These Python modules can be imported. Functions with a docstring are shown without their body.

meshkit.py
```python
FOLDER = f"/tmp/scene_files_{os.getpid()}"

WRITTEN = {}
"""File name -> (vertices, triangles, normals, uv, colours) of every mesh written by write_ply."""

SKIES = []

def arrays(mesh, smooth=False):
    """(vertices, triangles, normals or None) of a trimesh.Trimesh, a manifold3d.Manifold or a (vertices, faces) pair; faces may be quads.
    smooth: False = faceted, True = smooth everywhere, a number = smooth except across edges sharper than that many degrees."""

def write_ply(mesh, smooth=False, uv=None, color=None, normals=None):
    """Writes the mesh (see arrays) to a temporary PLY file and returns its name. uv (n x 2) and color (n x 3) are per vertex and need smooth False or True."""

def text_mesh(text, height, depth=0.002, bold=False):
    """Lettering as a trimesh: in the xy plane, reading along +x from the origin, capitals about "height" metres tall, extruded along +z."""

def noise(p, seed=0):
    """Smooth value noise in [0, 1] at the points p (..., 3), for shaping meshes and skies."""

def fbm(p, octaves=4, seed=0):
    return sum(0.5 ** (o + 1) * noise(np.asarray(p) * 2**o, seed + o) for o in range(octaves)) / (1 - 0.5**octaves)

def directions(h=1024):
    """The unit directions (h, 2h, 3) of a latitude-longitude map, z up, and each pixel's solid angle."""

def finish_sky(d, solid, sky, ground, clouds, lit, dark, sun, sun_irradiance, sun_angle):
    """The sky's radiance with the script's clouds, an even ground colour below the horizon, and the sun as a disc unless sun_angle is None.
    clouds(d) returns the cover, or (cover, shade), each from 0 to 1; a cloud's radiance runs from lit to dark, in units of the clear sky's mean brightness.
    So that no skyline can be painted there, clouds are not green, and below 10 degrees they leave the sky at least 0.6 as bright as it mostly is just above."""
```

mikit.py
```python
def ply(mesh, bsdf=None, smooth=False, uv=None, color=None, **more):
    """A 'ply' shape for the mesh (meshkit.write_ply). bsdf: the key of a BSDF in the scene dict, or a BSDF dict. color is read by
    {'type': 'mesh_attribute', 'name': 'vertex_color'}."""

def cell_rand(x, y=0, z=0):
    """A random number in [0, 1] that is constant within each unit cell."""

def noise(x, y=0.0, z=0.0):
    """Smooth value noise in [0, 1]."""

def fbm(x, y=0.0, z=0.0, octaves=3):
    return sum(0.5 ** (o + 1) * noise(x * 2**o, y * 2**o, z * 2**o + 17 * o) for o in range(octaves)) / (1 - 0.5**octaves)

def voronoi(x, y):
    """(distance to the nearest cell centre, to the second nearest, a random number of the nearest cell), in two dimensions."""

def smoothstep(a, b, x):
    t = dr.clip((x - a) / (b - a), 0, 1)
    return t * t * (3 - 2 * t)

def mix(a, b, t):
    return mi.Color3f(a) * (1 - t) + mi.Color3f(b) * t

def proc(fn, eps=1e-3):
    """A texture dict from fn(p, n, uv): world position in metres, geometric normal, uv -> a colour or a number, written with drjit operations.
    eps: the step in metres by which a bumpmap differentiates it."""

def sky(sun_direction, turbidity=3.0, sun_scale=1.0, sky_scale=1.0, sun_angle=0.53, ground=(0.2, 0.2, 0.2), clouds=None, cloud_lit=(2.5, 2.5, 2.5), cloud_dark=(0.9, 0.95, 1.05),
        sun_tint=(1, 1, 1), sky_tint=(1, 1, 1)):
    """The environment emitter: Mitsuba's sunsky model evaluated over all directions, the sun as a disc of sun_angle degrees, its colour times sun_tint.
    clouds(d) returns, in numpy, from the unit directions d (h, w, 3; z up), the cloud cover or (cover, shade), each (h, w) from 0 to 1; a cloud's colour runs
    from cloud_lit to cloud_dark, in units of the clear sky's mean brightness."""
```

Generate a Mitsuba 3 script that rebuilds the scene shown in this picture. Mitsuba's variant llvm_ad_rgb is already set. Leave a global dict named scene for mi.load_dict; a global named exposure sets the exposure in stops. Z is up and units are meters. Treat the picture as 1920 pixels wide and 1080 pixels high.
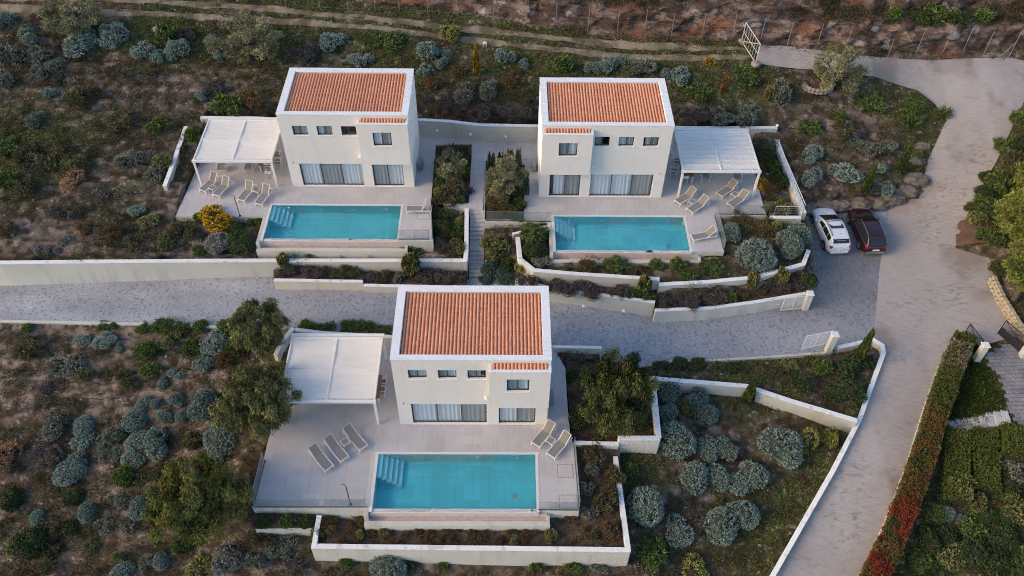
import math, random
import numpy as np, trimesh, shapely
from shapely.geometry import Polygon, LineString, Point
from scipy.interpolate import RBFInterpolator
from scipy.spatial import Delaunay
import drjit as dr, mitsuba as mi, mikit, meshkit
from mikit import noise, fbm, voronoi, cell_rand, smoothstep, mix
T = mi.ScalarTransform4f
CAM = {'o': [1.8982, -30.8299, 47.0924], 'f': [0.010222, 0.673116, -0.739466], 'u': [-0.004555, 0.739529, 0.67311], 'fov': 62.0125}
SUN, SKYS, EXPO = 0.27, 1.15, 2.95
CAM_ROW = [(-7.569, -6.645, -1.15), (4.425, -7.456, -1.15)]
scene, labels = {}, {}
# ---------------------------------------------------------------- camera, sky, exposure
_o, _f = np.array(CAM['o']), np.array(CAM['f'])
scene['camera'] = {'type': 'perspective', 'fov': CAM['fov'], 'fov_axis': 'x', 'near_clip': 0.5, 'far_clip': 2000.0,
                   'to_world': T().look_at(origin=list(_o), target=list(_o + _f), up=CAM['u'])}
scene['sky'] = mikit.sky((-0.80, -0.26, 0.44), turbidity=4, sun_scale=SUN, sky_scale=SKYS, sun_angle=30, sun_tint=(1.0, 0.87, 0.74), sky_tint=(1.01, 0.98, 0.99))
exposure = EXPO
# measured layout: world metres, x right, y uphill, z up; the lower villa stands at the origin
L = {'E2_pts': [(12.858, 4.941, 0.08), (18.796, 5.045, 0.1), (24.465, 5.554, 0.2), (27.564, 6.167, 0.4), (12.571, 4.048, 0.05), (18.52, 3.587, 0.1), (21.226, 2.519, 0.0), (25.357, 1.014, -0.1)],
 'L_pts': [(-57.95, 9.271, -1.0), (-34.278, 8.661, -0.3), (-22.574, 8.19, 0.1), (-15.659, 7.848, 0.2), (-13.766, 5.747, 0.2), (-32.169, 1.208, -2.3), (-21.191, 0.985, -1.9), (-29.573, -8.118, -4.9), (-44.171, -5.425, -4.6),
 (-13.641, -5.588, -1.3), (-14.575, -2.123, -0.8), (-13.666, 0.797, -0.3), (-9.83, -8.32, -2.7), (0.562, -8.915, -3.0), (9.761, -8.679, -2.9), (-15.794, -8.671, -3.6), (0.673, -15.19, -4.5), (-18.098, -14.729, -6.0),
 (-23.699, 4.611, -0.8), (-27.203, -4.037, -3.6), (-19.883, -4.551, -2.6), (9.771, -1.873, -1.1), (12.554, 2.81, -0.9), (14.963, 3.041, -0.9), (21.185, 1.323, -0.9), (25.152, 0.556, -1.0), (21.19, -2.667, -1.7),
 (18.261, -8.468, -3.2), (10.142, -6.465, -2.3), (14.224, -3.015, -1.8), (15.604, -6.209, -2.8), (13.329, -12.192, -4.5), (-11.537, -6.547, -1.5), (4.017, 5.91, 0.1)],
 'R_pts': [(46.996, 33.171, 6.5), (45.447, 28.623, 5.3), (41.557, 22.73, 3.8), (39.238, 19.681, 2.5), (37.587, 17.153, 1.7), (38.627, 14.731, 1.5), (38.477, 10.03, 1.3), (38.401, 8.177, 1.1), (34.899, 5.903, 0.6),
 (32.815, 4.957, 0.3), (30.531, 0.379, -0.7), (27.187, -4.822, -1.9), (24.382, -8.844, -3.1), (42.213, 17.737, 2.6), (43.336, 22.255, 4.2), (40.18, 11.782, 1.7), (37.282, 3.163, 0.3), (33.886, 1.325, -0.2),
 (35.837, -1.582, -0.8), (30.988, -4.761, -2.0), (34.47, -6.472, -2.2), (33.849, -8.877, -3.0), (28.374, -8.796, -3.2), (54.942, 12.2, 2.5), (47.244, -6.45, -2.2), (18.853, -17.596, -6.0)],
 'U_pts': [(-57.644, 12.389, 2.3), (-34.999, 13.066, 2.1), (-23.399, 13.244, 2.0), (-16.527, 13.933, 1.8), (-23.012, 16.852, 2.55), (-19.281, 16.274, 2.4), (-38.0, 22.217, 3.6), (-40.74, 30.822, 5.2), (-54.659, 22.058, 3.6),
 (-62.146, 39.554, 7.5), (-29.691, 22.419, 3.5), (-28.275, 17.064, 2.7), (-31.769, 15.126, 2.3), (-26.091, 25.238, 4.0), (-23.671, 20.874, 3.2), (-23.649, 23.699, 3.6), (-22.482, 26.81, 4.35), (-17.888, 28.04, 4.4),
 (-11.702, 32.984, 5.6), (-5.393, 27.063, 4.3), (-0.092, 26.819, 4.2), (4.535, 26.357, 4.15), (15.331, 26.328, 4.15), (24.634, 26.427, 4.15), (4.412, 33.192, 5.6), (-28.57, 37.095, 6.6), (-43.689, 40.384, 7.2),
 (-29.051, 39.39, 7.1), (-9.72, 37.304, 6.9), (4.428, 35.383, 6.6), (22.383, 33.674, 6.5), (-33.188, 40.548, 7.2), (-20.479, 39.521, 7.1), (4.451, 36.792, 6.8), (25.716, 23.316, 3.2), (25.392, 19.402, 1.8),
 (29.812, 20.149, 1.9), (33.874, 20.825, 1.9), (30.357, 23.483, 3.1), (35.038, 20.868, 1.7), (37.976, 27.083, 4.2), (32.569, 31.137, 5.7), (29.325, 31.283, 6.0), (35.695, 28.46, 4.8), (24.706, 31.075, 6.1),
 (36.956, 24.605, 2.8), (17.936, 30.458, 5.4), (-10.215, 13.951, 1.6), (-15.752, 13.863, 1.65), (-3.847, 13.995, 1.6), (-2.395, 17.705, 2.3), (-2.259, 14.245, 1.7), (-3.115, 15.462, 1.9), (4.143, 15.342, 2.35),
 (4.283, 12.42, 2.2), (9.893, 11.639, 2.1), (13.782, 11.664, 2.1), (17.349, 12.063, 2.1), (18.378, 16.082, 2.3), (22.459, 16.113, 2.3), (23.54, 13.471, 2.1), (24.887, 23.922, 2.7), (22.761, 17.885, 2.6),
 (1.53, 15.58, 2.1), (0.952, 12.557, 0.6), (1.742, 13.643, 1.2), (25.429, 35.073, 6.6), (36.805, 33.866, 6.5), (46.168, 33.991, 6.5), (2.565, 37.76, 7.0), (61.208, 35.898, 6.5), (51.493, 37.691, 8.5)],
 'abed_pts': [(6.62, -1.578, -0.3), (9.04, -1.509, -0.4), (7.091, -5.754, -0.9), (9.063, -5.75, -0.9), (7.008, -7.383, -1.15), (9.245, -7.575, -1.1), (5.757, -6.516, -1.15), (-5.904, -7.06, -1.15), (-9.126, -7.065, -1.15)],
 'ac': [(-4.975, 22.699, 2.75), (4.364, 22.519, 2.75), (5.147, 1.849, 0.0)],
 'bank': [(-61.298, 46.412, 7.0), (-30.581, 44.876, 7.0), (-21.235, 43.228, 7.0), (-10.009, 40.138, 7.0), (-2.708, 39.043, 7.0), (4.454, 37.251, 7.0), (13.753, 35.631, 7.0), (22.97, 34.901, 7.0), (31.997, 33.841, 7.0),
 (38.795, 33.433, 7.0), (45.891, 33.862, 7.0), (55.407, 34.327, 7.0), (75.921, 37.034, 7.0)],
 'bankveg': [(6.144, 2.4, 0.8, 'scrub'), (9.763, 3.0, 0.7, 'olive'), (12.301, 3.0, 1.1, 'dark'), (14.979, 2.4, 0.6, 'scrub'), (17.161, 3.4, 1.2, 'dark'), (17.934, 2.4, 0.6, 'olive'), (23.401, 2.3, 0.8, 'scrub'),
 (32.092, 5.0, 1.2, 'dark'), (33.469, 5.4, 1.2, 'dark'), (36.224, 2.3, 1.1, 'green'), (37.603, 2.2, 1.3, 'dark'), (39.214, 2.4, 1.5, 'green'), (40.826, 2.2, 1.4, 'dark'), (42.439, 2.3, 1.2, 'green'),
 (44.515, 5.2, 1.5, 'dark'), (45.901, 5.5, 1.4, 'green')],
 'bare': [(-27.803, 5.67, 6), (-30.939, 4.876, 5), (-22.405, 3.397, 5), (-32.597, 6.838, 5), (-24.943, 6.397, 4), (-21.761, 29.839, 4), (-34.58, 27.945, 4), (-33.351, 15.114, 3), (-24.564, 18.579, 3), (-1.117, 32.611, 3),
 (29.921, 27.145, 3.5), (15.737, 0.655, 3), (12.498, -3.02, 3), (7.325, -7.407, 2), (-23.634, -2.265, 2.5), (-12.088, 32.32, 3)],
 'beds': {'abed': [(6.431, -1.261, -0.3), (9.405, -1.269, -0.4), (9.601, -8.219, -1.1), (-9.467, -7.988, -1.15), (-9.422, -5.898, -1.1), (-6.284, -6.538, -1.15), (4.84, -6.543, -1.1), (5.0, -5.726, -1.1), (6.635, -5.683, -0.9)],
 'atree': [(6.266, 5.556, -0.4), (8.496, 5.379, -0.4), (12.425, 4.472, -0.4), (12.23, -0.778, -0.4), (9.419, -1.109, -0.4), (6.371, -1.198, -0.4)],
 'pb1': [(-15.185, 12.894, 1.0), (-8.592, 13.047, 1.0), (-8.437, 11.695, 1.0), (-14.976, 11.761, 1.0)],
 'pb2': [(-8.585, 13.128, 0.8), (-0.812, 13.179, 0.8), (-0.752, 11.288, 0.8), (-8.394, 11.453, 0.8)],
 'pc1': [(2.771, 12.313, 1.45), (7.214, 11.537, 1.45), (13.222, 10.783, 1.45), (12.76, 9.489, 1.45), (5.234, 10.681, 1.45), (2.765, 11.35, 1.45)],
 'pc2': [(12.947, 9.755, 1.15), (16.849, 10.293, 1.15), (20.439, 10.785, 1.15), (24.46, 12.087, 1.15), (24.08, 10.493, 1.15), (20.233, 9.746, 1.15), (16.66, 9.114, 1.15), (12.769, 8.891, 1.15)],
 'strip': [(-13.469, -5.819, -0.72), (-9.44, -5.811, -0.72), (-9.399, -6.934, -0.72), (-13.1, -7.009, -0.72)]},
 'bould': [(26.573, 19.77, 0.9), (27.812, 19.907, 0.9), (29.212, 19.982, 0.9), (30.613, 20.057, 0.9), (32.08, 20.196, 0.9), (33.349, 20.526, 0.9), (34.534, 21.117, 0.9), (35.465, 21.975, 0.9), (35.183, 21.946, 1.9),
 (35.903, 23.629, 1.9), (36.531, 25.016, 1.9), (34.306, 20.828, 1.9), (26.981, 19.935, 1.9), (28.494, 20.011, 1.9), (29.742, 19.895, 1.9)],
 'box': (0.187, 34.863, 6.2),
 'brick_pad': [(37.403, 18.045, 1.6), (39.547, 17.484, 1.8), (38.846, 15.307, 1.5), (36.737, 15.493, 1.3)],
 'car_r': ((30.509, 17.55, 0.75), (30.544, 15.073, 0.75), (30.425, 19.523, 0.75)),
 'car_w': ((27.747, 17.581, 0.7), (27.862, 14.989, 0.7), (27.542, 19.806, 0.7)),
 'chairs': [((-6.201, 3.005, 0.45), 180), ((-6.208, 2.351, 0.45), 180), ((-20.612, 22.142, 3.2), -80), ((-18.413, 22.162, 3.2), -90), ((-16.902, 22.242, 3.2), 90), ((-16.645, 21.326, 3.2), 90), ((-16.48, 23.657, 3.2), 180),
 ((-16.224, 22.715, 3.2), 180), ((15.456, 21.817, 3.2), 0), ((16.201, 21.04, 3.2), 90), ((15.891, 23.154, 3.2), 0), ((17.939, 21.316, 3.2), -90), ((20.438, 21.338, 3.2), -90)],
 'dining': [(-6.706, 2.481, 0.75), (-17.076, 22.806, 3.5), (16.428, 21.795, 3.5)],
 'drip': [[(-33.916, 7.429, -0.6), (-30.454, 7.252, -0.6), (-24.772, 7.241, -0.55)], [(-33.453, 5.943, -0.9), (-29.052, 6.153, -0.9), (-24.567, 6.286, -0.8), (-21.174, 6.32, -0.7)],
 [(-33.007, 4.391, -1.3), (-29.266, 4.279, -1.25), (-25.505, 3.968, -1.3), (-21.811, 4.002, -1.2), (-18.14, 4.235, -1.0)], [(-32.719, 3.345, -1.6), (-28.977, 3.093, -1.6), (-25.252, 2.842, -1.6), (-23.07, 2.958, -1.5)],
 [(-33.265, 5.254, -1.1), (-30.201, 4.989, -1.1), (-26.445, 4.821, -1.1), (-22.33, 4.765, -1.0)], [(-33.664, 6.633, -0.75), (-29.528, 6.605, -0.75), (-26.094, 6.431, -0.75)],
 [(-38.242, 25.854, 4.4), (-37.831, 28.84, 5.0), (-37.946, 31.593, 5.5)], [(-35.489, 22.241, 3.6), (-32.081, 23.791, 4.0), (-27.61, 24.677, 4.15)], [(3.942, 32.523, 5.5), (-0.196, 32.633, 5.5), (-2.51, 33.103, 5.6)],
 [(25.727, 28.538, 5.2), (30.977, 27.989, 5.1), (36.477, 28.095, 4.8)], [(25.433, 26.319, 4.4), (30.651, 26.015, 4.4), (37.096, 26.48, 4.1)], [(-28.517, 18.046, 2.9), (-25.324, 18.322, 2.95), (-23.237, 18.09, 2.9)],
 [(-31.232, 16.076, 2.5), (-26.354, 15.823, 2.5), (-22.689, 15.561, 2.5)], [(-34.746, 19.819, 3.2), (-29.915, 20.178, 3.2), (-24.989, 20.349, 3.2)]],
 'driveway': [(35.231, 5.295, 0.6), (37.62, 6.43, 0.85), (40.392, 4.155, 0.8), (39.086, -3.805, -0.3), (36.143, -0.485, -0.1), (35.611, 1.264, -0.1), (35.859, 3.194, 0.25)],
 'fence': [(-17.545, 38.798, 6.75), (-14.643, 39.208, 6.75), (-12.069, 38.971, 6.75), (-9.667, 38.916, 6.75), (-7.513, 38.948, 6.75), (-4.956, 38.712, 6.75), (-2.308, 38.387, 6.75), (0.901, 37.893, 6.75), (3.751, 37.308, 6.75),
 (6.443, 36.992, 6.75), (9.257, 36.592, 6.75), (11.818, 36.191, 6.75), (14.222, 36.225, 6.75), (16.514, 35.736, 6.75), (19.155, 35.514, 6.75), (21.741, 35.292, 6.75), (24.224, 35.069, 6.75), (26.502, 34.59, 6.75),
 (29.009, 34.37, 6.75), (31.44, 34.067, 6.75), (34.866, 33.114, 6.75), (37.453, 33.562, 6.75), (39.807, 33.677, 6.75), (41.56, 33.784, 6.75), (43.442, 33.726, 6.75), (45.662, 33.589, 6.75)],
 'fence_h': 2.37,
 'gate_black': [[(34.218, 6.878, 0.75), (34.614, 5.448, 0.7)], [(36.679, 7.018, 0.95), (37.536, 5.446, 0.9)]],
 'gate_lane': [(22.678, 5.844, 0.3), (24.585, 6.311, 0.32)],
 'gate_lane_post': [(24.549, 5.853, 0.3), 2.3000847474009576],
 'gate_pl': [(22.058, 9.669, 0.25), (23.684, 9.841, 0.3)],
 'gate_pl_post': [(23.88, 9.842, 0.3)],
 'gate_post_r': [(34.623, 5.06, 0.6), (37.775, 5.214, 0.9)],
 'gate_top': [(22.645, 35.206, 6.6), (23.25, 31.966, 6.5)],
 'glass': [([(-13.095, -5.949, 0.0), (-6.284, -5.935, 0.0)], 4), ([(4.065, -6.09, 0.0), (6.516, -6.12, 0.0)], 2), ([(6.55, -6.085, 0.0), (6.467, -1.527, 0.0)], 3), ([(-13.116, -5.843, 0.0), (-13.046, -2.676, 0.0)], 2),
 ([(-5.968, 14.344, 2.75), (-3.6, 14.361, 2.75)], 2), ([(-3.364, 14.363, 2.75), (-3.735, 18.542, 2.75)], 3), ([(0.554, 16.409, 2.75), (5.486, 16.33, 2.75)], 3), ([(18.121, 17.262, 2.75), (22.054, 17.233, 2.75)], 2),
 ([(18.061, 17.141, 2.75), (18.116, 13.4, 2.75)], 3)],
 'grassy': [(-27.723, 37.658, 5), (-16.375, 37.653, 6), (-6.78, 35.657, 6), (4.414, 34.43, 6), (13.596, 33.202, 6), (20.298, 31.817, 5), (22.219, -4.674, 3.5), (19.781, -7.22, 4), (23.331, -2.328, 2), (18.719, 3.503, 2.5),
 (36.64, 28.708, 3), (36.573, 26.019, 2.5), (35.702, 23.028, 2), (-35.892, 23.752, 4), (34.068, 3.222, 4), (33.653, -0.564, 4), (26.964, -7.606, 4), (42.424, 24.284, 4), (40.97, 21.878, 3), (39.367, 19.569, 3),
 (38.517, 17.747, 2.5), (44.393, 26.802, 3), (23.505, -1.314, 2.5), (20.713, -5.626, 3.5), (18.561, -6.562, 3), (10.805, -2.145, 2), (-10.189, 13.853, 2), (9.042, -2.541, 2)],
 'hatch': [[(5.35, -2.969, 0.0), (6.324, -2.966, 0.0), (6.308, -3.909, 0.0), (5.346, -3.912, 0.0)], [(5.364, -5.087, 0.0), (6.476, -5.085, 0.0), (6.459, -5.979, 0.0), (5.36, -5.981, 0.0)],
 [(-4.707, 17.139, 2.75), (-3.732, 17.147, 2.75), (-3.736, 16.553, 2.75), (-4.705, 16.545, 2.75)], [(-4.741, 15.379, 2.75), (-3.744, 15.386, 2.75), (-3.686, 14.473, 2.75), (-4.714, 14.466, 2.75)]],
 'hedge': [(33.881, 6.214, 0.62), (32.686, 4.534, 0.25), (30.821, 1.415, -0.35), (28.861, -2.184, -1.15), (27.046, -5.217, -1.85), (25.371, -7.828, -2.7), (23.859, -9.761, -3.3), (20.573, -13.989, -4.6)],
 'hedges2': [[[(31.667, -0.239, -0.7), (30.479, -4.741, -1.9)], 0.82, 0.8], [[(33.424, -0.237, -0.5), (32.648, -4.095, -1.7)], 0.8, 0.7], [[(35.345, -0.071, -0.3), (34.714, -2.356, -0.7)], 0.8, 0.6]],
 'kerb_l': [(-34.203, 8.635, -0.15), (-28.372, 8.441, 0.0), (-22.533, 8.124, 0.18), (-16.779, 7.818, 0.23), (-15.638, 7.775, 0.23)],
 'kerb_r': [(12.851, 4.972, 0.16), (18.831, 5.34, 0.2), (24.492, 5.648, 0.32)],
 'lamp_c': (24.321, 26.014, 4.35),
 'lawn': [(33.692, 5.333, 0.3), (35.316, 4.583, 0.2), (35.552, 1.408, 0.0), (31.361, 0.718, -0.7), (31.319, 1.451, -0.4), (33.089, 4.573, 0.2)],
 'lights': [(-34.34, 12.325, 0.2), (-31.296, 12.414, 0.3), (-29.195, 12.473, 0.6), (-25.783, 12.657, 0.6), (-24.352, 12.736, 0.7), (-19.489, 12.971, 0.6), (-13.25, 11.743, 0.8), (-10.259, 11.655, 0.8), (-7.211, 11.355, 0.8),
 (7.678, 9.483, 0.9), (10.541, 9.13, 0.8), (13.531, 9.05, 0.5), (16.339, 9.132, 0.6), (19.059, 9.452, 0.6), (21.781, 9.909, 0.8), (-3.627, 26.352, 3.6), (-0.874, 25.88, 3.6), (2.031, 25.626, 3.6)],
 'loungers': [(-8.84, -3.48, 0, 131.4, 30), (-7.98, -2.81, 0, 130.7, 30), (-6.88, -1.99, 0, 131.7, 30), (3.97, -1.72, 0, 52.0, 42), (4.91, -2.52, 0, 50.6, 42), (-21.53, 19.32, 2.75, 61.9, 55), (-20.35, 18.78, 2.75, 66.6, 55),
 (-18.32, 18.24, 2.75, 70.2, 58), (-16.89, 17.8, 2.75, 72.8, 58), (-5.52, 17.39, 2.75, 0.5, 65), (15.27, 18.3, 2.75, 37.5, 45), (16.09, 17.34, 2.75, 37.2, 45), (18.66, 19.18, 2.75, 38.4, 45),
 (19.31, 17.96, 2.75, 38.9, 45), (15.85, 14.38, 2.75, 14.6, 48)],
 'pav_steps': [(31.508, 0.737, -0.6), (35.573, 1.349, -0.1), (35.476, 0.278, -0.2), (31.529, -0.083, -0.75)],
 'perg': {'A': [(-6.179, 0.003, 0.0), (-12.206, 0.188, 0.0)], 'B': [(-15.895, 20.189, 2.75), (-21.843, 20.264, 2.75)], 'C': [(15.539, 19.387, 2.75), (21.445, 19.374, 2.75)]},
 'plant1': [(-3.76, 25.528, 2.75), (-0.757, 25.699, 2.75), (-0.799, 18.382, 2.75), (-3.724, 18.358, 2.75)],
 'plant2': [(0.413, 24.659, 2.75), (3.619, 24.69, 2.75), (3.427, 16.55, 2.75), (0.471, 16.527, 2.75)],
 'poles': [((-7.287, -5.76, 0.0), 2.2552198450651475), ((-18.104, 16.794, 2.75), 4.739515892577642)],
 'poly_cobble': [(-73.751, 15.069, -0.8), (-52.311, 13.336, -0.6), (-35.738, 12.539, -0.1), (-23.828, 12.881, 0.2), (-15.352, 13.219, 0.25), (-15.072, 12.13, 0.25), (-8.581, 12.171, 0.25), (-0.826, 11.896, 0.25),
 (-0.482, 12.365, 0.27), (0.394, 12.371, 0.27), (2.867, 12.459, 0.25), (5.299, 11.02, 0.2), (12.979, 9.798, 0.1), (16.932, 9.675, 0.15), (24.063, 10.622, 0.3), (24.516, 11.586, 0.35), (25.699, 15.171, 0.5),
 (26.018, 19.578, 0.55), (26.266, 19.896, 0.55), (34.219, 20.864, 0.95), (33.087, 20.123, 0.8), (30.522, 13.856, 0.6), (27.91, 6.622, 0.55), (25.385, 6.157, 0.4), (24.612, 5.806, 0.3), (13.254, 5.19, 0.12),
 (8.945, 4.594, 0.15), (8.82, 6.424, 0.2), (5.339, 6.55, 0.2), (-5.789, 7.565, 0.25), (-15.698, 8.045, 0.2), (-22.602, 8.347, 0.15), (-34.301, 8.827, -0.2), (-50.044, 9.213, -0.7), (-69.814, 9.527, -1.2)],
 'poly_concrete': [(24.135, 35.046, 6.5), (29.452, 34.187, 6.5), (33.031, 33.558, 6.4), (39.451, 33.219, 6.3), (45.881, 33.635, 6.3), (48.618, 32.836, 6.2), (47.917, 30.527, 5.6), (45.551, 28.765, 5.2), (41.74, 22.977, 3.6),
 (39.406, 19.907, 2.3), (37.661, 17.364, 1.5), (36.651, 15.427, 1.25), (38.746, 14.176, 1.2), (38.461, 11.257, 1.1), (38.329, 8.36, 1.0), (39.757, 6.321, 1.0), (37.775, 6.815, 0.85), (35.006, 6.077, 0.68),
 (33.287, 5.488, 0.52), (31.151, 2.726, -0.05), (28.583, -1.8, -1.0), (26.803, -4.744, -1.7), (24.01, -8.888, -3.0), (18.853, -17.596, -6.0), (11.273, -17.589, -6.0), (18.322, -8.939, -2.9),
 (23.224, -2.562, -1.2), (25.63, 0.65, -0.5), (28.409, 5.715, 0.5), (27.91, 6.622, 0.55), (30.522, 13.856, 0.6), (33.087, 20.123, 0.8), (34.219, 20.864, 0.95), (35.445, 20.741, 1.3), (36.882, 24.159, 2.6),
 (38.972, 27.522, 4.1), (38.259, 29.006, 4.7), (37.016, 30.199, 5.2), (33.472, 31.325, 5.9), (29.852, 31.785, 6.2), (23.405, 32.291, 6.5)],
 'poly_track': [(-54.05, 42.139, 7.3), (-33.509, 41.486, 7.1), (-20.665, 40.349, 7.0), (-9.863, 38.653, 6.9), (4.452, 36.695, 6.7), (16.126, 35.459, 6.6), (22.55, 34.693, 6.6), (23.348, 32.698, 6.5), (13.562, 33.226, 6.5),
 (4.408, 34.27, 6.5), (-4.915, 35.683, 6.6), (-16.332, 37.289, 6.8), (-32.516, 38.142, 7.0), (-52.519, 38.855, 7.2)],
 'pool_A': [-5.956, 3.984, -5.979, -2.228, 0.0],
 'pool_B': [-15.887, -6.001, 14.462, 18.054, 2.75],
 'pool_C': [5.751, 15.63, 13.408, 16.963, 2.75],
 'rail_c': [(24.053, 23.945, 3.45), (24.824, 17.315, 2.75)],
 'rail_cf': [(22.576, 17.177, 2.75), (24.508, 17.193, 2.75)],
 'right_wall': [(37.924, 11.754, 1.6), (37.889, 9.804, 1.55), (38.07, 8.084, 1.5), (38.312, 5.993, 1.4)],
 'ring': (28.36, 30.126, 5.5),
 'road_pts': [(-52.311, 13.336, -0.6), (-50.044, 9.213, -0.7), (-35.48, 11.894, -0.1), (-34.321, 8.877, -0.2), (-23.694, 12.392, 0.2), (-22.602, 8.347, 0.15), (-15.43, 12.779, 0.25), (-14.556, 8.034, 0.22), (-6.068, 10.698, 0.25),
 (-5.798, 7.663, 0.25), (0.19, 10.735, 0.25), (5.348, 6.79, 0.2), (5.452, 9.772, 0.2), (12.949, 8.882, 0.1), (12.545, 5.466, 0.12), (23.555, 9.788, 0.3), (23.786, 5.943, 0.3), (26.684, 19.836, 0.55),
 (29.776, 18.557, 0.6), (27.645, 10.676, 0.5), (32.778, 20.248, 0.8), (28.024, 6.623, 0.55), (35.317, 20.611, 1.3), (37.644, 17.666, 1.5), (33.401, 10.488, 0.75), (38.65, 14.458, 1.2), (38.637, 10.208, 1.1),
 (38.481, 8.261, 1.0), (35.094, 6.538, 0.7), (38.752, 7.523, 1.0), (36.882, 24.159, 2.6), (39.406, 19.907, 2.3), (38.592, 27.591, 4.1), (41.74, 22.977, 3.6), (45.551, 28.765, 5.2), (37.016, 30.199, 5.2),
 (33.518, 31.485, 5.9), (29.894, 31.947, 6.2), (23.529, 32.455, 6.5), (24.255, 35.057, 6.6), (29.452, 34.187, 6.5), (33.031, 33.558, 6.4), (39.451, 33.219, 6.3), (46.115, 33.638, 6.3), (42.878, 30.808, 5.9),
 (28.405, 5.95, 0.5), (32.823, 5.736, 0.5), (25.558, 0.65, -0.5), (29.759, 0.312, -0.6), (23.155, -2.562, -1.2), (27.265, -4.238, -1.6), (18.257, -8.939, -2.9), (24.01, -8.888, -3.0), (11.273, -17.589, -6.0),
 (18.853, -17.596, -6.0)],
 'stair_low': [(-0.903, 17.772, 2.75), (0.367, 17.782, 2.75), (0.44, 12.065, 0.25), (-1.03, 12.056, 0.25)],
 'stairs': [(-0.125, 17.778, 2.75), (-0.24, 12.223, 0.25)],
 'stump': (-28.223, 35.335, 6.3),
 'tables': [(-8.107, -1.585, 0, 130.7), (4.968, -1.437, 0, 52.0), (-20.759, 19.622, 2.75, 61.9), (-17.272, 19.339, 2.75, 70.2), (16.456, 18.301, 2.75, 37.5), (19.904, 19.19, 2.75, 38.4)],
 'terr_A': [(-13.191, -5.949, 0.0), (-13.123, -1.745, 0.0), (-13.107, 2.295, 0.0), (-12.769, 6.86, 0.0), (-12.651, 7.734, 0.0), (-5.958, 7.087, 0.0), (5.456, 6.423, 0.0), (6.199, 4.603, 0.0), (6.2, 1.511, 0.0),
 (6.277, -1.209, 0.0), (6.471, -1.447, 0.0), (6.55, -6.085, 0.0), (4.017, -6.09, 0.0), (-6.2, -6.111, 0.0)],
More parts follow.
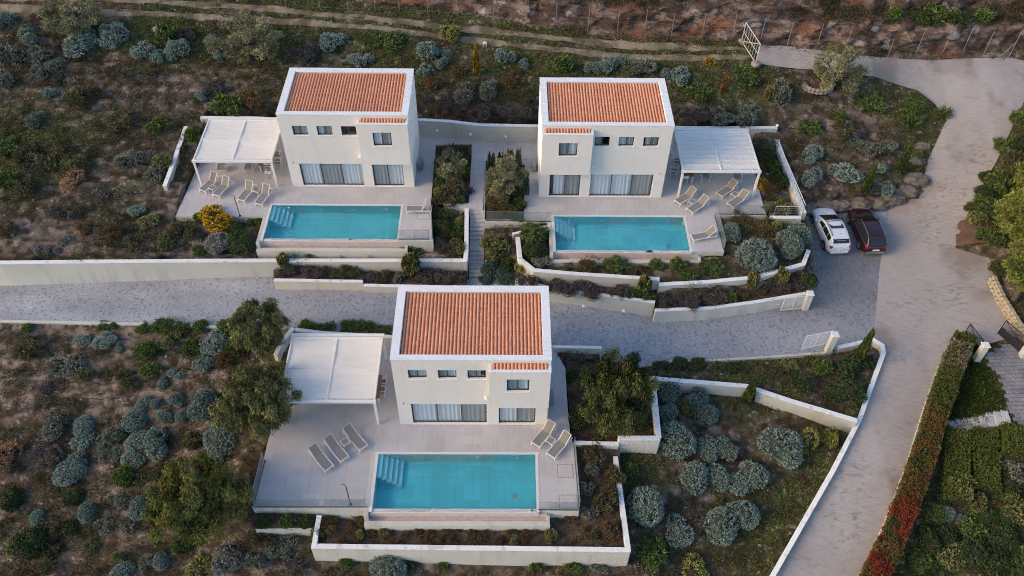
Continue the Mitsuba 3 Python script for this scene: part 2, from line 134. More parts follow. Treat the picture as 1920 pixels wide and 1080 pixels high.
 'terr_B': [(-22.956, 16.697, 2.75), (-22.735, 22.202, 2.75), (-22.456, 24.435, 2.75), (-22.543, 27.639, 2.75), (-20.191, 28.852, 2.75), (-5.418, 29.012, 2.75), (4.847, 28.15, 2.75), (4.717, 22.857, 2.75), (0.344, 23.627, 2.75),
 (0.314, 16.29, 2.75), (-0.74, 17.773, 2.75), (-3.742, 18.665, 2.75), (-3.314, 14.194, 2.75), (-5.953, 14.175, 2.75), (-16.085, 14.101, 2.75), (-16.199, 16.75, 2.75)],
 'terr_C': [(4.849, 28.224, 2.75), (16.317, 28.197, 2.75), (22.438, 26.794, 2.75), (22.313, 23.836, 2.75), (22.071, 20.843, 2.75), (22.042, 17.173, 2.75), (18.061, 17.141, 2.75), (18.137, 13.29, 2.75), (15.775, 13.273, 2.75),
 (5.418, 13.2, 2.75), (5.525, 16.272, 2.75), (0.436, 16.232, 2.75), (0.3, 23.626, 2.75), (4.737, 23.668, 2.75)],
 'trees': {'big1': (40.449, 14.247, 2.0, 3.55, 2.61, 2.86),
 'big2': (38.702, 9.765, 1.6, 3.33, 2.11, 2.37),
 'big3': (42.516, 17.912, 3.0, 2.95, 2.27, 2.35),
 'olive1': (-35.5, 36.444, 6.3, 1.76, 3.17, 1.56),
 'olive2': (-20.036, 33.231, 5.9, 1.96, 3.21, 2.18),
 'olive3': (29.281, 30.302, 5.6, 1.88, 2.37, 2.04),
 'olive4': (2.046, 18.905, 2.8, 2.26, 1.58, 1.65),
 'olive5': (-2.171, 20.571, 2.8, 1.79, 1.26, 1.2),
 'pep1': (-14.503, 5.634, 0.1, 3.56, 1.85, 1.83),
 'pep2': (-13.43, -0.106, -0.5, 3.79, 2.62, 2.09),
 'pep3': (-16.06, -6.027, -2.2, 4.33, 2.65, 2.68),
 'pep4': (9.21, 0.527, -0.4, 3.9, 2.64, 2.18)},
 'veg': {'aback': ('between the lane and lower terrace wall',
 [(-12.02, 7.83, 0.45, 0.76, 0.45, 'green', 575), (-10.63, 7.84, 0.45, 0.76, 0.45, 'green', 612), (-9.27, 7.85, 0.45, 0.76, 0.45, 'green', 648), (-7.84, 7.86, 0.45, 0.76, 0.45, 'green', 686),
 (-6.53, 7.62, 0.45, 0.64, 0.38, 'green', 720)]),
 'abed': ('in the bed right of the lower pool',
 [(7.6, -1.87, -0.38, 0.99, 0.6, 'scrub', 1109), (8.89, -3.58, -0.62, 0.74, 0.78, 'scrub', 1150), (7.66, -3.18, -0.55, 0.54, 0.56, 'grey', 1113), (8.34, -5.29, -0.84, 0.96, 1.01, 'scrub', 1137),
 (7.07, -4.26, -0.7, 0.57, 0.59, 'grey', 1097), (8.52, -6.92, -1.05, 0.68, 0.72, 'rust', 1146), (6.07, -6.05, -1.04, 0.49, 0.34, 'rust', 1069), (7.22, -7.08, -1.11, 0.58, 0.42, 'scrub', 1106),
 (7.25, -5.95, -0.94, 0.59, 0.59, 'grey', 1105)]),
 'abot': ('below the front retaining wall',
 [(-5.05, -8.47, -2.73, 1.1, 0.86, 'silver', 727), (-7.23, -8.32, -2.66, 0.65, 0.5, 'green', 660), (-3.66, -8.44, -2.75, 0.65, 0.51, 'dark', 770), (-1.56, -8.29, -2.77, 0.49, 0.38, 'green', 835),
 (4.14, -8.22, -2.76, 0.65, 0.51, 'green', 1010), (6.25, -8.35, -2.78, 0.65, 0.51, 'green', 1075), (7.71, -8.53, -2.83, 0.59, 0.46, 'grey', 1120)]),
 'afront': ('in the front bed below the lower pool',
 [(-8.71, -6.57, -1.15, 0.81, 0.57, 'rust', 615), (-9.12, -7.12, -1.15, 0.48, 0.51, 'dark', 600), (-5.26, -7.04, -1.15, 0.42, 0.45, 'olive', 720), (4.79, -7.27, -1.15, 0.52, 0.55, 'olive', 1031),
 (2.65, -7.57, -1.15, 0.35, 0.37, 'olive', 965), (-6.54, -7.11, -1.15, 0.42, 0.44, 'olive', 680), (-7.04, -6.21, -1.15, 0.65, 0.45, 'scrub', 668)]),
 'astrip': ('below the left end of the lower terrace', [(-12.53, -6.47, -0.72, 0.58, 0.4, 'dark', 495), (-11.4, -6.47, -0.72, 0.65, 0.45, 'green', 530), (-10.18, -6.5, -0.72, 0.58, 0.4, 'dark', 568)]),
 'atree': ('in the dark bed beside the lower tree',
 [(6.91, 0.45, -0.4, 0.77, 0.73, 'dark', 1085), (8.11, -0.12, -0.4, 0.77, 0.46, 'dark', 1120), (10.6, 0.3, -0.4, 0.88, 0.53, 'dark', 1190), (6.75, 4.08, -0.4, 0.55, 0.58, 'dark', 1075),
 (11.32, -0.18, -0.4, 0.45, 0.27, 'olive', 1212)]),
 'bfront': ('in the strip below the upper left pool',
 [(-15.66, 14.04, 1.69, 0.48, 0.29, 'green', 503), (-14.69, 14.15, 1.69, 0.56, 0.33, 'green', 528), (-13.48, 14.02, 1.66, 0.56, 0.33, 'green', 558), (-12.61, 14.08, 1.66, 0.6, 0.36, 'green', 580),
 (-11.51, 14.15, 1.65, 0.64, 0.38, 'green', 608), (-10.31, 14.12, 1.63, 0.64, 0.38, 'green', 638), (-9.19, 14.04, 1.61, 0.6, 0.36, 'green', 666), (-7.91, 14.0, 1.61, 0.68, 0.41, 'scrub', 698),
 (-6.64, 14.01, 1.6, 0.68, 0.41, 'scrub', 730), (-5.07, 14.34, 1.67, 0.96, 0.58, 'green', 770)]),
 'bright': ('in the bed left of the stairs',
 [(-2.78, 16.19, 2.03, 0.69, 0.73, 'dome', 829), (-1.67, 16.84, 2.16, 0.65, 0.69, 'olive', 857), (-2.55, 17.44, 2.25, 0.53, 0.57, 'green', 836), (-2.22, 15.28, 1.86, 0.81, 0.48, 'rust', 842),
 (-1.55, 14.51, 1.65, 0.72, 0.77, 'olive', 858), (-2.67, 14.42, 1.72, 0.6, 0.46, 'scrub', 830), (-1.59, 15.8, 1.95, 0.61, 0.64, 'green', 858)]),
 'cbot': ('in the strip below the upper right pool',
 [(4.17, 14.84, 2.28, 1.08, 0.93, 'green', 1001), (4.31, 13.54, 2.18, 0.95, 0.86, 'dark', 1005), (4.72, 12.6, 2.22, 0.7, 0.42, 'heather', 1016), (10.05, 12.24, 2.18, 0.82, 0.49, 'green', 1153),
 (11.28, 11.96, 2.14, 0.7, 0.42, 'scrub', 1185), (12.84, 11.93, 2.13, 0.78, 0.47, 'green', 1225), (14.58, 12.13, 2.13, 0.66, 0.7, 'green', 1269), (15.76, 11.87, 2.09, 0.78, 0.47, 'scrub', 1300),
 (17.18, 12.23, 2.11, 0.98, 0.59, 'green', 1335), (15.32, 11.48, 2.06, 0.78, 0.47, 'green', 1290), (7.97, 12.07, 2.17, 0.78, 0.47, 'rust', 1100), (24.09, 10.89, 1.76, 0.7, 0.74, 'dark', 1517)]),
 'cfr': ('in the bed right of the upper right pool',
 [(19.06, 15.27, 2.26, 0.77, 0.81, 'silver', 1370), (20.43, 13.0, 2.1, 1.54, 1.1, 'silver', 1414), (23.0, 13.96, 2.13, 1.15, 1.22, 'silver', 1474), (24.26, 15.52, 2.08, 0.97, 1.03, 'silver', 1496),
 (21.84, 15.93, 2.32, 1.01, 0.83, 'scrub', 1436), (22.51, 15.93, 2.28, 0.45, 0.94, 'yell', 1452), (19.94, 16.98, 2.45, 0.94, 0.56, 'rust', 1385), (20.61, 16.09, 2.36, 0.81, 0.49, 'scrub', 1405)]),
 'cgard': ('in the bed right of the upper right pergola',
 [(22.8, 23.84, 3.1, 1.0, 1.06, 'dark', 1425), (22.36, 20.67, 2.63, 0.59, 0.63, 'flower', 1427), (22.99, 20.29, 2.5, 0.76, 0.81, 'rust', 1443), (24.02, 21.25, 2.48, 0.94, 1.0, 'dark', 1462),
 (22.26, 18.07, 2.59, 0.5, 0.53, 'olive', 1437), (23.61, 18.06, 2.34, 0.87, 0.92, 'olive', 1468), (23.67, 22.79, 2.76, 0.65, 0.69, 'green', 1448)]),
 'e2': ('in the corner bed beside the white gate',
 [(12.82, 4.65, 0.07, 0.66, 0.4, 'dark', 1240), (14.12, 4.74, 0.08, 0.66, 0.4, 'dark', 1275), (15.4, 4.65, 0.09, 0.66, 0.4, 'dark', 1310), (16.68, 4.56, 0.1, 0.66, 0.4, 'scrub', 1345),
 (17.95, 4.47, 0.1, 0.66, 0.4, 'dark', 1380), (19.38, 4.25, 0.09, 0.66, 0.4, 'scrub', 1420), (20.83, 4.13, 0.07, 0.84, 0.51, 'scrub', 1460), (22.18, 3.58, 0.05, 0.84, 0.66, 'dark', 1500),
 (23.9, 3.94, 0.09, 0.91, 0.97, 'green', 1545), (25.61, 4.22, 0.16, 1.03, 1.09, 'dark', 1590), (26.97, 4.55, 0.24, 0.74, 0.78, 'dark', 1625), (26.31, 4.85, 0.24, 0.44, 3.22, 'conf', 1605),
 (24.14, 2.62, 0.01, 1.01, 0.61, 'dark', 1560), (25.54, 2.45, 0.02, 0.9, 0.95, 'dark', 1600), (21.71, 4.8, 0.1, 0.63, 0.38, 'olive', 1480), (23.23, 5.02, 0.14, 0.63, 0.38, 'green', 1520),
 (11.04, 5.19, 0.07, 0.93, 0.56, 'dark', 1190)]),
 'egard': ('in the walled garden right of the lower villa',
 [(13.23, 2.97, -0.89, 0.84, 0.89, 'silver', 1253), (14.88, 2.4, -0.97, 0.98, 1.04, 'silver', 1300), (15.54, 1.32, -1.11, 0.83, 0.88, 'silver', 1322), (12.97, 1.32, -1.04, 0.75, 0.8, 'silver', 1251),
 (14.22, 1.77, -1.04, 0.65, 0.69, 'olive', 1284), (13.37, -0.89, -1.34, 1.26, 1.34, 'silver', 1269), (15.44, -1.09, -1.48, 0.84, 0.89, 'silver', 1328), (16.51, -0.98, -1.47, 0.88, 0.93, 'silver', 1358),
 (20.09, -1.39, -1.47, 1.51, 1.6, 'silver', 1462), (14.21, -3.12, -1.82, 1.03, 1.09, 'silver', 1300), (15.84, -2.94, -1.87, 0.83, 0.88, 'silver', 1346), (17.18, -3.27, -1.97, 0.86, 0.74, 'silver', 1386),
 (18.07, -2.8, -1.84, 0.9, 0.95, 'silver', 1410), (10.83, -4.97, -1.98, 1.25, 1.32, 'silver', 1207), (12.91, -6.22, -2.55, 1.0, 0.71, 'silver', 1271), (15.64, -5.85, -2.69, 1.11, 1.18, 'silver', 1350),
 (17.11, -5.38, -2.52, 1.05, 1.11, 'silver', 1392), (21.91, -0.75, -1.28, 0.6, 1.32, 'yell', 1511), (23.3, -0.66, -1.24, 0.63, 1.39, 'yell', 1550), (15.79, -4.21, -2.2, 0.38, 0.4, 'olive', 1349),
 (13.91, -8.4, -3.27, 1.05, 0.83, 'yell', 1307), (18.5, 2.38, -0.89, 0.4, 2.49, 'conf', 1400), (10.21, -3.03, -1.43, 0.68, 0.73, 'green', 1185), (11.06, -7.68, -2.76, 0.99, 0.75, 'green', 1220)]),
 'neast': ('on the slope above the parked cars',
 [(27.16, 23.51, 3.17, 1.04, 1.1, 'silver', 1527), (26.77, 21.42, 2.43, 1.03, 1.09, 'silver', 1525), (29.36, 22.1, 2.59, 1.29, 0.86, 'silver', 1582), (30.6, 24.84, 3.54, 0.96, 0.58, 'grey', 1600),
 (32.18, 24.55, 3.28, 1.01, 0.6, 'grey', 1636), (33.83, 24.84, 3.22, 0.88, 0.53, 'silver', 1671), (31.34, 20.91, 2.1, 0.86, 0.91, 'grey', 1632), (32.42, 20.86, 2.02, 0.77, 0.78, 'silver', 1657),
 (32.37, 22.58, 2.54, 0.56, 0.6, 'silver', 1648), (27.04, 26.27, 4.12, 1.01, 0.61, 'green', 1515), (32.69, 28.76, 4.91, 1.35, 0.81, 'green', 1632), (29.38, 25.6, 3.86, 1.32, 0.79, 'scrub', 1570),
 (34.2, 22.89, 2.44, 0.39, 2.32, 'conf', 1687), (30.75, 20.59, 2.02, 0.38, 2.53, 'conf', 1620), (38.68, 27.95, 4.55, 0.76, 0.81, 'spiky', 1768), (35.53, 27.32, 4.25, 1.11, 0.67, 'green', 1700),
 (30.05, 27.08, 4.39, 0.89, 0.53, 'green', 1580), (26.11, 24.19, 3.29, 0.65, 0.69, 'scrub', 1500), (36.39, 28.48, 4.77, 0.9, 0.54, 'green', 1715), (29.22, 27.53, 4.6, 0.8, 0.48, 'scrub', 1560)]),
 'nmid': ('on the slope between the two upper villas',
 [(-4.79, 33.76, 5.94, 1.02, 1.08, 'silver', 801), (-3.18, 33.91, 5.97, 0.6, 0.64, 'silver', 836), (-3.59, 32.62, 5.65, 0.69, 0.73, 'silver', 826), (-4.79, 31.8, 5.45, 0.78, 0.82, 'silver', 799),
 (-2.91, 35.64, 6.4, 0.94, 1.16, 'yell', 843), (2.01, 33.44, 5.83, 0.92, 0.98, 'silver', 948), (3.71, 32.92, 5.59, 0.65, 0.68, 'silver', 985), (-1.26, 29.36, 4.81, 1.08, 0.96, 'grey', 875),
 (0.58, 29.46, 4.82, 1.17, 1.11, 'grey', 916), (-4.74, 29.01, 4.76, 0.67, 0.4, 'lav', 797), (-3.16, 28.68, 4.67, 0.71, 0.43, 'lav', 832), (2.02, 27.79, 4.43, 0.84, 0.51, 'lav', 948),
 (3.58, 27.72, 4.42, 0.89, 0.53, 'lav', 983), (0.11, 27.69, 4.4, 0.89, 0.53, 'lav', 905), (-4.05, 30.66, 5.16, 1.0, 0.6, 'rust', 814), (-2.1, 31.88, 5.45, 0.91, 0.55, 'rust', 858),
 (-0.5, 31.73, 5.4, 0.37, 2.45, 'sap', 893), (2.56, 31.27, 5.22, 1.0, 0.6, 'rust', 960), (3.68, 29.02, 4.7, 0.81, 0.86, 'scrub', 985), (-8.16, 35.2, 6.32, 1.4, 0.84, 'green', 730)]),
 'nright': ('on the slope behind the upper right villa',
 [(9.53, 32.17, 5.56, 0.82, 0.87, 'silver', 1112), (10.74, 32.56, 5.68, 0.83, 0.88, 'silver', 1138), (11.95, 32.77, 5.76, 0.74, 0.78, 'silver', 1164), (13.7, 32.31, 5.69, 1.47, 0.88, 'grey', 1203),
 (15.79, 31.65, 5.6, 0.59, 0.58, 'silver', 1250), (16.95, 31.0, 5.49, 1.04, 0.92, 'silver', 1277), (20.32, 29.63, 5.26, 0.27, 1.66, 'sapo', 1355), (23.89, 28.97, 5.21, 0.49, 1.08, 'yell', 1437),
 (24.94, 29.17, 5.33, 1.25, 1.33, 'grey', 1460), (19.61, 27.17, 4.42, 1.2, 0.72, 'grey', 1345), (21.98, 27.26, 4.46, 1.33, 0.8, 'grey', 1398), (18.53, 27.45, 4.51, 1.11, 0.67, 'lav', 1320),
 (17.17, 27.15, 4.4, 0.89, 0.53, 'lav', 1290), (19.54, 32.76, 6.09, 0.55, 0.33, 'flower', 1330), (6.71, 32.79, 5.64, 1.15, 0.98, 'green', 1050), (18.3, 29.61, 5.17, 1.12, 0.67, 'green', 1310),
 (22.0, 30.76, 5.73, 1.36, 0.81, 'green', 1390)]),
 'ntop': ('on the slope behind the upper left villa',
 [(-18.76, 28.57, 4.56, 1.34, 1.11, 'rust', 482), (-15.49, 33.6, 5.76, 1.39, 0.83, 'lav', 569), (-12.94, 34.81, 6.09, 1.54, 0.92, 'silver', 627), (-10.43, 33.28, 5.74, 1.11, 0.66, 'silver', 678),
 (-22.57, 29.71, 4.95, 1.03, 0.62, 'lav', 400), (-23.54, 28.96, 4.8, 0.67, 0.71, 'silver', 375), (-20.97, 28.11, 4.56, 1.55, 0.93, 'green', 430)]),
 'nwb': ('in the bed left of the upper left pool',
 [(-22.12, 15.12, 2.26, 1.04, 1.03, 'scrub', 343), (-19.76, 16.68, 2.47, 1.46, 0.88, 'flower', 410), (-19.33, 14.36, 2.05, 1.11, 0.67, 'heather', 410), (-18.36, 15.74, 2.24, 0.81, 0.48, 'dome', 441),
 (-17.52, 14.3, 1.93, 1.07, 1.14, 'dome', 456), (-17.04, 16.62, 2.29, 0.69, 0.41, 'green', 478), (-21.55, 16.59, 2.49, 0.61, 0.36, 'green', 365), (-23.25, 14.31, 2.16, 0.79, 0.79, 'olive', 310),
 (-20.71, 13.79, 2.01, 0.59, 0.36, 'green', 372)]),
 'nwm': ('on the left slope above the long lane wall',
 [(-36.23, 25.99, 4.27, 0.96, 0.88, 'grey', 69), (-27.73, 22.17, 3.45, 1.14, 0.99, 'grey', 245), (-26.43, 22.55, 3.49, 0.76, 0.81, 'grey', 278), (-25.18, 22.2, 3.41, 1.1, 1.17, 'olive', 306),
 (-25.28, 20.8, 3.2, 0.92, 0.98, 'grey', 296), (-25.95, 17.22, 2.67, 0.69, 0.41, 'silver', 259), (-33.04, 28.33, 4.72, 1.55, 1.19, 'scrub', 157), (-35.54, 22.37, 3.59, 1.27, 1.35, 'scrub', 60),
 (-33.54, 21.95, 3.49, 1.35, 1.43, 'scrub', 105), (-31.95, 21.49, 3.38, 1.05, 0.99, 'olive', 140), (-36.53, 19.95, 3.18, 0.95, 1.01, 'green', 18), (-35.03, 19.31, 3.05, 0.95, 0.94, 'scrub', 50),
 (-31.4, 20.99, 3.29, 1.26, 0.75, 'scrub', 150), (-31.56, 19.92, 3.11, 1.16, 0.7, 'dry', 139), (-29.0, 18.83, 2.94, 0.91, 0.54, 'lav', 194), (-30.61, 16.84, 2.61, 0.53, 0.54, 'lav', 141),
 (-31.92, 17.18, 2.65, 0.77, 0.46, 'lav', 111), (-30.66, 14.47, 2.23, 0.63, 0.38, 'heather', 123), (-32.4, 13.62, 2.12, 0.51, 0.54, 'heather', 72), (-31.66, 13.53, 2.11, 0.39, 0.42, 'heather', 90),
 (-31.03, 13.5, 2.1, 0.35, 0.37, 'heather', 106), (-29.29, 26.05, 4.22, 1.31, 0.79, 'scrub', 230), (-26.19, 25.72, 4.11, 1.0, 0.6, 'green', 300), (-37.51, 23.3, 3.78, 1.07, 0.64, 'green', 20),
 (-35.14, 15.22, 2.4, 0.8, 0.85, 'scrub', 15), (-27.14, 14.95, 2.33, 0.8, 0.8, 'rust', 215), (-25.62, 14.37, 2.22, 0.99, 0.59, 'scrub', 250), (-24.84, 16.09, 2.47, 0.81, 0.48, 'olive', 280),
 (-29.46, 15.47, 2.41, 0.72, 0.43, 'rust', 160), (-22.92, 24.87, 3.88, 0.87, 0.92, 'green', 372), (-23.81, 23.47, 3.57, 0.56, 0.59, 'scrub', 345)]),
 'nwt': ('on the top left slope below the dirt track',
 [(-42.01, 37.12, 6.55, 0.99, 1.05, 'silver', 14), (-40.15, 36.67, 6.45, 0.56, 0.6, 'silver', 51), (-39.23, 35.25, 6.15, 0.98, 1.04, 'silver', 62), (-35.32, 34.68, 6.05, 1.9, 1.17, 'silver', 143),
 (-32.37, 35.47, 6.24, 1.45, 1.51, 'silver', 211), (-29.14, 33.47, 5.82, 1.01, 1.07, 'silver', 271), (-27.63, 33.26, 5.77, 0.78, 0.83, 'silver', 303), (-26.29, 34.15, 5.96, 1.25, 1.29, 'silver', 336),
 (-23.73, 35.28, 6.2, 0.7, 0.74, 'silver', 396), (-22.07, 33.64, 5.82, 1.01, 1.08, 'silver', 426), (-40.35, 32.67, 5.6, 1.42, 1.5, 'grey', 21), (-38.05, 33.06, 5.69, 1.1, 1.17, 'grey', 74),
 (-40.02, 30.54, 5.15, 0.99, 1.05, 'grey', 14), (-35.84, 28.91, 4.84, 0.67, 0.71, 'silver', 97), (-36.27, 32.4, 5.56, 1.0, 0.6, 'grey', 109), (-37.39, 31.06, 5.28, 0.81, 0.86, 'grey', 76),
 (-35.84, 30.82, 5.24, 0.72, 0.66, 'lav', 109), (-25.95, 35.73, 6.31, 0.84, 0.89, 'lav', 350), (-27.4, 35.49, 6.26, 1.17, 1.24, 'green', 318)]),
 'pb1': ('in the left planter along the lane wall',
 [(-14.26, 12.6, 1.0, 0.83, 0.71, 'lav', 535), (-13.06, 12.72, 1.0, 0.91, 0.77, 'lav', 566), (-11.69, 12.56, 1.0, 0.87, 0.74, 'lav', 600), (-10.11, 12.52, 1.0, 0.79, 0.67, 'scrub', 640),
 (-9.24, 12.48, 1.0, 0.55, 0.47, 'green', 662), (-14.34, 13.01, 1.0, 0.4, 1.23, 'std', 535)]),
 'pb2': ('in the planter at the foot of the stairs',
 [(-8.01, 12.19, 0.8, 0.59, 0.5, 'lav', 693), (-7.03, 12.25, 0.8, 0.63, 0.54, 'scrub', 718), (-5.87, 12.15, 0.8, 0.59, 0.5, 'grey', 747), (-4.92, 12.57, 0.8, 0.56, 1.76, 'std', 772),
 (-3.78, 12.15, 0.8, 0.79, 0.67, 'lav', 800), (-2.52, 12.22, 0.8, 0.79, 0.67, 'lav', 832), (-1.49, 12.2, 0.8, 0.71, 0.61, 'lav', 858)]),
 'pc1': ('in the planter below the upper right pool wall',
 [(3.77, 11.18, 1.45, 0.93, 0.79, 'lav', 992), (5.58, 10.71, 1.45, 0.97, 0.82, 'lav', 1039), (7.08, 10.51, 1.45, 0.96, 0.82, 'lav', 1078), (8.23, 10.3, 1.45, 0.85, 0.72, 'lav', 1108),
 (10.18, 10.17, 1.45, 0.81, 0.69, 'lav', 1159), (11.23, 9.92, 1.45, 0.65, 0.55, 'green', 1187), (12.26, 9.77, 1.45, 0.54, 0.57, 'green', 1214), (12.01, 10.36, 1.45, 0.46, 1.34, 'std', 1206)]),
 'pc2': ('in the lowest planter beside the cobbled lane',
 [(13.61, 9.47, 1.15, 0.73, 0.62, 'lav', 1249), (15.06, 9.69, 1.15, 1.04, 0.88, 'lav', 1286), (17.01, 10.11, 1.15, 1.0, 0.85, 'lav', 1335), (18.34, 10.2, 1.15, 0.62, 0.53, 'green', 1369),
 (19.24, 10.43, 1.15, 0.54, 0.51, 'scrub', 1391), (21.07, 10.82, 1.15, 0.66, 0.56, 'scrub', 1436), (22.94, 11.3, 1.15, 0.82, 0.7, 'lav', 1481), (21.85, 10.99, 1.15, 0.59, 0.5, 'lav', 1455),
 (19.93, 10.99, 1.15, 0.43, 1.35, 'std', 1406), (22.18, 11.43, 1.15, 0.43, 1.35, 'std', 1461)]),
 'pl1': ('in the raised bed beside the upper left villa',
 [(-2.68, 22.52, 2.85, 0.73, 0.77, 'green', 838), (-1.4, 22.78, 2.85, 0.65, 0.68, 'dark', 868), (-1.14, 20.14, 2.85, 0.59, 0.62, 'olive', 872), (-2.88, 19.63, 2.85, 0.58, 0.62, 'green', 830),
 (-1.98, 20.2, 2.85, 0.84, 0.89, 'grey', 852), (-1.62, 21.68, 2.85, 0.72, 0.77, 'green', 862), (-2.86, 20.89, 2.85, 0.72, 0.76, 'green', 832), (-2.18, 19.02, 2.85, 1.24, 1.06, 'scrub', 846),
 (-3.08, 18.68, 2.85, 0.5, 0.5, 'dark', 824), (-1.26, 18.76, 2.85, 0.5, 0.53, 'green', 868), (-3.04, 19.54, 2.85, 0.63, 0.66, 'olive', 826), (-1.21, 19.64, 2.85, 0.71, 0.75, 'lav', 870),
 (-2.14, 19.87, 2.85, 0.63, 0.66, 'heather', 848), (-2.98, 23.28, 2.85, 0.35, 1.4, 'tall', 832), (-2.29, 23.29, 2.85, 0.32, 1.6, 'tall', 848), (-1.6, 23.36, 2.85, 0.35, 1.4, 'tall', 864),
 (-0.99, 23.23, 2.85, 0.28, 1.5, 'tall', 878), (-3.34, 21.94, 2.85, 0.3, 1.39, 'tall', 822)]),
 'pl2': ('in the raised bed beside the upper right villa',
 [(1.27, 21.57, 2.85, 0.72, 0.77, 'green', 930), (2.55, 21.97, 2.85, 0.73, 0.77, 'grey', 960), (3.31, 20.65, 2.85, 0.55, 0.58, 'olive', 978), (0.81, 18.75, 2.85, 0.54, 0.57, 'grey', 918),
 (1.8, 18.74, 2.85, 0.83, 0.88, 'olive', 942), (3.2, 18.24, 2.85, 0.62, 0.65, 'green', 976), (2.86, 16.56, 2.85, 0.49, 0.51, 'olive', 968), (3.46, 19.51, 2.85, 0.38, 1.78, 'tall', 982),
 (0.92, 22.7, 2.85, 0.3, 1.3, 'tall', 922), (1.7, 22.78, 2.85, 0.3, 1.4, 'tall', 940), (2.38, 22.79, 2.85, 0.3, 1.5, 'tall', 956), (3.12, 22.67, 2.85, 0.3, 1.6, 'tall', 973),
 (1.3, 18.37, 2.85, 0.82, 0.7, 'rust', 930), (1.08, 19.93, 2.85, 0.67, 0.71, 'olive', 925), (2.13, 17.41, 2.85, 0.82, 0.85, 'scrub', 950), (2.8, 19.55, 2.85, 0.71, 0.75, 'green', 966),
 (0.93, 22.21, 2.85, 0.51, 0.54, 'dark', 922), (3.07, 22.01, 2.85, 0.56, 0.59, 'green', 972)]),
 'redge': ('along the right edge of the concrete road',
 [(40.71, 21.26, 3.25, 0.85, 0.62, 'dark', 1858), (39.89, 19.96, 2.71, 0.84, 0.58, 'dark', 1845), (42.49, 23.98, 4.26, 0.95, 0.84, 'green', 1885), (42.18, 20.64, 3.42, 1.05, 1.12, 'dark', 1900),
 (40.0, 17.85, 2.23, 0.96, 1.01, 'green', 1862), (43.57, 23.55, 4.38, 0.86, 0.91, 'dark', 1915), (38.68, 18.77, 2.21, 0.59, 0.62, 'scrub', 1822), (39.44, 15.4, 1.72, 0.9, 0.95, 'green', 1866),
 (38.66, 12.74, 1.5, 0.79, 0.84, 'dark', 1870), (38.63, 16.02, 1.68, 0.62, 0.65, 'green', 1840), (40.97, 20.4, 3.07, 1.06, 0.96, 'green', 1870), (39.76, 18.69, 2.37, 1.05, 0.91, 'green', 1850),
 (42.4, 22.29, 3.94, 1.07, 1.01, 'scrub', 1895), (43.54, 24.72, 4.53, 0.87, 0.92, 'scrub', 1905), (38.68, 17.55, 1.94, 0.83, 0.88, 'olive', 1830), (44.39, 26.69, 4.91, 0.88, 0.93, 'green', 1910)]),
 'rgard': ('in the hedged garden at lower right',
 [(30.89, -3.75, -1.7, 1.03, 1.09, 'olive', 1790), (32.41, -5.41, -2.08, 0.88, 0.6, 'dome', 1848), (33.59, -5.67, -2.06, 0.84, 0.61, 'dome', 1886), (30.84, -7.34, -2.68, 1.06, 0.87, 'dark', 1815),
 (32.48, -6.91, -2.49, 1.1, 0.96, 'dark', 1862), (31.72, -8.34, -2.92, 1.15, 0.9, 'dark', 1850), (33.11, -7.99, -2.77, 0.99, 0.76, 'green', 1890), (30.0, -5.31, -2.13, 0.51, 0.54, 'silver', 1775),
 (30.81, -5.46, -2.18, 0.44, 0.46, 'silver', 1800), (28.45, -6.92, -2.59, 0.83, 0.88, 'dark', 1740), (34.64, -2.88, -1.22, 1.03, 1.09, 'grey', 1895), (34.31, -5.3, -1.91, 1.01, 1.07, 'olive', 1905),
 (29.75, -4.21, -1.83, 0.75, 0.79, 'dark', 1760), (28.98, -5.29, -2.1, 0.74, 0.5, 'green', 1745), (31.32, -6.08, -2.32, 0.84, 0.59, 'green', 1820), (31.99, -4.71, -1.91, 0.68, 0.72, 'olive', 1830),
 (29.57, -6.39, -2.44, 0.84, 0.6, 'dark', 1770), (27.56, -7.93, -2.9, 0.82, 0.63, 'green', 1720), (34.61, -3.59, -1.42, 0.85, 0.54, 'dark', 1900), (33.82, -4.05, -1.6, 0.68, 0.44, 'green', 1880),
 (33.56, -8.75, -2.97, 0.98, 0.78, 'dark', 1910), (28.72, -8.67, -3.14, 0.82, 0.65, 'dark', 1760), (29.54, -7.93, -2.89, 0.99, 0.76, 'olive', 1780), (33.59, -8.04, -2.76, 0.82, 0.87, 'green', 1905)]),
 'stair': ('in the bed right of the stairs',
 [(1.38, 14.41, 1.52, 1.16, 1.23, 'olive', 931), (1.07, 12.94, 0.8, 0.8, 0.85, 'blue', 923), (1.99, 12.03, 1.03, 0.83, 0.5, 'blue', 946), (0.52, 12.26, 0.68, 0.59, 0.41, 'blue', 909),
 (2.22, 12.91, 1.24, 0.67, 0.71, 'dark', 952), (3.16, 12.24, 1.61, 0.51, 0.63, 'yell', 976)]),
 'wbot': ('at the bottom left of the hillside',
 [(-26.12, -3.51, -3.35, 0.8, 0.52, 'dark', 134), (-21.16, -4.69, -2.93, 0.71, 0.76, 'silver', 264), (-19.84, -4.61, -2.61, 0.78, 0.83, 'silver', 301), (-24.65, -4.7, -3.5, 0.69, 0.73, 'silver', 167),
 (-22.55, -3.98, -3.01, 0.69, 0.45, 'grey', 230), (-23.13, -5.38, -3.47, 0.78, 0.54, 'grey', 205), (-21.63, -5.68, -3.31, 0.74, 0.52, 'grey', 245), (-27.98, -4.85, -3.88, 0.52, 0.45, 'silver', 72),
 (-23.99, -6.54, -3.92, 0.51, 0.54, 'olive', 173), (-22.07, -7.26, -3.88, 0.53, 0.57, 'olive', 223), (-19.99, -7.86, -3.79, 0.6, 0.63, 'grey', 280), (-19.13, -7.82, -3.65, 0.59, 0.63, 'silver', 305),
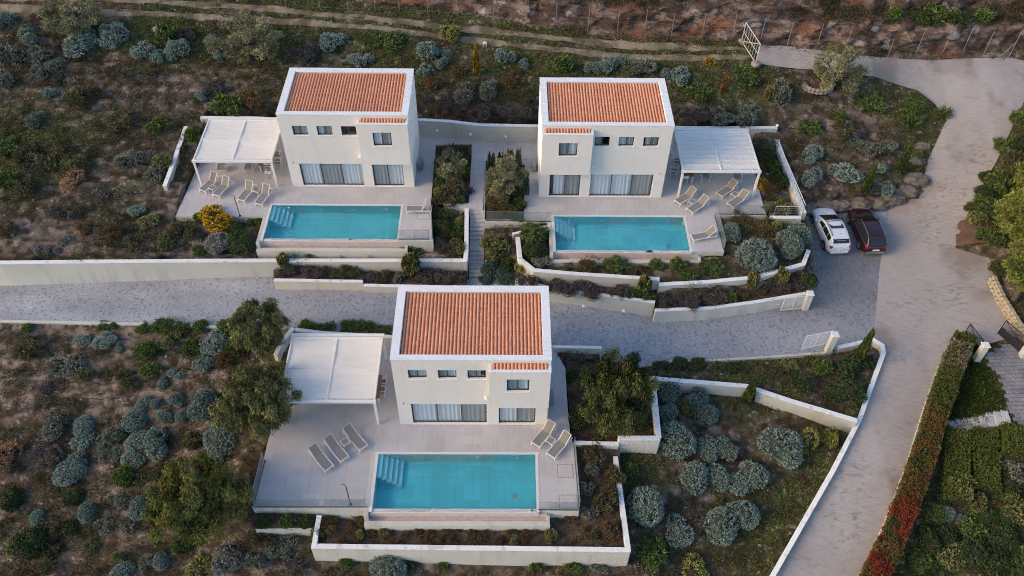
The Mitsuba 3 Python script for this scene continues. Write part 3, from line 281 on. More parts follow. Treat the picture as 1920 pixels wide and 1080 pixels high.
 (-21.53, -8.23, -4.12, 0.69, 0.55, 'silver', 233), (-14.82, -7.91, -2.89, 1.14, 1.21, 'heather', 430), (-29.27, -6.5, -4.43, 1.02, 1.08, 'olive', 22), (-27.78, -6.38, -4.29, 1.02, 1.08, 'dark', 66),
 (-11.78, -7.8, -2.26, 0.78, 0.59, 'grey', 520), (-10.73, -8.16, -2.51, 0.71, 0.55, 'lav', 552), (-11.0, -7.4, -2.06, 0.65, 0.48, 'grey', 545), (-16.59, -8.21, -3.46, 0.82, 0.64, 'yell', 378),
 (-25.94, -5.49, -3.87, 0.85, 0.9, 'scrub', 125), (-18.07, -6.89, -3.11, 0.66, 0.7, 'green', 340), (-13.07, -8.3, -2.68, 0.81, 0.86, 'grey', 480), (-30.1, -3.73, -3.68, 0.87, 0.92, 'dark', 20),
 (-26.3, -7.48, -4.44, 1.01, 0.78, 'scrub', 100), (-12.49, -7.07, -1.9, 0.81, 0.59, 'scrub', 500)]),
 'wlow': ('on the lower left slope',
 [(-20.2, 2.59, -1.2, 0.58, 0.62, 'silver', 334), (-22.4, 2.4, -1.48, 0.65, 0.39, 'silver', 274), (-21.72, 2.33, -1.47, 0.4, 0.39, 'silver', 292), (-20.08, 2.6, -1.18, 0.58, 0.35, 'silver', 337),
 (-18.33, 1.77, -1.03, 1.08, 1.14, 'silver', 379), (-20.82, 1.48, -1.66, 0.54, 0.57, 'silver', 312), (-19.64, 1.31, -1.43, 0.47, 0.49, 'silver', 342), (-20.71, -0.35, -1.98, 1.2, 1.28, 'silver', 304),
 (-22.99, 1.31, -1.84, 0.9, 0.65, 'silver', 252), (-22.38, 0.15, -2.11, 0.89, 0.58, 'silver', 262), (-23.95, 0.39, -2.13, 0.79, 0.83, 'grey', 220), (-26.33, 0.98, -2.08, 0.79, 0.48, 'silver', 158),
 (-26.0, 0.18, -2.29, 0.97, 0.58, 'silver', 162), (-26.3, -1.31, -2.74, 0.71, 0.75, 'silver', 144), (-26.7, -2.01, -2.97, 0.98, 0.6, 'silver', 128), (-25.86, -1.95, -2.89, 0.53, 0.56, 'silver', 152),
 (-16.49, -0.46, -0.98, 1.26, 0.75, 'silver', 416), (-16.42, -1.55, -1.14, 0.83, 0.5, 'silver', 412), (-24.62, -0.62, -2.43, 0.71, 0.43, 'grey', 195), (-23.7, -0.83, -2.42, 0.6, 0.36, 'grey', 219),
 (-22.4, -1.26, -2.38, 0.77, 0.46, 'silver', 252), (-30.85, -1.11, -2.94, 1.06, 1.13, 'dry', 19), (-28.19, -0.94, -2.75, 1.14, 0.68, 'lav', 94), (-28.17, 0.86, -2.21, 1.15, 0.74, 'grey', 107),
 (-22.21, -2.52, -2.61, 1.11, 0.69, 'green', 249), (-20.11, -2.69, -2.25, 0.52, 0.55, 'dark', 305), (-18.34, -0.68, -1.47, 0.88, 0.93, 'scrub', 365)]),
 'wmid': ('on the planted slope below the lane at left',
 [(-31.46, 6.53, -0.77, 1.17, 1.03, 'scrub', 58), (-28.5, 5.24, -0.98, 1.38, 0.83, 'grey', 127), (-28.0, 7.16, -0.49, 0.61, 0.36, 'silver', 153), (-27.47, 7.31, -0.42, 0.34, 0.2, 'silver', 168),
 (-26.14, 6.92, -0.43, 0.83, 0.5, 'silver', 200), (-25.16, 6.52, -0.45, 0.38, 0.39, 'silver', 223), (-21.46, 6.83, -0.17, 0.83, 0.5, 'olive', 322), (-18.45, 6.72, -0.08, 1.09, 0.65, 'silver', 401),
 (-18.84, 5.01, -0.42, 0.85, 0.71, 'silver', 382), (-19.9, 6.18, -0.26, 0.82, 0.87, 'green', 360), (-22.45, 5.8, -0.45, 1.19, 0.72, 'green', 290), (-22.73, 4.96, -0.68, 0.93, 0.56, 'green', 278),
 (-23.94, 4.13, -0.97, 0.81, 0.6, 'scrub', 241), (-21.62, 3.8, -0.98, 0.55, 0.58, 'silver', 302), (-20.65, 4.23, -0.78, 0.63, 0.38, 'silver', 330), (-17.26, 5.07, -0.25, 0.66, 0.7, 'rust', 424),
 (-16.79, 5.77, -0.1, 0.74, 0.79, 'green', 440), (-29.2, 3.97, -1.36, 0.92, 0.55, 'lav', 100), (-27.07, 4.46, -1.1, 0.55, 0.59, 'olive', 160)]),
 'wtop': ('along the lower edge of the cobbled lane',
 [(-31.85, 8.31, -0.36, 0.61, 0.37, 'green', 61), (-26.68, 8.29, -0.18, 0.5, 0.3, 'green', 195), (-25.73, 8.25, -0.13, 0.42, 0.25, 'green', 219), (-23.64, 7.93, -0.03, 0.57, 0.34, 'green', 271),
 (-22.42, 8.0, 0.06, 0.8, 0.48, 'green', 303), (-20.98, 7.83, 0.04, 0.68, 0.41, 'green', 340), (-19.29, 7.9, 0.09, 0.76, 0.46, 'green', 385), (-17.57, 7.86, 0.14, 0.95, 0.57, 'green', 430)])},
 'walls': {'a_back': ([(-12.617, 7.01, 1.0), (-10.887, 6.895, 0.8), (-5.866, 6.699, 0.6)], [-0.2, -0.2, -0.2], 0.25, ''),
 'a_back_r': ([(5.349, 6.043, 0.42), (8.766, 5.965, 0.42)], [-0.3, -0.3], 0.22, ''),
 'a_left': ([(-13.449, 4.848, 1.0), (-13.191, 6.056, 1.0), (-12.649, 7.203, 1.0)], [-0.4, -0.4, -0.4], 0.28, ''),
 'a_low': ([(-13.066, -6.835, -1.0), (-9.53, -6.794, -1.0)], [-2.2, -2.2], 0.18, ''),
 'b_back_l': ([(-23.048, 26.6, 4.5), (-19.262, 26.641, 4.5), (-16.028, 26.388, 4.5)], [2.4, 2.4, 2.4], 0.3, ''),
 'b_left': ([(-24.186, 19.429, 3.4), (-23.975, 22.313, 3.9), (-23.96, 25.917, 4.2)], [2.2, 2.6, 3.0], 0.3, ''),
 'bc_back': ([(-5.232, 26.707, 4.35), (-2.717, 26.517, 4.35), (-0.072, 26.042, 4.35), (4.739, 25.95, 4.35)], [2.5, 2.5, 2.5, 2.5], 0.3, ''),
 'bedtop': ([(6.467, -1.5, 0.02), (9.323, -1.62, 0.1)], [-1.5, -1.5], 0.25, ''),
 'blockr': ([(12.045, -1.315, 0.45), (12.205, 3.571, 0.45)], [-1.6, -1.2], 0.3, ''),
 'blockw': ([(9.302, -1.443, 0.45), (11.928, -1.435, 0.45)], [-1.6, -1.6], 0.3, ''),
 'c_back': ([(15.505, 25.85, 4.35), (24.393, 25.944, 4.35)], [2.5, 2.5], 0.3, ''),
 'c_left_bed': ([(2.612, 15.052, 2.62), (5.514, 15.915, 2.7)], [1.5, 1.5], 0.2, ''),
 'c_mid': ([(13.036, 10.214, 2.3), (16.671, 10.496, 2.3), (20.221, 10.989, 2.3), (24.017, 12.348, 2.3), (24.768, 13.839, 2.3)], [0.6, 0.6, 0.6, 0.4, 0.4], 0.3, ''),
 'c_right': ([(24.244, 25.429, 3.6), (24.38, 23.936, 3.35), (24.852, 17.436, 2.75)], [2, 2, 0.3], 0.35, ''),
 'c_rightfront': ([(22.295, 16.817, 2.75), (24.671, 16.835, 2.75)], [0.2, 0.2], 0.3, ''),
 'c_upper': ([(2.81, 14.788, 2.6), (2.99, 12.506, 2.55), (4.058, 11.382, 2.5), (7.118, 11.033, 2.5), (13.086, 10.549, 2.5)], [0.6, 0.6, 0.6, 0.6, 0.6], 0.3, ''),
 'lane': ([(-69.962, 13.861, 2.6), (-50.399, 13.21, 2.4), (-34.513, 12.063, 2.3), (-23.136, 12.446, 2.15), (-14.931, 12.846, 1.85), (-0.814, 12.941, 1.85)], [-1, -0.9, -0.4, 0, 0, 0], 0.32,
 'long cream rendered wall holding the upper left garden above the cobbled lane'),
 'planter_b1': ([(-14.893, 11.523, 1.2), (-8.38, 11.404, 1.2)], [0, 0], 0.25, ''),
 'planter_b2': ([(-8.344, 11.218, 1.0), (-0.739, 11.054, 1.0)], [0, 0], 0.25, ''),
 'planter_c1': ([(2.759, 11.073, 1.75), (5.216, 10.454, 1.7), (12.689, 9.11, 1.65)], [0, 0, 0], 0.25, ''),
 'planter_c2': ([(12.698, 8.575, 1.4), (16.564, 8.797, 1.4), (20.113, 9.423, 1.4), (23.882, 10.268, 1.4)], [0, 0, 0, 0], 0.25, ''),
 'stair_left': ([(-0.775, 12.941, 1.85), (-0.726, 14.007, 1.95), (-0.774, 17.663, 2.85)], [0, 0, 1.5], 0.3, ''),
 'w5': ([(12.278, 3.384, 0.28), (18.33, 2.79, 0.28), (20.957, 1.631, 0.28), (25.057, 0.071, 0.25)], [-1.3, -1.3, -1.3, -1.3], 0.3, ''),
 'w6': ([(25.222, 5.785, 0.75), (27.78, 6.381, 0.85), (28.155, 6.003, 0.85), (28.119, 5.518, 0.75), (25.361, 0.66, -0.2), (22.954, -2.738, -0.9), (18.078, -9.092, -2.55), (14.256, -14.087, -4.3)],
 [-0.2, -0.2, -0.2, -0.3, -1.4, -2.2, -3.6, -6], 0.28, ''),
 'w7': ([(-9.462, -8.15, -0.88), (9.471, -8.44, -0.7)], [-3.1, -3.1], 0.28, ''),
 'w7l': ([(-9.345, -6.208, -0.5), (-9.462, -8.15, -0.88)], [-2.5, -3.1], 0.28, ''),
 'w7r': ([(9.534, -8.44, -0.7), (9.245, -2.199, -0.3)], [-3.1, -1.6], 0.28, '')},
 'zone_E2': [(8.945, 4.594, 0.15), (13.254, 5.19, 0.12), (24.612, 5.806, 0.3), (25.385, 6.157, 0.4), (28.023, 6.679, 0.6), (28.423, 5.872, 0.6), (25.232, 0.319, 0.25), (21.043, 2.018, 0.28), (18.406, 3.188, 0.28),
 (12.321, 3.742, 0.28)],
 'zone_L': [(-132.61, 10.202, -1.8), (-69.814, 9.527, -1.2), (-50.044, 9.213, -0.7), (-34.301, 8.827, -0.2), (-22.602, 8.347, 0.15), (-15.688, 7.996, 0.2), (-5.789, 7.565, 0.25), (5.339, 6.55, 0.2), (8.82, 6.424, 0.2),
 (8.938, 4.503, 0.15), (12.321, 3.742, 0.28), (18.406, 3.188, 0.28), (21.043, 2.018, 0.28), (25.138, 0.361, 0.25), (23.047, -2.796, -0.8), (18.158, -9.114, -2.5), (11.22, -17.664, -5.7), (-5.783, -41.101, -12.0),
 (-153.205, -40.31, -12.0)],
 'zone_R': [(49.69, 34.038, 6.5), (47.917, 30.527, 5.6), (45.551, 28.765, 5.2), (41.74, 22.977, 3.6), (39.406, 19.907, 2.3), (37.661, 17.364, 1.5), (36.651, 15.427, 1.25), (38.746, 14.176, 1.2), (38.461, 11.257, 1.1),
 (38.329, 8.36, 1.0), (39.757, 6.321, 1.0), (37.775, 6.815, 0.85), (35.006, 6.077, 0.68), (33.287, 5.488, 0.52), (31.151, 2.726, -0.05), (28.583, -1.8, -1.0), (26.803, -4.744, -1.7), (24.01, -8.888, -3.0),
 (18.853, -17.596, -6.0), (1.109, -41.138, -12.0), (120.952, -41.781, -12.0), (190.65, 9.754, 6.0)]}
# ---------------------------------------------------------------- materials
def two(b): return {'type': 'twosided', 'bsdf': b}
def rgb(*c): return {'type': 'rgb', 'value': list(c)}
def prin(color, rough=0.7, **k): return {'type': 'principled', 'base_color': color, 'roughness': rough, **k}
def C3(r, g, b): return mi.Color3f(r, g, b)
def lerp3(a, b, t): return mix(a, b, t)
def mat(key, d): scene[key] = d; return key

def f_plaster(p, n, uv):
    big = fbm(p.x * .35, p.y * .35, p.z * .5, 3)
    streak = fbm(p.x * 3.1 + p.y * 2.3, p.y * .3, p.z * .35, 3)
    c = lerp3((.615, .578, .540), (.675, .638, .600), big)
    c = c * (1 - .05 * smoothstep(.55, .85, streak))
    return c
mat('plaster', two(prin(mikit.proc(f_plaster), .9, specular=.2)))
def f_gwall(p, n, uv):
    big = fbm(p.x * .3, p.y * .3, p.z * .6, 3)
    streak = fbm(p.x * 2.2 + p.y * 2.0, 3.1, p.z * .25, 3)
    c = lerp3((.46, .45, .395), (.545, .53, .475), big)
    c = c * (1 - .15 * smoothstep(.5, .85, streak))
    spot = smoothstep(.70, .80, noise(p.x * 2.7, p.y * 2.7, p.z * 2.7))
    return lerp3(c, (.62, .61, .56), spot * .12)
mat('garden_plaster', two(prin(mikit.proc(f_gwall), .92, specular=.15)))
def f_marble(p, n, uv):
    w = fbm(p.x * .7, p.y * .7, p.z * .7, 3) * 3
    v = dr.abs(dr.sin((p.x * 1.1 + p.y * 2.0 + w) * 2.6))
    vein = smoothstep(.10, .0, v) * smoothstep(.35, .6, noise(p.x * .9 + 7, p.y * .9))
    c = lerp3((.70, .70, .72), (.76, .755, .76), noise(p.x * 1.3, p.y * 1.3))
    return lerp3(c, (.34, .35, .38), vein * .8)
mat('marble', two(prin(mikit.proc(f_marble), .5, specular=.35)))
def f_paving(p, n, uv):
    jx, jy = p.x / 1.2, p.y / .6
    fx, fy = dr.abs(jx - dr.round(jx)) * 1.2, dr.abs(jy - dr.round(jy)) * .6
    joint = dr.maximum(smoothstep(.012, .004, fx), smoothstep(.012, .004, fy))
    tone = cell_rand(dr.floor(jx + .5), dr.floor(jy + .5))
    st = fbm(p.x * .45, p.y * .45, 1., 4)
    c = lerp3((.430, .405, .405), (.470, .445, .445), tone) * (.90 + .22 * st)
    c = c * (1 - .07 * smoothstep(.5, .8, fbm(p.x * 9, p.y * 1.2, 2., 2)))
    return lerp3(c, (.33, .31, .31), joint * .22)
mat('paving', two(prin(mikit.proc(f_paving), .75, specular=.25)))
mat('paving_bright', two(prin(mikit.proc(lambda p, n, uv: lerp3((.60, .565, .54), (.66, .63, .61), fbm(p.x * 1.5, p.y * 1.5, p.z))), .6)))
def f_otile(p, n, uv): return lerp3((.52, .43, .40), (.60, .50, .46), fbm(p.x * 2.1, p.y * 2, p.z * 2)) * (.85 + .3 * fbm(p.x * 7, p.y * 7, p.z * 3))
mat('overflow_tile', two(prin(mikit.proc(f_otile), .45, specular=.4)))
def f_basin(p, n, uv):
    jx, jy = p.x / 1.05, p.y / 1.05
    j = dr.maximum(smoothstep(.02, .006, dr.abs(jx - dr.round(jx)) * 1.05), smoothstep(.02, .006, dr.abs(jy - dr.round(jy)) * 1.05))
    c = lerp3((.10, .56, .66), (.13, .62, .72), fbm(p.x * .7, p.y * .7, p.z)) * (.93 + .14 * cell_rand(dr.floor(jx + .5), dr.floor(jy + .5)))
    return c * (1 - .18 * j)
mat('pool_finish', two({'type': 'diffuse', 'reflectance': mikit.proc(f_basin)}))
mat('pool_step', two({'type': 'diffuse', 'reflectance': mikit.proc(lambda p, n, uv: lerp3((.24, .62, .72), (.30, .68, .76), fbm(p.x * 2, p.y * 2, p.z)))}))
def f_ripple(p, n, uv): return .004 * fbm(p.x * 2.2, p.y * 2.2, 0., 3)
mat('water', {'type': 'dielectric', 'int_ior': 1.33, 'ext_ior': 1.0})
def f_cobble(p, n, uv):
    a, b, r = voronoi(p.x * 6.2, p.y * 6.2)
    joint = smoothstep(.16, .03, b - a)
    big = fbm(p.x * .22, p.y * .3, 4., 4)
    c = lerp3((.325, .335, .372), (.410, .424, .465), r)
    c = lerp3(c, (.22, .22, .25), smoothstep(.80, .95, r) * .8)
    c = c * (.80 + .42 * big)
    wear = smoothstep(.45, .75, fbm(p.x * .12 + 9, p.y * .5, 1., 3))
    c = c * (.86 + .22 * wear)
    dark_patch = smoothstep(7.5, 2.5, dr.sqrt(dr.square((p.x - 27.5) * .8) + dr.square(p.y - 13.5))) * (.55 + .5 * fbm(p.x * .3, p.y * .3, 8., 3))  # cobbles darker in a soft uneven patch round the parking
    c = c * (1 - .45 * dark_patch)
    return lerp3(c, (.14, .135, .14), joint * .62)
def h_cobble(p, n, uv):
    a, b, r = voronoi(p.x * 6.2, p.y * 6.2)
    return .022 * smoothstep(.0, .22, b - a) + .012 * r
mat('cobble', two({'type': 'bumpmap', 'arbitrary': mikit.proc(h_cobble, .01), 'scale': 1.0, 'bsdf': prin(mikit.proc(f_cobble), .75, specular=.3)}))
def f_conc(p, n, uv):
    big = fbm(p.x * .17, p.y * .17, 2., 4)
    fine = fbm(p.x * 3.0, p.y * 9.0, 1., 3)
    brush = fbm(p.x * 1.2 + p.y * 1.0, (p.y - .12 * p.x) * 14, 4., 2)
    c = lerp3((.285, .252, .238), (.395, .355, .335), big) * (.84 + .26 * fine + .06 * brush)
    gl = (p.y + .45 * p.x + .5 * noise(p.x * .4, p.y * .4)) / .42
    groove = smoothstep(.10, .02, dr.abs(gl - dr.round(gl))) * smoothstep(.40, .62, fbm(p.x * .6, p.y * .9, 6., 3))
    c = c * (1 - .16 * groove)
    scuff = smoothstep(.48, .85, fbm(p.x * 3.2, p.y * 5.5, 2., 4)) * smoothstep(.48, .68, fbm(p.x * .30, p.y * .30, 9., 3))
    c = c * (1 - .34 * scuff)
    stain = smoothstep(.60, .78, fbm(p.x * .35 + 5, p.y * .28, 7., 4))
    c = lerp3(c, (.19, .145, .12), stain * .6)
    mark = smoothstep(.68, .80, fbm(p.x * .9, p.y * 3.4 + p.x * .8, 3., 3)) * smoothstep(.42, .62, noise(p.x * .2, p.y * .2, 5.))
    c = lerp3(c, (.17, .14, .13), mark * .35)
    pale = smoothstep(.55, .8, fbm(p.x * .5, p.y * .16, 11., 3))
    return lerp3(c, (.43, .39, .37), pale * .35)
def h_conc(p, n, uv):
    return .008 * dr.sin((p.y + .5 * p.x + .4 * noise(p.x * .5, p.y * .5)) * 34) + .015 * fbm(p.x * 6, p.y * 6, 0., 2)
mat('concrete_road', two({'type': 'bumpmap', 'arbitrary': mikit.proc(h_conc, .02), 'scale': 1.0, 'bsdf': prin(mikit.proc(f_conc), .85, specular=.2)}))
def f_soilmod(p, n, uv): return smoothstep(.30, .75, fbm(p.x * 1.9, p.y * 1.9, p.z * 1.9, 4))
def f_soilmod2(p, n, uv): return smoothstep(.56, .70, fbm(p.x * 4.2 + 3, p.y * 4.2, p.z * 4.2, 3)) * .9
VC = {'type': 'mesh_attribute', 'name': 'vertex_color'}
def h_soil(p, n, uv): return .10 * fbm(p.x * 3, p.y * 3, p.z * 3, 4)
_dark = {'type': 'diffuse', 'reflectance': rgb(.055, .042, .030)}
_pale = {'type': 'diffuse', 'reflectance': rgb(.33, .27, .235)}
scene['soil'] = two({'type': 'bumpmap', 'arbitrary': mikit.proc(h_soil, .03), 'scale': 1.0, 'bsdf': {'type': 'blendbsdf', 'weight': mikit.proc(f_soilmod),
     'a': _dark, 'b': {'type': 'blendbsdf', 'weight': mikit.proc(f_soilmod2), 'a': {'type': 'diffuse', 'reflectance': VC}, 'b': _pale}}})
def f_bed(p, n, uv): return lerp3((.040, .030, .022), (.155, .110, .088), fbm(p.x * 2.4, p.y * 2.4, p.z, 4))
mat('bed_soil', two({'type': 'bumpmap', 'arbitrary': mikit.proc(h_soil, .03), 'scale': 1.0, 'bsdf': {'type': 'diffuse', 'reflectance': mikit.proc(f_bed)}}))
def f_rock(p, n, uv):
    b = fbm(p.x * .9, p.y * .9, p.z * 1.6, 4)
    c = lerp3((.070, .048, .037), (.225, .165, .138), smoothstep(.38, .72, b))
    c = lerp3(c, (.40, .33, .29), smoothstep(.62, .74, fbm(p.x * .8 + 11, p.y * .8, p.z * 1.1, 3)) * .8)
    red = smoothstep(.5, .72, fbm(p.x * .25 + 3, p.y * .25, p.z * .5, 3))
    c = lerp3(c, (.20, .088, .055), red * .75)
    crack = smoothstep(.06, .0, dr.abs(fbm(p.x * 1.3, p.y * 1.3, p.z * 2.2, 3) - .5))
    return lerp3(c, (.05, .036, .03), crack * .7)
def h_rock(p, n, uv): return .25 * fbm(p.x * 1.8, p.y * 1.8, p.z * 2.5, 4)
mat('rock', two({'type': 'bumpmap', 'arbitrary': mikit.proc(h_rock, .03), 'scale': 1.0, 'bsdf': {'type': 'diffuse', 'reflectance': mikit.proc(f_rock)}}))
def f_stone(p, n, uv): return lerp3((.20, .165, .14), (.36, .31, .27), fbm(p.x * 3, p.y * 3, p.z * 3, 3))
mat('pale_stone', two({'type': 'diffuse', 'reflectance': mikit.proc(f_stone)}))
def f_boulder(p, n, uv): return lerp3((.10, .082, .068), (.27, .225, .19), fbm(p.x * 1.6, p.y * 1.6, p.z * 2.6, 4)) * (1 - .5 * smoothstep(.05, .0, dr.abs(fbm(p.x * 1.1, p.y * 1.1, p.z * 2.4, 3) - .5)))
mat('boulder_rock', two({'type': 'bumpmap', 'arbitrary': mikit.proc(h_rock, .03), 'scale': 1.0, 'bsdf': {'type': 'diffuse', 'reflectance': mikit.proc(f_boulder)}}))
def f_warmstone(p, n, uv): return lerp3((.33, .26, .18), (.50, .42, .31), fbm(p.x * 2, p.y * 2, p.z * 2, 3))
mat('yellow_stone', two({'type': 'diffuse', 'reflectance': mikit.proc(f_warmstone)}))
def f_paver(p, n, uv): return lerp3((.17, .165, .185), (.25, .24, .255), cell_rand(dr.floor(p.x * 2.1), dr.floor(p.y * 2.1))) * (.8 + .35 * fbm(p.x * 3, p.y * 3, p.z))
mat('paver_stone', two(prin(mikit.proc(f_paver), .8)))
mat('paver_pale', two(prin(mikit.proc(lambda p, n, uv: lerp3((.40, .385, .375), (.52, .50, .485), cell_rand(dr.floor(p.x * 2.7), dr.floor(p.y * 2.7))) * (.85 + .3 * fbm(p.x * 4, p.y * 4, p.z))), .8)))
scene['leaf'] = two({'type': 'diffuse', 'reflectance': VC})
scene['tile_clay'] = two(prin(VC, .75, specular=.25))
mat('clay_gutter', two(prin(rgb(.20, .035, .02), .7)))
mat('white_metal', two(prin(rgb(.68, .66, .64), .45, specular=.4)))
mat('canopy_fabric', two(prin(mikit.proc(lambda p, n, uv: lerp3((.63, .60, .56), (.69, .66, .62), fbm(p.x * 1.2, p.y * 5, 0.))), .85)))
mat('sling_fabric', two(prin(mikit.proc(lambda p, n, uv: lerp3((.185, .182, .182), (.220, .216, .215), noise(p.x * 30, p.y * 30, p.z * 30))), .85)))
scene['sling_back'] = {'type': 'principledthin', 'base_color': rgb(.275, .25, .22), 'roughness': .8, 'diff_trans': .5}
mat('grey_frame', two(prin(rgb(.045, .052, .06), .45, specular=.4)))
mat('dark_metal', two(prin(rgb(.02, .02, .022), .5)))
mat('steel', two(prin(rgb(.42, .42, .42), .4, metallic=.6)))
scene['window_glass'] = {'type': 'thindielectric', 'int_ior': 1.5}
scene['fence_glass'] = {'type': 'blendbsdf', 'weight': {'type': 'rgb', 'value': .20}, 'a': {'type': 'thindielectric', 'int_ior': 1.5}, 'b': two({'type': 'diffuse', 'reflectance': rgb(.18, .27, .27)})}
mat('curtain_white', two({'type': 'diffuse', 'reflectance': rgb(.47, .545, .59)}))
mat('curtain_grey', two({'type': 'diffuse', 'reflectance': rgb(.25, .285, .30)}))
mat('curtain_mid', two({'type': 'diffuse', 'reflectance': rgb(.33, .39, .42)}))
mat('room_dark', two({'type': 'diffuse', 'reflectance': rgb(.06, .055, .05)}))
mat('lamp_white', two(prin(rgb(.78, .76, .72), .5)))
mat('plastic_grey', two(prin(rgb(.22, .22, .23), .5)))
mat('bark', two({'type': 'diffuse', 'reflectance': mikit.proc(lambda p, n, uv: lerp3((.06, .045, .035), (.16, .125, .10), fbm(p.x * 6, p.y * 6, p.z * 2)))}))
mat('twig_shade', two({'type': 'diffuse', 'reflectance': rgb(.040, .036, .024)}))  # dark twig colour, doubles as the shade inside the foliage
mat('twig_shade_grey', two({'type': 'diffuse', 'reflectance': rgb(.052, .060, .048)}))
mat('wall_top_skylit', two(prin(mikit.proc(lambda p, n, uv: lerp3((.66, .66, .65), (.74, .735, .725), fbm(p.x * 1.3, p.y * 1.3, p.z)) * (1 - .25 * smoothstep(.62, .8, fbm(p.x * 2.6, p.y * 2.6, 3., 3)))), .85)))  # paler than the wall faces: sky light on the tops put into colour
mat('car_white', two(prin(rgb(.62, .64, .66), .3, clearcoat=1.0, clearcoat_gloss=.9, specular=.5)))
mat('car_red', two(prin(rgb(.019, .003, .006), .28, clearcoat=1.0, clearcoat_gloss=.9, specular=.5)))
mat('car_glass', two(prin(rgb(.012, .015, .018), .08, specular=.6)))
mat('tyre', two(prin(rgb(.018, .018, .018), .8)))
mat('alloy', two(prin(rgb(.30, .30, .31), .35, metallic=.7)))
mat('black_trim', two(prin(rgb(.02, .02, .02), .6)))
mat('tail_red', two(prin(rgb(.35, .015, .012), .2, clearcoat=1.0)))
mat('plate_white', two(prin(rgb(.65, .65, .62), .5)))
mat('brown_brick', two({'type': 'diffuse', 'reflectance': mikit.proc(lambda p, n, uv: lerp3((.10, .055, .04), (.16, .095, .075), fbm(p.x * 3, p.y * 3, 0.)))}))
mat('wood_dark', two(prin(mikit.proc(lambda p, n, uv: lerp3((.12, .08, .055), (.20, .14, .10), noise(p.x * 3, p.y * 30))), .6)))
# ---------------------------------------------------------------- helpers
def uniq(k):
    if k not in scene and k not in labels: return k
    i = 1
    while f'{k}_{i:03d}' in scene or f'{k}_{i:03d}' in labels: i += 1
    return f'{k}_{i:03d}'
def add(key, mesh, bsdf, smooth=False, **k):
    key = uniq(key)
    if isinstance(mesh, list): mesh = cat(mesh)
    scene[key] = mikit.ply(mesh, bsdf, smooth, **k)
    return key
def thing(name, label, cat_, group=None):
    key = uniq(name); labels[key] = {'label': label, 'category': cat_}
    if group: labels[key]['group'] = group
    return key
def tag(key, label, cat_, group=None):
    labels[key] = {'label': label, 'category': cat_}
    if group: labels[key]['group'] = group
    return key
def struct(key): labels[key] = {**labels.get(key, {}), 'kind': 'structure'}; return key
def stuff(key, label=None, cat_=None):
    labels[key] = {'kind': 'stuff'}
    if label: labels[key]['label'] = label
    if cat_: labels[key]['category'] = cat_
    return key
def cat(ms): return trimesh.util.concatenate([m for m in ms if m is not None])
def tm(v, f): return trimesh.Trimesh(np.asarray(v, float), np.asarray(f, int), process=False)
_BF = np.array([[0, 1, 3], [0, 3, 2], [4, 6, 7], [4, 7, 5], [0, 4, 5], [0, 5, 1], [2, 3, 7], [2, 7, 6], [0, 2, 6], [0, 6, 4], [1, 5, 7], [1, 7, 3]])
def box(x0, x1, y0, y1, z0, z1):
    return tm([[x, y, z] for x in (x0, x1) for y in (y0, y1) for z in (z0, z1)], _BF)
def bevel_box(x0, x1, y0, y1, z0, z1, b=.02):
    v = []
    for z, i in ((z0, 0), (z1 - b, 0), (z1, b)):
        v += [[x0 + i, y0 + i, z], [x1 - i, y0 + i, z], [x1 - i, y1 - i, z], [x0 + i, y1 - i, z]]
    f = [[0, 2, 1], [0, 3, 2], [8, 9, 10], [8, 10, 11]]
    for L0 in (0, 4):
        for k in range(4):
            a, b_ = L0 + k, L0 + (k + 1) % 4
            f += [[a, b_, b_ + 4], [a, b_ + 4, a + 4]]
    return tm(v, f)
def rot_z(m, deg, c=(0, 0, 0)):
    m = m.copy(); a = math.radians(deg); R_ = np.array([[math.cos(a), -math.sin(a), 0], [math.sin(a), math.cos(a), 0], [0, 0, 1]])
    m.vertices = (np.array(m.vertices) - c) @ R_.T + c
    return m
def move(m, x, y, z): m = m.copy(); m.vertices = np.array(m.vertices) + [x, y, z]; return m
def tube(pts, r, n=6, cap=True):
    pts = np.asarray(pts, float); k = len(pts); r = np.broadcast_to(np.asarray(r, float), (k,))
    d = np.gradient(pts, axis=0) if k > 2 else np.array([pts[1] - pts[0]] * 2)
    d /= np.linalg.norm(d, axis=1, keepdims=True) + 1e-12
    V = []
    for i in range(k):
        a = np.array([0, 0, 1.]) if abs(d[i][2]) < .9 else np.array([1., 0, 0])
        u = np.cross(d[i], a); u /= np.linalg.norm(u); w = np.cross(d[i], u)
        t = np.arange(n) * 2 * np.pi / n
        V.append(pts[i] + r[i] * (np.cos(t)[:, None] * u + np.sin(t)[:, None] * w))
    F_ = []
    for i in range(k - 1):
        for j in range(n):
            a, b = i * n + j, i * n + (j + 1) % n
            F_ += [[a, a + n, b + n], [a, b + n, b]]
    if cap:
        for j in range(1, n - 1): F_ += [[0, j, j + 1], [(k - 1) * n, (k - 1) * n + j + 1, (k - 1) * n + j]]
    return tm(np.vstack(V), F_)
def bar(p, q, w, h=None):
    """a square bar from p to q"""
    p, q = np.array(p, float), np.array(q, float); h = h or w
    d = q - p; l = np.linalg.norm(d); d /= l
    a = np.array([0, 0, 1.]) if abs(d[2]) < .9 else np.array([0, 1., 0])
    u = np.cross(d, a); u /= np.linalg.norm(u); w_ = np.cross(u, d)
    b = box(-w / 2, w / 2, 0, l, -h / 2, h / 2)
    v = np.array(b.vertices)
    b.vertices = p + v[:, :1] * u + v[:, 1:2] * d + v[:, 2:] * w_
    return b
def prism(poly, z0, z1):
    m = trimesh.creation.extrude_polygon(poly, z1 - z0, engine='earcut'); return move(m, 0, 0, z0)
def tps(p, s=.02):
    p = np.array(p); return RBFInterpolator(p[:, :2], p[:, 2], kernel='linear', smoothing=s)
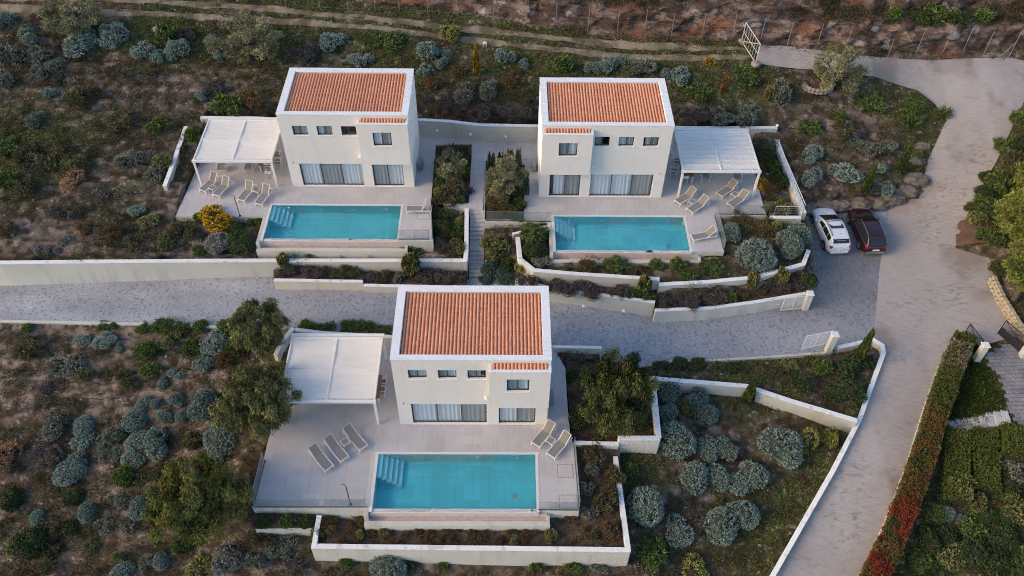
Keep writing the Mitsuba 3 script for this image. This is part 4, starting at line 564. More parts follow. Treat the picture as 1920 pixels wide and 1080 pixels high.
def sheet(poly, zf, res, lift=0.):
    """a triangulated ground sheet over a plan polygon"""
    poly = poly.buffer(0)
    x0, y0, x1, y1 = poly.bounds
    gx, gy = np.meshgrid(np.arange(x0, x1, res), np.arange(y0, y1, res * .866))
    gx = gx + (np.arange(gx.shape[0]) % 2)[:, None] * res / 2
    P_ = np.c_[gx.ravel(), gy.ravel()]
    P_ = P_[shapely.contains_xy(poly.buffer(-res * .35), P_[:, 0], P_[:, 1])]
    B = []
    for g in getattr(poly, 'geoms', [poly]):
        for ring in [g.exterior, *g.interiors]:
            n_ = max(4, int(ring.length / res)); B += [ring.interpolate(t, normalized=True).coords[0] for t in np.linspace(0, 1, n_, endpoint=False)]
            B += list(ring.coords)[:-1]
    P_ = np.unique(np.round(np.vstack([P_, np.array(B)]), 4), axis=0)
    t = Delaunay(P_).simplices; c = P_[t].mean(1)
    t = t[shapely.contains_xy(poly.buffer(1e-3), c[:, 0], c[:, 1])]
    a = np.cross(P_[t[:, 1]] - P_[t[:, 0]], P_[t[:, 2]] - P_[t[:, 0]])
    t = t[np.abs(a) > 1e-7]; a = a[np.abs(a) > 1e-7]
    t[a < 0] = t[a < 0][:, ::-1]
    z = zf(P_) if callable(zf) else np.full(len(P_), float(zf))
    return tm(np.c_[P_, z + lift], t)
def xy(p): return [(q[0], q[1]) for q in p]
def offset_path(p, d):
    p = np.asarray(p, float)[:, :2]; n_ = []
    seg = np.diff(p, axis=0); seg /= np.linalg.norm(seg, axis=1, keepdims=True); nn = np.c_[-seg[:, 1], seg[:, 0]]
    for i in range(len(p)):
        a = nn[max(i - 1, 0)]; b = nn[min(i, len(nn) - 1)]; m = a + b; m /= np.linalg.norm(m); n_.append(m / max(.4, m @ a))
    return p + np.array(n_) * d
def strip_wall(pts, zb, th, bev=.02):
    """a wall: the plan path of one upper edge with heights, bottoms, thickness to the left of the path"""
    p = np.array(pts, float); q = offset_path(p, th); a = offset_path(p, bev); b = offset_path(p, th - bev)
    n = len(p); zb = np.broadcast_to(np.asarray(zb, float), (n,)); zt = p[:, 2]
    ring = np.stack([np.c_[p[:, :2], zb], np.c_[p[:, :2], zt - bev], np.c_[a, zt], np.c_[b, zt], np.c_[q, zt - bev], np.c_[q, zb]], 1)
    V = ring.reshape(-1, 3); F_ = []
    for i in range(n - 1):
        for k in range(5):
            A, B = i * 6 + k, (i + 1) * 6 + k
            F_ += [[A, B, B + 1], [A, B + 1, A + 1]]
    for k in range(1, 5): F_ += [[0, k, k + 1], [(n - 1) * 6, (n - 1) * 6 + k + 1, (n - 1) * 6 + k]]
    return tm(V, F_)
def densify(pts, step):
    p = np.asarray(pts, float); out = []
    for a, b in zip(p[:-1], p[1:]):
        k = max(1, int(np.linalg.norm(b - a) / step)); out += [a + (b - a) * t for t in np.arange(k) / k]
    return np.array(out + [p[-1]])
# ================================================================ ground, roads, walls, terraces, pools
rng = np.random.default_rng(7)
ZA, ZB = 0.0, 2.75
f_road = tps(L['road_pts'], .3); f_U = tps(L['U_pts']); f_L = tps(L['L_pts']); f_E2 = tps(L['E2_pts']); f_R = tps(L['R_pts']); f_bedA = tps(L['abed_pts'])
pg = lambda k: Polygon(xy(L[k])).buffer(0)
P_conc, P_cob, P_track = pg('poly_concrete'), pg('poly_cobble'), pg('poly_track')
Z_L, Z_E2, Z_R = pg('zone_L'), pg('zone_E2'), pg('zone_R')
P_ter = {k: pg('terr_' + k) for k in 'ABC'}; P_bed = {k: Polygon(xy(v)).buffer(0) for k, v in L['beds'].items()}
P_pl1, P_pl2, P_stair = pg('plant1'), pg('plant2'), pg('stair_low')
def front_pool(k): x0, x1, y0, y1, z = L['pool_' + k]; return shapely.box(x0 - .45, y0 - 1.0, x1 + .8, y1)
WALLFOOT = []
for nm, (pts, zb, th, _) in L['walls'].items():
    q = offset_path(pts, th); WALLFOOT.append((Polygon(xy(pts) + [tuple(v) for v in q[::-1]]).buffer(0), pts, zb))
def bareness(p):
    g = np.zeros(len(p))
    for x, y, r in L['bare']: g = np.maximum(g, np.clip(1.4 - np.hypot(p[:, 0] - x, (p[:, 1] - y) * 1.5) / r, 0, 1))
    return g
def row_phase(p):
    t_ = (p[:, 1] + .05 * p[:, 0] + 1.6 * (meshkit.fbm(np.c_[p * .16, np.zeros(len(p))], 2, 14) - .5)) / 1.3; return t_ - np.floor(t_)
CLAMP = ((-62, -28), (58, 62))
def zone_height(p):
    p = np.asarray(p, float)[:, :2]; c = np.clip(p, CLAMP[0], CLAMP[1])
    z = f_U(c); x, y = p[:, 0], p[:, 1]
    for poly, fn in ((Z_L, f_L), (Z_E2, f_E2), (Z_R, f_R)):
        m = shapely.contains_xy(poly, x, y)
        if m.any(): z[m] = fn(c[m])
    return z + .16 * (p[:, 1] - c[:, 1])
def grassness(p):
    g = np.zeros(len(p))
    for x, y, r in L['grassy']: g = np.maximum(g, np.clip(1.5 - np.hypot(p[:, 0] - x, p[:, 1] - y) / r, 0, 1))
    return g
def ground(p, fine=True):
    p = np.asarray(p, float)[:, :2]; x, y = p[:, 0], p[:, 1]; z = zone_height(p)
    if fine:
        n3 = np.c_[p * .55, np.zeros(len(p))]
        z = z + .34 * (meshkit.fbm(n3, 4, 3) - .5)
        fr = row_phase(p)   # planting rows cut along the slope
        z = z + .26 * (np.where(fr < .78, fr / .78, (1 - fr) / .22) - .5) * np.clip(1.3 - grassness(p), 0, 1)
    for poly in (P_conc, P_cob):
        m = shapely.contains_xy(poly.buffer(.34), x, y)
        if m.any():
            ins = shapely.contains_xy(poly.buffer(-.3), x[m], y[m]); z[m] = np.minimum(z[m], f_road(np.clip(p[m], CLAMP[0], CLAMP[1])) - np.where(ins, .35, .03))
    for k, zt in (('A', ZA), ('B', ZB), ('C', ZB)):
        m = shapely.contains_xy(P_ter[k].union(front_pool(k)), x, y); z[m] = np.minimum(z[m], zt - 1.9)
    for k, poly in P_bed.items():
        m = shapely.contains_xy(poly, x, y); z[m] = np.minimum(z[m], (-1.6 if k[0] in 'as' else -.3))
    m = shapely.contains_xy(P_stair, x, y); z[m] = np.minimum(z[m], -.3)
    for poly, pts, zb in WALLFOOT:
        m = shapely.contains_xy(poly, x, y)
        if m.any():
            d = np.linalg.norm(p[m][:, None] - np.array(pts)[None, :, :2], axis=2).argmin(1)
            z[m] = np.minimum(z[m], np.array(pts)[d, 2] - .5)
    return z
def grow(a, b, step, far):
    inner = np.arange(a, b, step); out, s = [b], step
    while out[-1] < far: s *= 1.35; out.append(out[-1] + s)
    low, s = [a - step], step
    while low[-1] > -far: s *= 1.35; low.append(low[-1] - s)
    return np.concatenate([low[::-1], inner, out])
gx, gy = grow(-50, 50, .27, 500), grow(-17, 52, .27, 500)
X, Y = np.meshgrid(gx, gy); GP = np.c_[X.ravel(), Y.ravel()]
GZ = ground(GP)
nx, ny = len(gx), len(gy)
i = (np.arange(ny - 1)[:, None] * nx + np.arange(nx - 1)).ravel()
GF = np.vstack([np.c_[i, i + 1, i + nx + 1], np.c_[i, i + nx + 1, i + nx]])
n2 = lambda p, s, o=4, sd=0: meshkit.fbm(np.c_[p * s, np.zeros(len(p))], o, sd)
def ground_color(p):
    a, b, c = n2(p, .22, 4, 1), n2(p, .5, 4, 5), n2(p, 1.3, 3, 9)
    t = np.clip((a - .35) / .3, 0, 1)[:, None]
    col = (1 - t) * np.array([.135, .096, .076]) + t * np.array([.235, .175, .148])
    gr = np.clip((b - .48) / .12, 0, 1)[:, None] * .7
    col = (1 - gr) * col + gr * np.array([.105, .096, .048])
    bn = (bareness(p) * np.clip((c - .15) / .3, 0, 1))[:, None] * .8; col = (1 - bn) * col + bn * np.array([.27, .205, .178])
    g = grassness(p) * np.clip((c - .05) / .3, 0, 1)
    col = (1 - g[:, None]) * col + g[:, None] * np.array([.070, .092, .028])
    return col * (.75 + .5 * c[:, None])
add('hillside_ground', tm(np.c_[GP, GZ], GF), 'soil', True, color=ground_color(GP)); struct('hillside_ground')
zr = lambda p: f_road(np.clip(p, CLAMP[0], CLAMP[1]))
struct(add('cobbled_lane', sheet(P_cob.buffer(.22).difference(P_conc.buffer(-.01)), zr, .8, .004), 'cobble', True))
struct(add('concrete_road', sheet(P_conc, zr, .8, .010), 'concrete_road', True))
# dirt track: two worn wheel ruts as pale strips over the grassy bank
def f_rut(p, n, uv): return lerp3((.135, .108, .075), (.27, .222, .165), smoothstep(.3, .7, fbm(p.x * 1.2, p.y * 1.2, 0., 4)))
mat('rut_dirt', two({'type': 'bumpmap', 'arbitrary': mikit.proc(h_soil, .03), 'scale': .5, 'bsdf': {'type': 'diffuse', 'reflectance': mikit.proc(f_rut)}}))
_t = np.array(L['poly_track']); _n = len(_t) // 2
upper, lower = densify(_t[:_n], 1.0), densify(_t[_n:][::-1], 1.0)
def between(a, b, t):
    s = np.linspace(0, 1, 160); ia = lambda q: np.c_[np.interp(s * (len(q) - 1), np.arange(len(q)), q[:, 0]), np.interp(s * (len(q) - 1), np.arange(len(q)), q[:, 1])]
    return ia(a) * (1 - t) + ia(b) * t
TR = []
for t0, t1 in ((.12, .42), (.66, .93)):
    w1, w2 = between(upper, lower, t0), between(upper, lower, t1)
    w1 = w1 + (n2(w1, .4, 3, 2)[:, None] - .5) * [0, .4]; w2 = w2 + (n2(w2, .4, 3, 4)[:, None] - .5) * [0, .4]
    TR.append(Polygon(list(map(tuple, w1)) + list(map(tuple, w2[::-1]))).buffer(0))
P_ruts = shapely.union_all(TR).difference(P_conc)
struct(add('dirt_track', sheet(P_ruts, lambda p: ground(p), .45, .045), 'rut_dirt', True))
# planting beds
for k, poly in P_bed.items():
    zf = (lambda p: f_bedA(p)) if k == 'abed' else {'pc1': 1.45, 'pc2': 1.15, 'pb1': 1.0, 'pb2': .8, 'atree': -.4, 'strip': -.72}[k]
    zz = (lambda p, zf=zf: (zf(p) if callable(zf) else np.full(len(p), zf)) + .16 * (n2(p, 1.6, 3, 6) - .5))
    struct(add('planting_bed_soil', sheet(poly, zz, .35), 'bed_soil', True))
# ---- garden walls, each a thing
WLAB = {'lane': 'long cream wall holding the upper left garden above the cobbled lane', 'stair_left': 'cream wall stepping down along the left side of the central stairs',
 'planter_b1': 'low cream front wall of the left lavender planter by the lane', 'planter_b2': 'low cream front wall of the planter at the foot of the stairs',
 'c_upper': 'curved cream wall below the upper right pool with a rounded left corner', 'c_mid': 'cream wall bending round the silver shrubs beside the parked cars',
 'planter_c1': 'low cream planter wall half hidden behind the lower villa roof', 'planter_c2': 'lowest cream planter wall running along the cobbled lane to the folded gate',
 'w5': 'slanting cream wall crossing the right garden down to the concrete road', 'w6': 'long narrow cream parapet wall following the left edge of the concrete road',
 'w7': 'long cream retaining wall at the front of the lower villa garden', 'w7r': 'narrow cream wall on the right of the front bed of the lower villa',
 'w7l': 'short cream wall closing the left end of the lower front bed', 'blockw': 'stout cream wall block below the dark tree bed, facing down the slope',
 'blockr': 'cream side wall between the dark tree bed and the silver shrub garden', 'bedtop': 'thin cream wall at the top of the bed right of the lower pool',
 'a_left': 'cream wall left of the lower pergola, behind the pepper trees', 'a_back': 'cream wall behind the lower pergola under the green hedge row',
 'a_back_r': 'short white topped wall right of the lower villa beside the lane', 'a_low': 'thin low white edging wall below the left end of the lower terrace',
 'b_back_l': 'cream wall behind the upper left pergola', 'b_left': 'narrow leaning white wall standing alone left of the upper left pergola',
 'bc_back': 'cream wall between the two upper villas, behind the raised beds', 'c_back': 'cream wall behind the upper right pergola',
 'c_right': 'white wall under the steel railing right of the upper right villa', 'c_rightfront': 'short white wall end beside the white parked car',
 'c_left_bed': 'low cream wall below the glass fence left of the upper right pool'}
for nm, (pts, zb, th, _) in L['walls'].items():
    if nm in ('blockr', 'w7r', 'stair_left'): pts = [(pts[0][0], pts[0][1] + .04, pts[0][2] + .006)] + [(q[0], q[1], q[2] + .006) for q in pts[1:]]
    if nm == 'w7l': pts = pts[:-1] + [(pts[-1][0] + .02, pts[-1][1] + .04, pts[-1][2])]
    pa = np.array(pts); cp = np.c_[offset_path(pts, -.012), pa[:, 2] + .022]
    wk = tag(add('garden_wall', strip_wall(pts, zb, th), 'garden_plaster'), WLAB[nm], 'wall')
    add(wk + '__coping', strip_wall(cp, pa[:, 2] - .022, th + .024, .008), 'wall_top_skylit')  # added cap strip, its paler colour paints the skylit wall top
for k, lab in (('kerb_l', 'thin pale kerb between the cobbled lane and the left hillside'), ('kerb_r', 'thin pale kerb along the lane beside the white gate')):
    p = densify(np.array(L[k]), 2.0); tag(add('lane_kerb', strip_wall(np.c_[p[:, :2], zr(p[:, :2]) + .13], p[:, 2] - .5, .2), 'garden_plaster'), lab, 'kerb')
# ---- terraces
for k, z in (('A', ZA), ('B', ZB), ('C', ZB)):
    x0, x1, y0, y1, _ = L['pool_' + k]
    hole = shapely.box(x0, y0 - 3, x1, y1)
    poly = P_ter[k].difference(hole)
    if k == 'B': poly = poly.difference(P_pl1)
    if k == 'C': poly = poly.difference(P_pl2)
    if k == 'B': poly = poly.difference(P_stair.buffer(.02))
    t = struct(uniq('stone_terrace'))
    add(t + '__slab', cat([prism(g, z - 2.3, z) for g in getattr(poly, 'geoms', [poly])]), 'garden_plaster')
    add(t + '__paving', cat([sheet(g.buffer(-.012), z, 2.5, .004) for g in getattr(poly, 'geoms', [poly])]), 'paving')
for k in ('plant1', 'plant2'):
    struct(add('raised_bed_soil', sheet(pg(k), lambda p: ZB - .12 + .14 * (n2(p, 1.5, 3, 8) - .5), .35), 'bed_soil', True))
# hatches in the paving
for q, lab in zip(L['hatch'], ('square paving hatch right of the lower pool, upper one', 'square paving hatch right of the lower pool, by the corner glass', 'square paving hatch under the lounger right of the upper left pool', 'square paving hatch in the right front corner by the upper left pool')):
    q = np.array(q); x0, x1, y0, y1, z = q[:, 0].min(), q[:, 0].max(), q[:, 1].min(), q[:, 1].max(), q[0, 2]
    t = thing('floor_hatch', lab, 'hatch')
    add(t + '__lid', box(x0 + .035, x1 - .035, y0 + .035, y1 - .035, z - .02, z + .010), 'paving')
    add(t + '__rim', [box(x0, x1, y0, y0 + .022, z - .02, z + .007), box(x0, x1, y1 - .022, y1, z - .02, z + .007), box(x0, x0 + .022, y0 + .022, y1 - .022, z - .02, z + .007), box(x1 - .022, x1, y0 + .022, y1 - .022, z - .02, z + .007)], 'grey_frame')
# ---- pools
PL_LAB = {'A': 'turquoise pool of the lower villa', 'B': 'turquoise pool of the upper left villa', 'C': 'turquoise pool of the upper right villa'}
for k in 'ABC':
    x0, x1, y0, y1, z = L['pool_' + k]; zb = z - 1.35; t = thing('swimming_pool', PL_LAB[k] + ' with corner steps and overflow edge', 'swimming pool')
    w = .25
    add(t + '__basin', [box(x0 - w, x0, y0 - .02, y1 + w, zb - .2, z - .002), box(x1, x1 + w, y0 - .02, y1 + w, zb - .2, z - .002), box(x0, x1, y1, y1 + w, zb - .2, z - .002), box(x0, x1, y0 - w, y0, zb - .2, z - .10), box(x0, x1, y0, y1, zb - .2, zb)], 'pool_finish')
    for s in range(5):
        zt = z - .13 - .22 * s
        add(t + '__step', box(x0 + .004 + .31 * s, x0 + .31 * (s + 1), y1 - 1.62 - .06 * s, y1 - .004, zb, zt), 'pool_step')
    # coping strip round three sides and the overflow lip
    add(t + '__coping', [box(x0 - w, x1 + w, y1 + .003, y1 + .14, z - .05, z + .014), box(x0 - .20, x0 - .003, y0 - .25, y1 + .003, z - .05, z + .013), box(x1 + .003, x1 + .16, y0 - .25, y1 + .003, z - .05, z + .013)], 'paving_bright')
    add(t + '__overflow_lip', bevel_box(x0 - .003, x1 + .003, y0 - .26, y0 - .001, z - .25, z - .058, .02), 'paving_bright')
    nt = 11; tw = (x1 - x0 + .3) / nt
    for s in range(nt):
        add(t + '__overflow_tile', bevel_box(x0 - .15 + s * tw + .006, x0 - .15 + (s + 1) * tw - .006, y0 - .29, y0 - .262, z - .78, z - .075, .006), 'overflow_tile')
    add(t + '__trough', [box(x0 - .2, x1 + .62, y0 - .62, y0 - .292, z - .95, z - .72)], 'overflow_tile')
    add(t + '__outer_wall', [bevel_box(x0 - .45, x1 + .80, y0 - .92, y0 - .622, z - 2.4, z - .42, .015), bevel_box(x0 - .45, x0 - .203, y0 - .62, y1 + .1, z - 2.4, z + .011, .01), bevel_box(x1 + .624, x1 + .80, y0 - .62, y0 - .02, z - 2.4, z - .42, .015), box(x1 + .17, x1 + .62, y0 - .29, y0 - .03, z - 2.3, z - .3)], 'garden_plaster')
    for s in range(4):
        lx = x0 + (x1 - x0) * (.12 + .255 * s); c = trimesh.creation.cylinder(.10, .03, sections=14); c.apply_transform(trimesh.transformations.rotation_matrix(math.pi / 2, [1, 0, 0]))
        add(t + '__pool_light', move(c, lx, y1 - .012, z - .42), 'lamp_white')
    add(t + '__drain', move(trimesh.creation.cylinder(.16, .02, sections=16), x1 - 1.3, y0 + 1.35, zb + .011), 'plastic_grey')
    wx, wy = np.linspace(x0 + .001, x1 - .001, 60), np.linspace(y0 - .255, y1 - .001, 30)
    WX, WY = np.meshgrid(wx, wy); q = np.c_[WX.ravel(), WY.ravel()]
    ii = (np.arange(29)[:, None] * 60 + np.arange(59)).ravel()
    add(t + '__water', tm(np.c_[q, z - .055 + .010 * (n2(q, 1.1, 3, 3) - .5)], np.vstack([np.c_[ii, ii + 1, ii + 61], np.c_[ii, ii + 61, ii + 60]])), 'water', True)
# ---- central stairs
t = thing('garden_staircase', 'grey stone stairs climbing between the two upper villas from the lane', 'stairs')
(xa, ya, za), (xb, yb, zb_) = L['stairs']; sx0, sx1 = xa - .56, xa + .56
z, y = za, ya; rise = (za - zb_) / 15
for s in range(15):
    y_next = y - (.30 if s != 7 else 1.05)
    add(t + '__step', bevel_box(sx0 + .004, sx1 - .004, y_next - .01, y + .02, z - rise - .5, z - rise, .012), 'paving'); z -= rise; y = y_next
# ================================================================ houses
PAL = np.array([[.66, .30, .175], [.67, .315, .188], [.64, .285, .165], [.685, .33, .20], [.655, .298, .178]])
def clay_tiles(x0, x1, ya, za, yb, zb, ncol, nrow, seed, tf):
    """barrel tiles on a plane falling from (yb, zb) at the back to (ya, za) at the front: every tile its own piece"""
    r = np.random.default_rng(seed); V, F_, Cc = [], [], []
    w = (x1 - x0) / ncol; sl = np.array([0, ya - yb, za - zb]); Lr = np.linalg.norm(sl); d = sl / Lr; nrm = np.array([0, -d[2], d[1]]); nrm = nrm if nrm[2] > 0 else -nrm
    cols = PAL[r.integers(0, len(PAL), (nrow, ncol))] * r.uniform(.95, 1.04, (nrow, ncol, 1)) * r.uniform(.93, 1.06, (1, ncol, 1))
    patch = meshkit.fbm(np.stack(np.meshgrid(np.arange(ncol) * .12, np.arange(nrow) * .22), -1).reshape(-1, 2)[:, [0, 1, 1]] + seed, 3).reshape(nrow, ncol, 1)
    cols = cols * (.92 + .16 * patch)
    th = np.linspace(0, np.pi, 7)
    for c in range(ncol):
        for k in range(nrow):
            jit = r.normal(0, .004, 3)
            for kind in (0, 1):   # cover tile, pan tile
                cx = x0 + (c + (.5 if kind == 0 else 1.0)) * w
                if kind == 1 and c == ncol - 1: continue
                rad0, rad1 = (w * .30, w * .35) if kind == 0 else (w * .34, w * .30)
                s0, s1 = k / nrow * Lr - .04, (k + 1) / nrow * Lr + .02
                ring = []
                for s, rad, up in ((max(s0, 0), rad0, 0.0), (s1, rad1, .010)):
                    base = np.array([cx, yb, zb]) + d * s + nrm * (up + (.02 if kind == 0 else .045)) + jit
                    sg = 1 if kind == 0 else -.45
                    ring.append(base + rad * np.cos(th)[:, None] * [1, 0, 0] + sg * rad * np.sin(th)[:, None] * nrm)
                b0 = sum(map(len, V)); V += ring; n = len(th)
                for q in range(n - 1): F_ += [[b0 + q, b0 + q + 1, b0 + n + q + 1], [b0 + q, b0 + n + q + 1, b0 + n + q]]
                if kind == 0:
                    for q in range(1, n - 1): F_.append([b0 + n, b0 + n + q, b0 + n + q + 1])
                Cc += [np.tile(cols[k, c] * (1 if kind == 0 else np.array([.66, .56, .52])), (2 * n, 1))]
    return tm(tf(np.vstack(V)), F_), np.clip(np.vstack(Cc), 0, 1)
def curtain(x0, x1, y, z0, z1, seed):
    r = np.random.default_rng(seed); n = max(12, int((x1 - x0) / .03)); x = np.linspace(x0, x1, n)
    ph = np.cumsum(r.uniform(.35, 1.0, n)); yy = y + .035 * np.sin(ph) + .01 * r.normal(size=n)
    V = np.vstack([np.c_[x, yy, np.full(n, z0)], np.c_[x, yy * .6 + .4 * y, np.full(n, z1)]]); i_ = np.arange(n - 1)
    return tm(V, np.vstack([np.c_[i_, i_ + 1, i_ + n + 1], np.c_[i_, i_ + n + 1, i_ + n]]))
HW, HD, HH = 4.77, 5.9, 6.925
def build_house(name, label, ox, oy, oz, mir, seed, curt):
    t = thing(name, label, 'villa')
    sgn = -1.0 if mir else 1.0
    def tf(v): v = np.asarray(v, float); return np.c_[ox + sgn * v[:, 0], oy + v[:, 1], oz + v[:, 2]]
    def put(part, m, b, smooth=False, **k):
        m = cat(m) if isinstance(m, list) else m; f = np.array(m.faces)
        return add(part, tm(tf(m.vertices), f[:, ::-1] if mir else f), b, smooth, **k)
    WIN = [(-3.84, -2.72, 5.0, 5.86), (-2.03, -.91, 5.0, 5.86), (-.24, .87, 5.0, 5.86)]
    DOOR, SDOOR = (-3.92, .87, .10, 2.30), (1.65, 4.0, .10, 2.24)
    def facade(rects, holes, y, th=.26):
        p = shapely.box(*rects)
        for (a, b, c, d) in holes: p = p.difference(shapely.box(a, c, b, d))
        m = trimesh.creation.extrude_polygon(p, th, engine='earcut'); v = np.array(m.vertices)
        m.vertices = np.c_[v[:, 0], y + v[:, 2], v[:, 1]]; m.faces = m.faces[:, ::-1]; return m
    wl = [facade((-HW, 0, HW, HH - .06), WIN + [DOOR, SDOOR], 0), box(-HW, -HW + .3, .26, HD, 0, HH - .06), box(HW - .3, HW, .26, HD, 0, HH - .06), box(-HW + .3, HW - .3, HD - .3, HD, 0, HH - .06)]
    put(t + '__wall', wl, 'plaster')
    put(t + '__floor_slab', [box(-HW + .3, HW - .3, .26, HD - .3, 2.75, 3.05), box(-HW + .3, HW - .3, .26, HD - .3, 6.05, 6.2), box(-HW + .3, HW - .3, .26, HD - .3, .01, .06), box(-HW + .3, HW - .3, 1.4, 1.5, .06, 2.75), box(-HW + .3, HW - .3, 1.4, 1.5, 3.05, 6.05)], 'room_dark')
    # coping of the roof parapet: four mitred marble strips
    o = .035; ix, iy0, iy1, z1, z0 = 4.30, .35, 5.43, HH, HH - .058
    ring = shapely.box(-HW - o, -o, HW + o, HD + o).difference(shapely.box(-ix, iy0, ix, iy1))
    put(t + '__roof_coping', prism(ring, z0, z1), 'marble')
    put(t + '__parapet', [box(-HW + .3, -ix + .02, .26, HD - .3, 6.2, z0 - .002), box(ix - .02, HW - .3, .26, HD - .3, 6.2, z0 - .002), box(-ix + .02, ix - .02, .26, iy0 - .02, 6.2, z0 - .002), box(-ix + .02, ix - .02, iy1 + .02, HD - .3, 6.2, z0 - .002)], 'plaster')
    m, c = clay_tiles(-ix + .03, ix - .03, iy0 + .10, 6.66, iy1 - .03, 6.72, 38, 13, seed, lambda v: v)
    k = put(t + '__roof_tiles', m, 'tile_clay', color=c); stuff(k)
    put(t + '__roof_gutter', [box(-ix + .005, ix - .005, iy0 + .003, iy1 - .003, 6.45, 6.585)], 'clay_gutter')
    # first floor bay
    bx0, bx1, by, bz0, bz1 = 1.06, 4.755, -.575, 2.72, 6.5
    BW = (2.14, 3.5, 4.5, 5.72)
    put(t + '__bay', [facade((bx0, bz0, bx1, bz1 - .05), [BW], by, .24), box(bx0, bx0 + .24, by + .24, -.002, bz0, bz1 - .05), box(bx1 - .24, bx1, by + .24, -.002, bz0, bz1 - .05), box(bx0 + .24, bx1 - .24, by + .24, -.002, bz0, bz0 + .2)], 'plaster')
    put(t + '__bay_coping', [prism(shapely.box(bx0 - .02, by - .03, bx1 + .02, -.004).difference(shapely.box(bx0 + .17, by + .15, bx1 - .17, .2)), bz1 - .05, bz1)], 'marble')
    m, c = clay_tiles(bx0 + .18, bx1 - .18, by + .17, bz1 - .10, -.02, bz1 + .06, 15, 2, seed + 5, lambda v: v)
    stuff(put(t + '__bay_tiles', m, 'tile_clay', color=c))
    put(t + '__bay_gutter', box(bx0 + .172, bx1 - .172, by + .16, -.006, bz1 - .30, bz1 - .17), 'clay_gutter')
    # windows
    def window(part, x0, x1, z0, z1, y, panes, sill=True, s=0):
        """a sliding window set back in its opening: frame, panes, curtains, sill"""
        wk = uniq(t + '__' + part); f = .055; yy = y + .11
        ms = [box(x0, x1, yy, yy + .07, z0, z0 + f), box(x0, x1, yy, yy + .07, z1 - f, z1), box(x0, x0 + f, yy, yy + .07, z0 + f, z1 - f), box(x1 - f, x1, yy, yy + .07, z0 + f, z1 - f)]
        n = len(panes); w = (x1 - x0 - 2 * f) / n
        for i_ in range(1, n): ms.append(box(x0 + f + i_ * w - .035, x0 + f + i_ * w + .035, yy - .012, yy + .058, z0 + f, z1 - f))
        put(wk, ms, 'grey_frame'); lab_p = []
        for i_, pn in enumerate(panes):
            a, b = x0 + f + i_ * w + .035, x0 + f + (i_ + 1) * w - .035
            put(wk + '__pane', tm([[a, yy + .03, z0 + f], [b, yy + .03, z0 + f], [b, yy + .03, z1 - f], [a, yy + .03, z1 - f]], [[0, 1, 2], [0, 2, 3]]), 'window_glass')
            if pn: put(wk + '__curtain', curtain(a - .02, a + (b - a) * pn[1] if len(pn) > 1 else b + .02, yy + .12, z0 + .02, z1 - .01, seed + i_ + s), 'curtain_' + pn[0])
        if sill: put(wk + '__sill', bevel_box(x0 - .06, x1 + .06, y - .05, y + .17, z0 - .055, z0 - .002, .01), 'marble')
        return wk
    for i_, (a, b, c_, d_) in enumerate(WIN): window('window', a, b, c_, d_, 0, curt['win'][i_], s=i_ * 7)
    window('window', *BW, by, curt['bay'], s=31)
    window('sliding_door', *DOOR, 0, curt['door'], s=41); window('sliding_door', *SDOOR, 0, curt['sdoor'], s=61)
    # wall lamp in the corner of the bay, small spout, vent
    put(t + '__wall_lamp', [bevel_box(.72, .92, -.16, -.002, 3.02, 3.20, .03), box(.76, .88, -.20, -.16, 3.05, 3.10)], 'lamp_white')
    put(t + '__rain_spout', [tube([[-4.35, .0, 2.45], [-4.35, -.16, 2.43]], .03)], 'plastic_grey')
    return t
g = 'white two storey villas with clay tile roofs'
W, G_, M_ = ('white',), ('grey',), ('mid',)
build_house('villa', 'lowest cream villa with red clay tile roof in front of the cobbled lane', 0, 0, 0, False, 11,
            dict(win=[[M_, W], [G_, W], [G_, ('mid', .5)]], bay=[G_, W], door=[W, ('white',), G_], sdoor=[W, G_]))
build_house('villa', 'upper left cream villa with red clay tile roof, pergola on its left', -9.90, 20.233, ZB, False, 23,
            dict(win=[[G_, M_], [W, G_], [None, None]], bay=[W, G_], door=[W, G_, W], sdoor=[G_, W]))
build_house('villa', 'upper right cream villa with red clay tile roof, pergola on its right', 9.416, 19.16, ZB, True, 37,
            dict(win=[[G_, ('white', .8)], [M_, W], [None, G_]], bay=[W, G_], door=[G_, W, W], sdoor=[G_, ('white', .8)]))
# air conditioners beside the houses
for (x, y, z), lab, sx in zip(L['ac'], ('grey air conditioner on the paving right of the upper left villa', 'pale air conditioner on the paving left of the upper right villa', 'grey air conditioner on the paving right of the lower villa'), (1, -1, 1)):
    t = thing('air_conditioner', lab, 'air conditioner')
    if z < 1: x = 5.08
    elif sx > 0: x = -4.78
    else: x = 4.3
    add(t + '__case', bevel_box(x - .17, x + .17, y - .42, y + .42, z + .10, z + .75, .03), 'plastic_grey')
    for yy in (-.28, .28): add(t + '__foot', box(x - .17, x + .17, y + yy - .03, y + yy + .03, z + .0, z + .098), 'dark_metal')
    c = trimesh.creation.cylinder(.24, .02, sections=20); c.apply_transform(trimesh.transformations.rotation_matrix(math.pi / 2, [0, 1, 0]))
    add(t + '__fan_grille', move(c, x + .175 * sx, y - .1, z + .42), 'dark_metal')
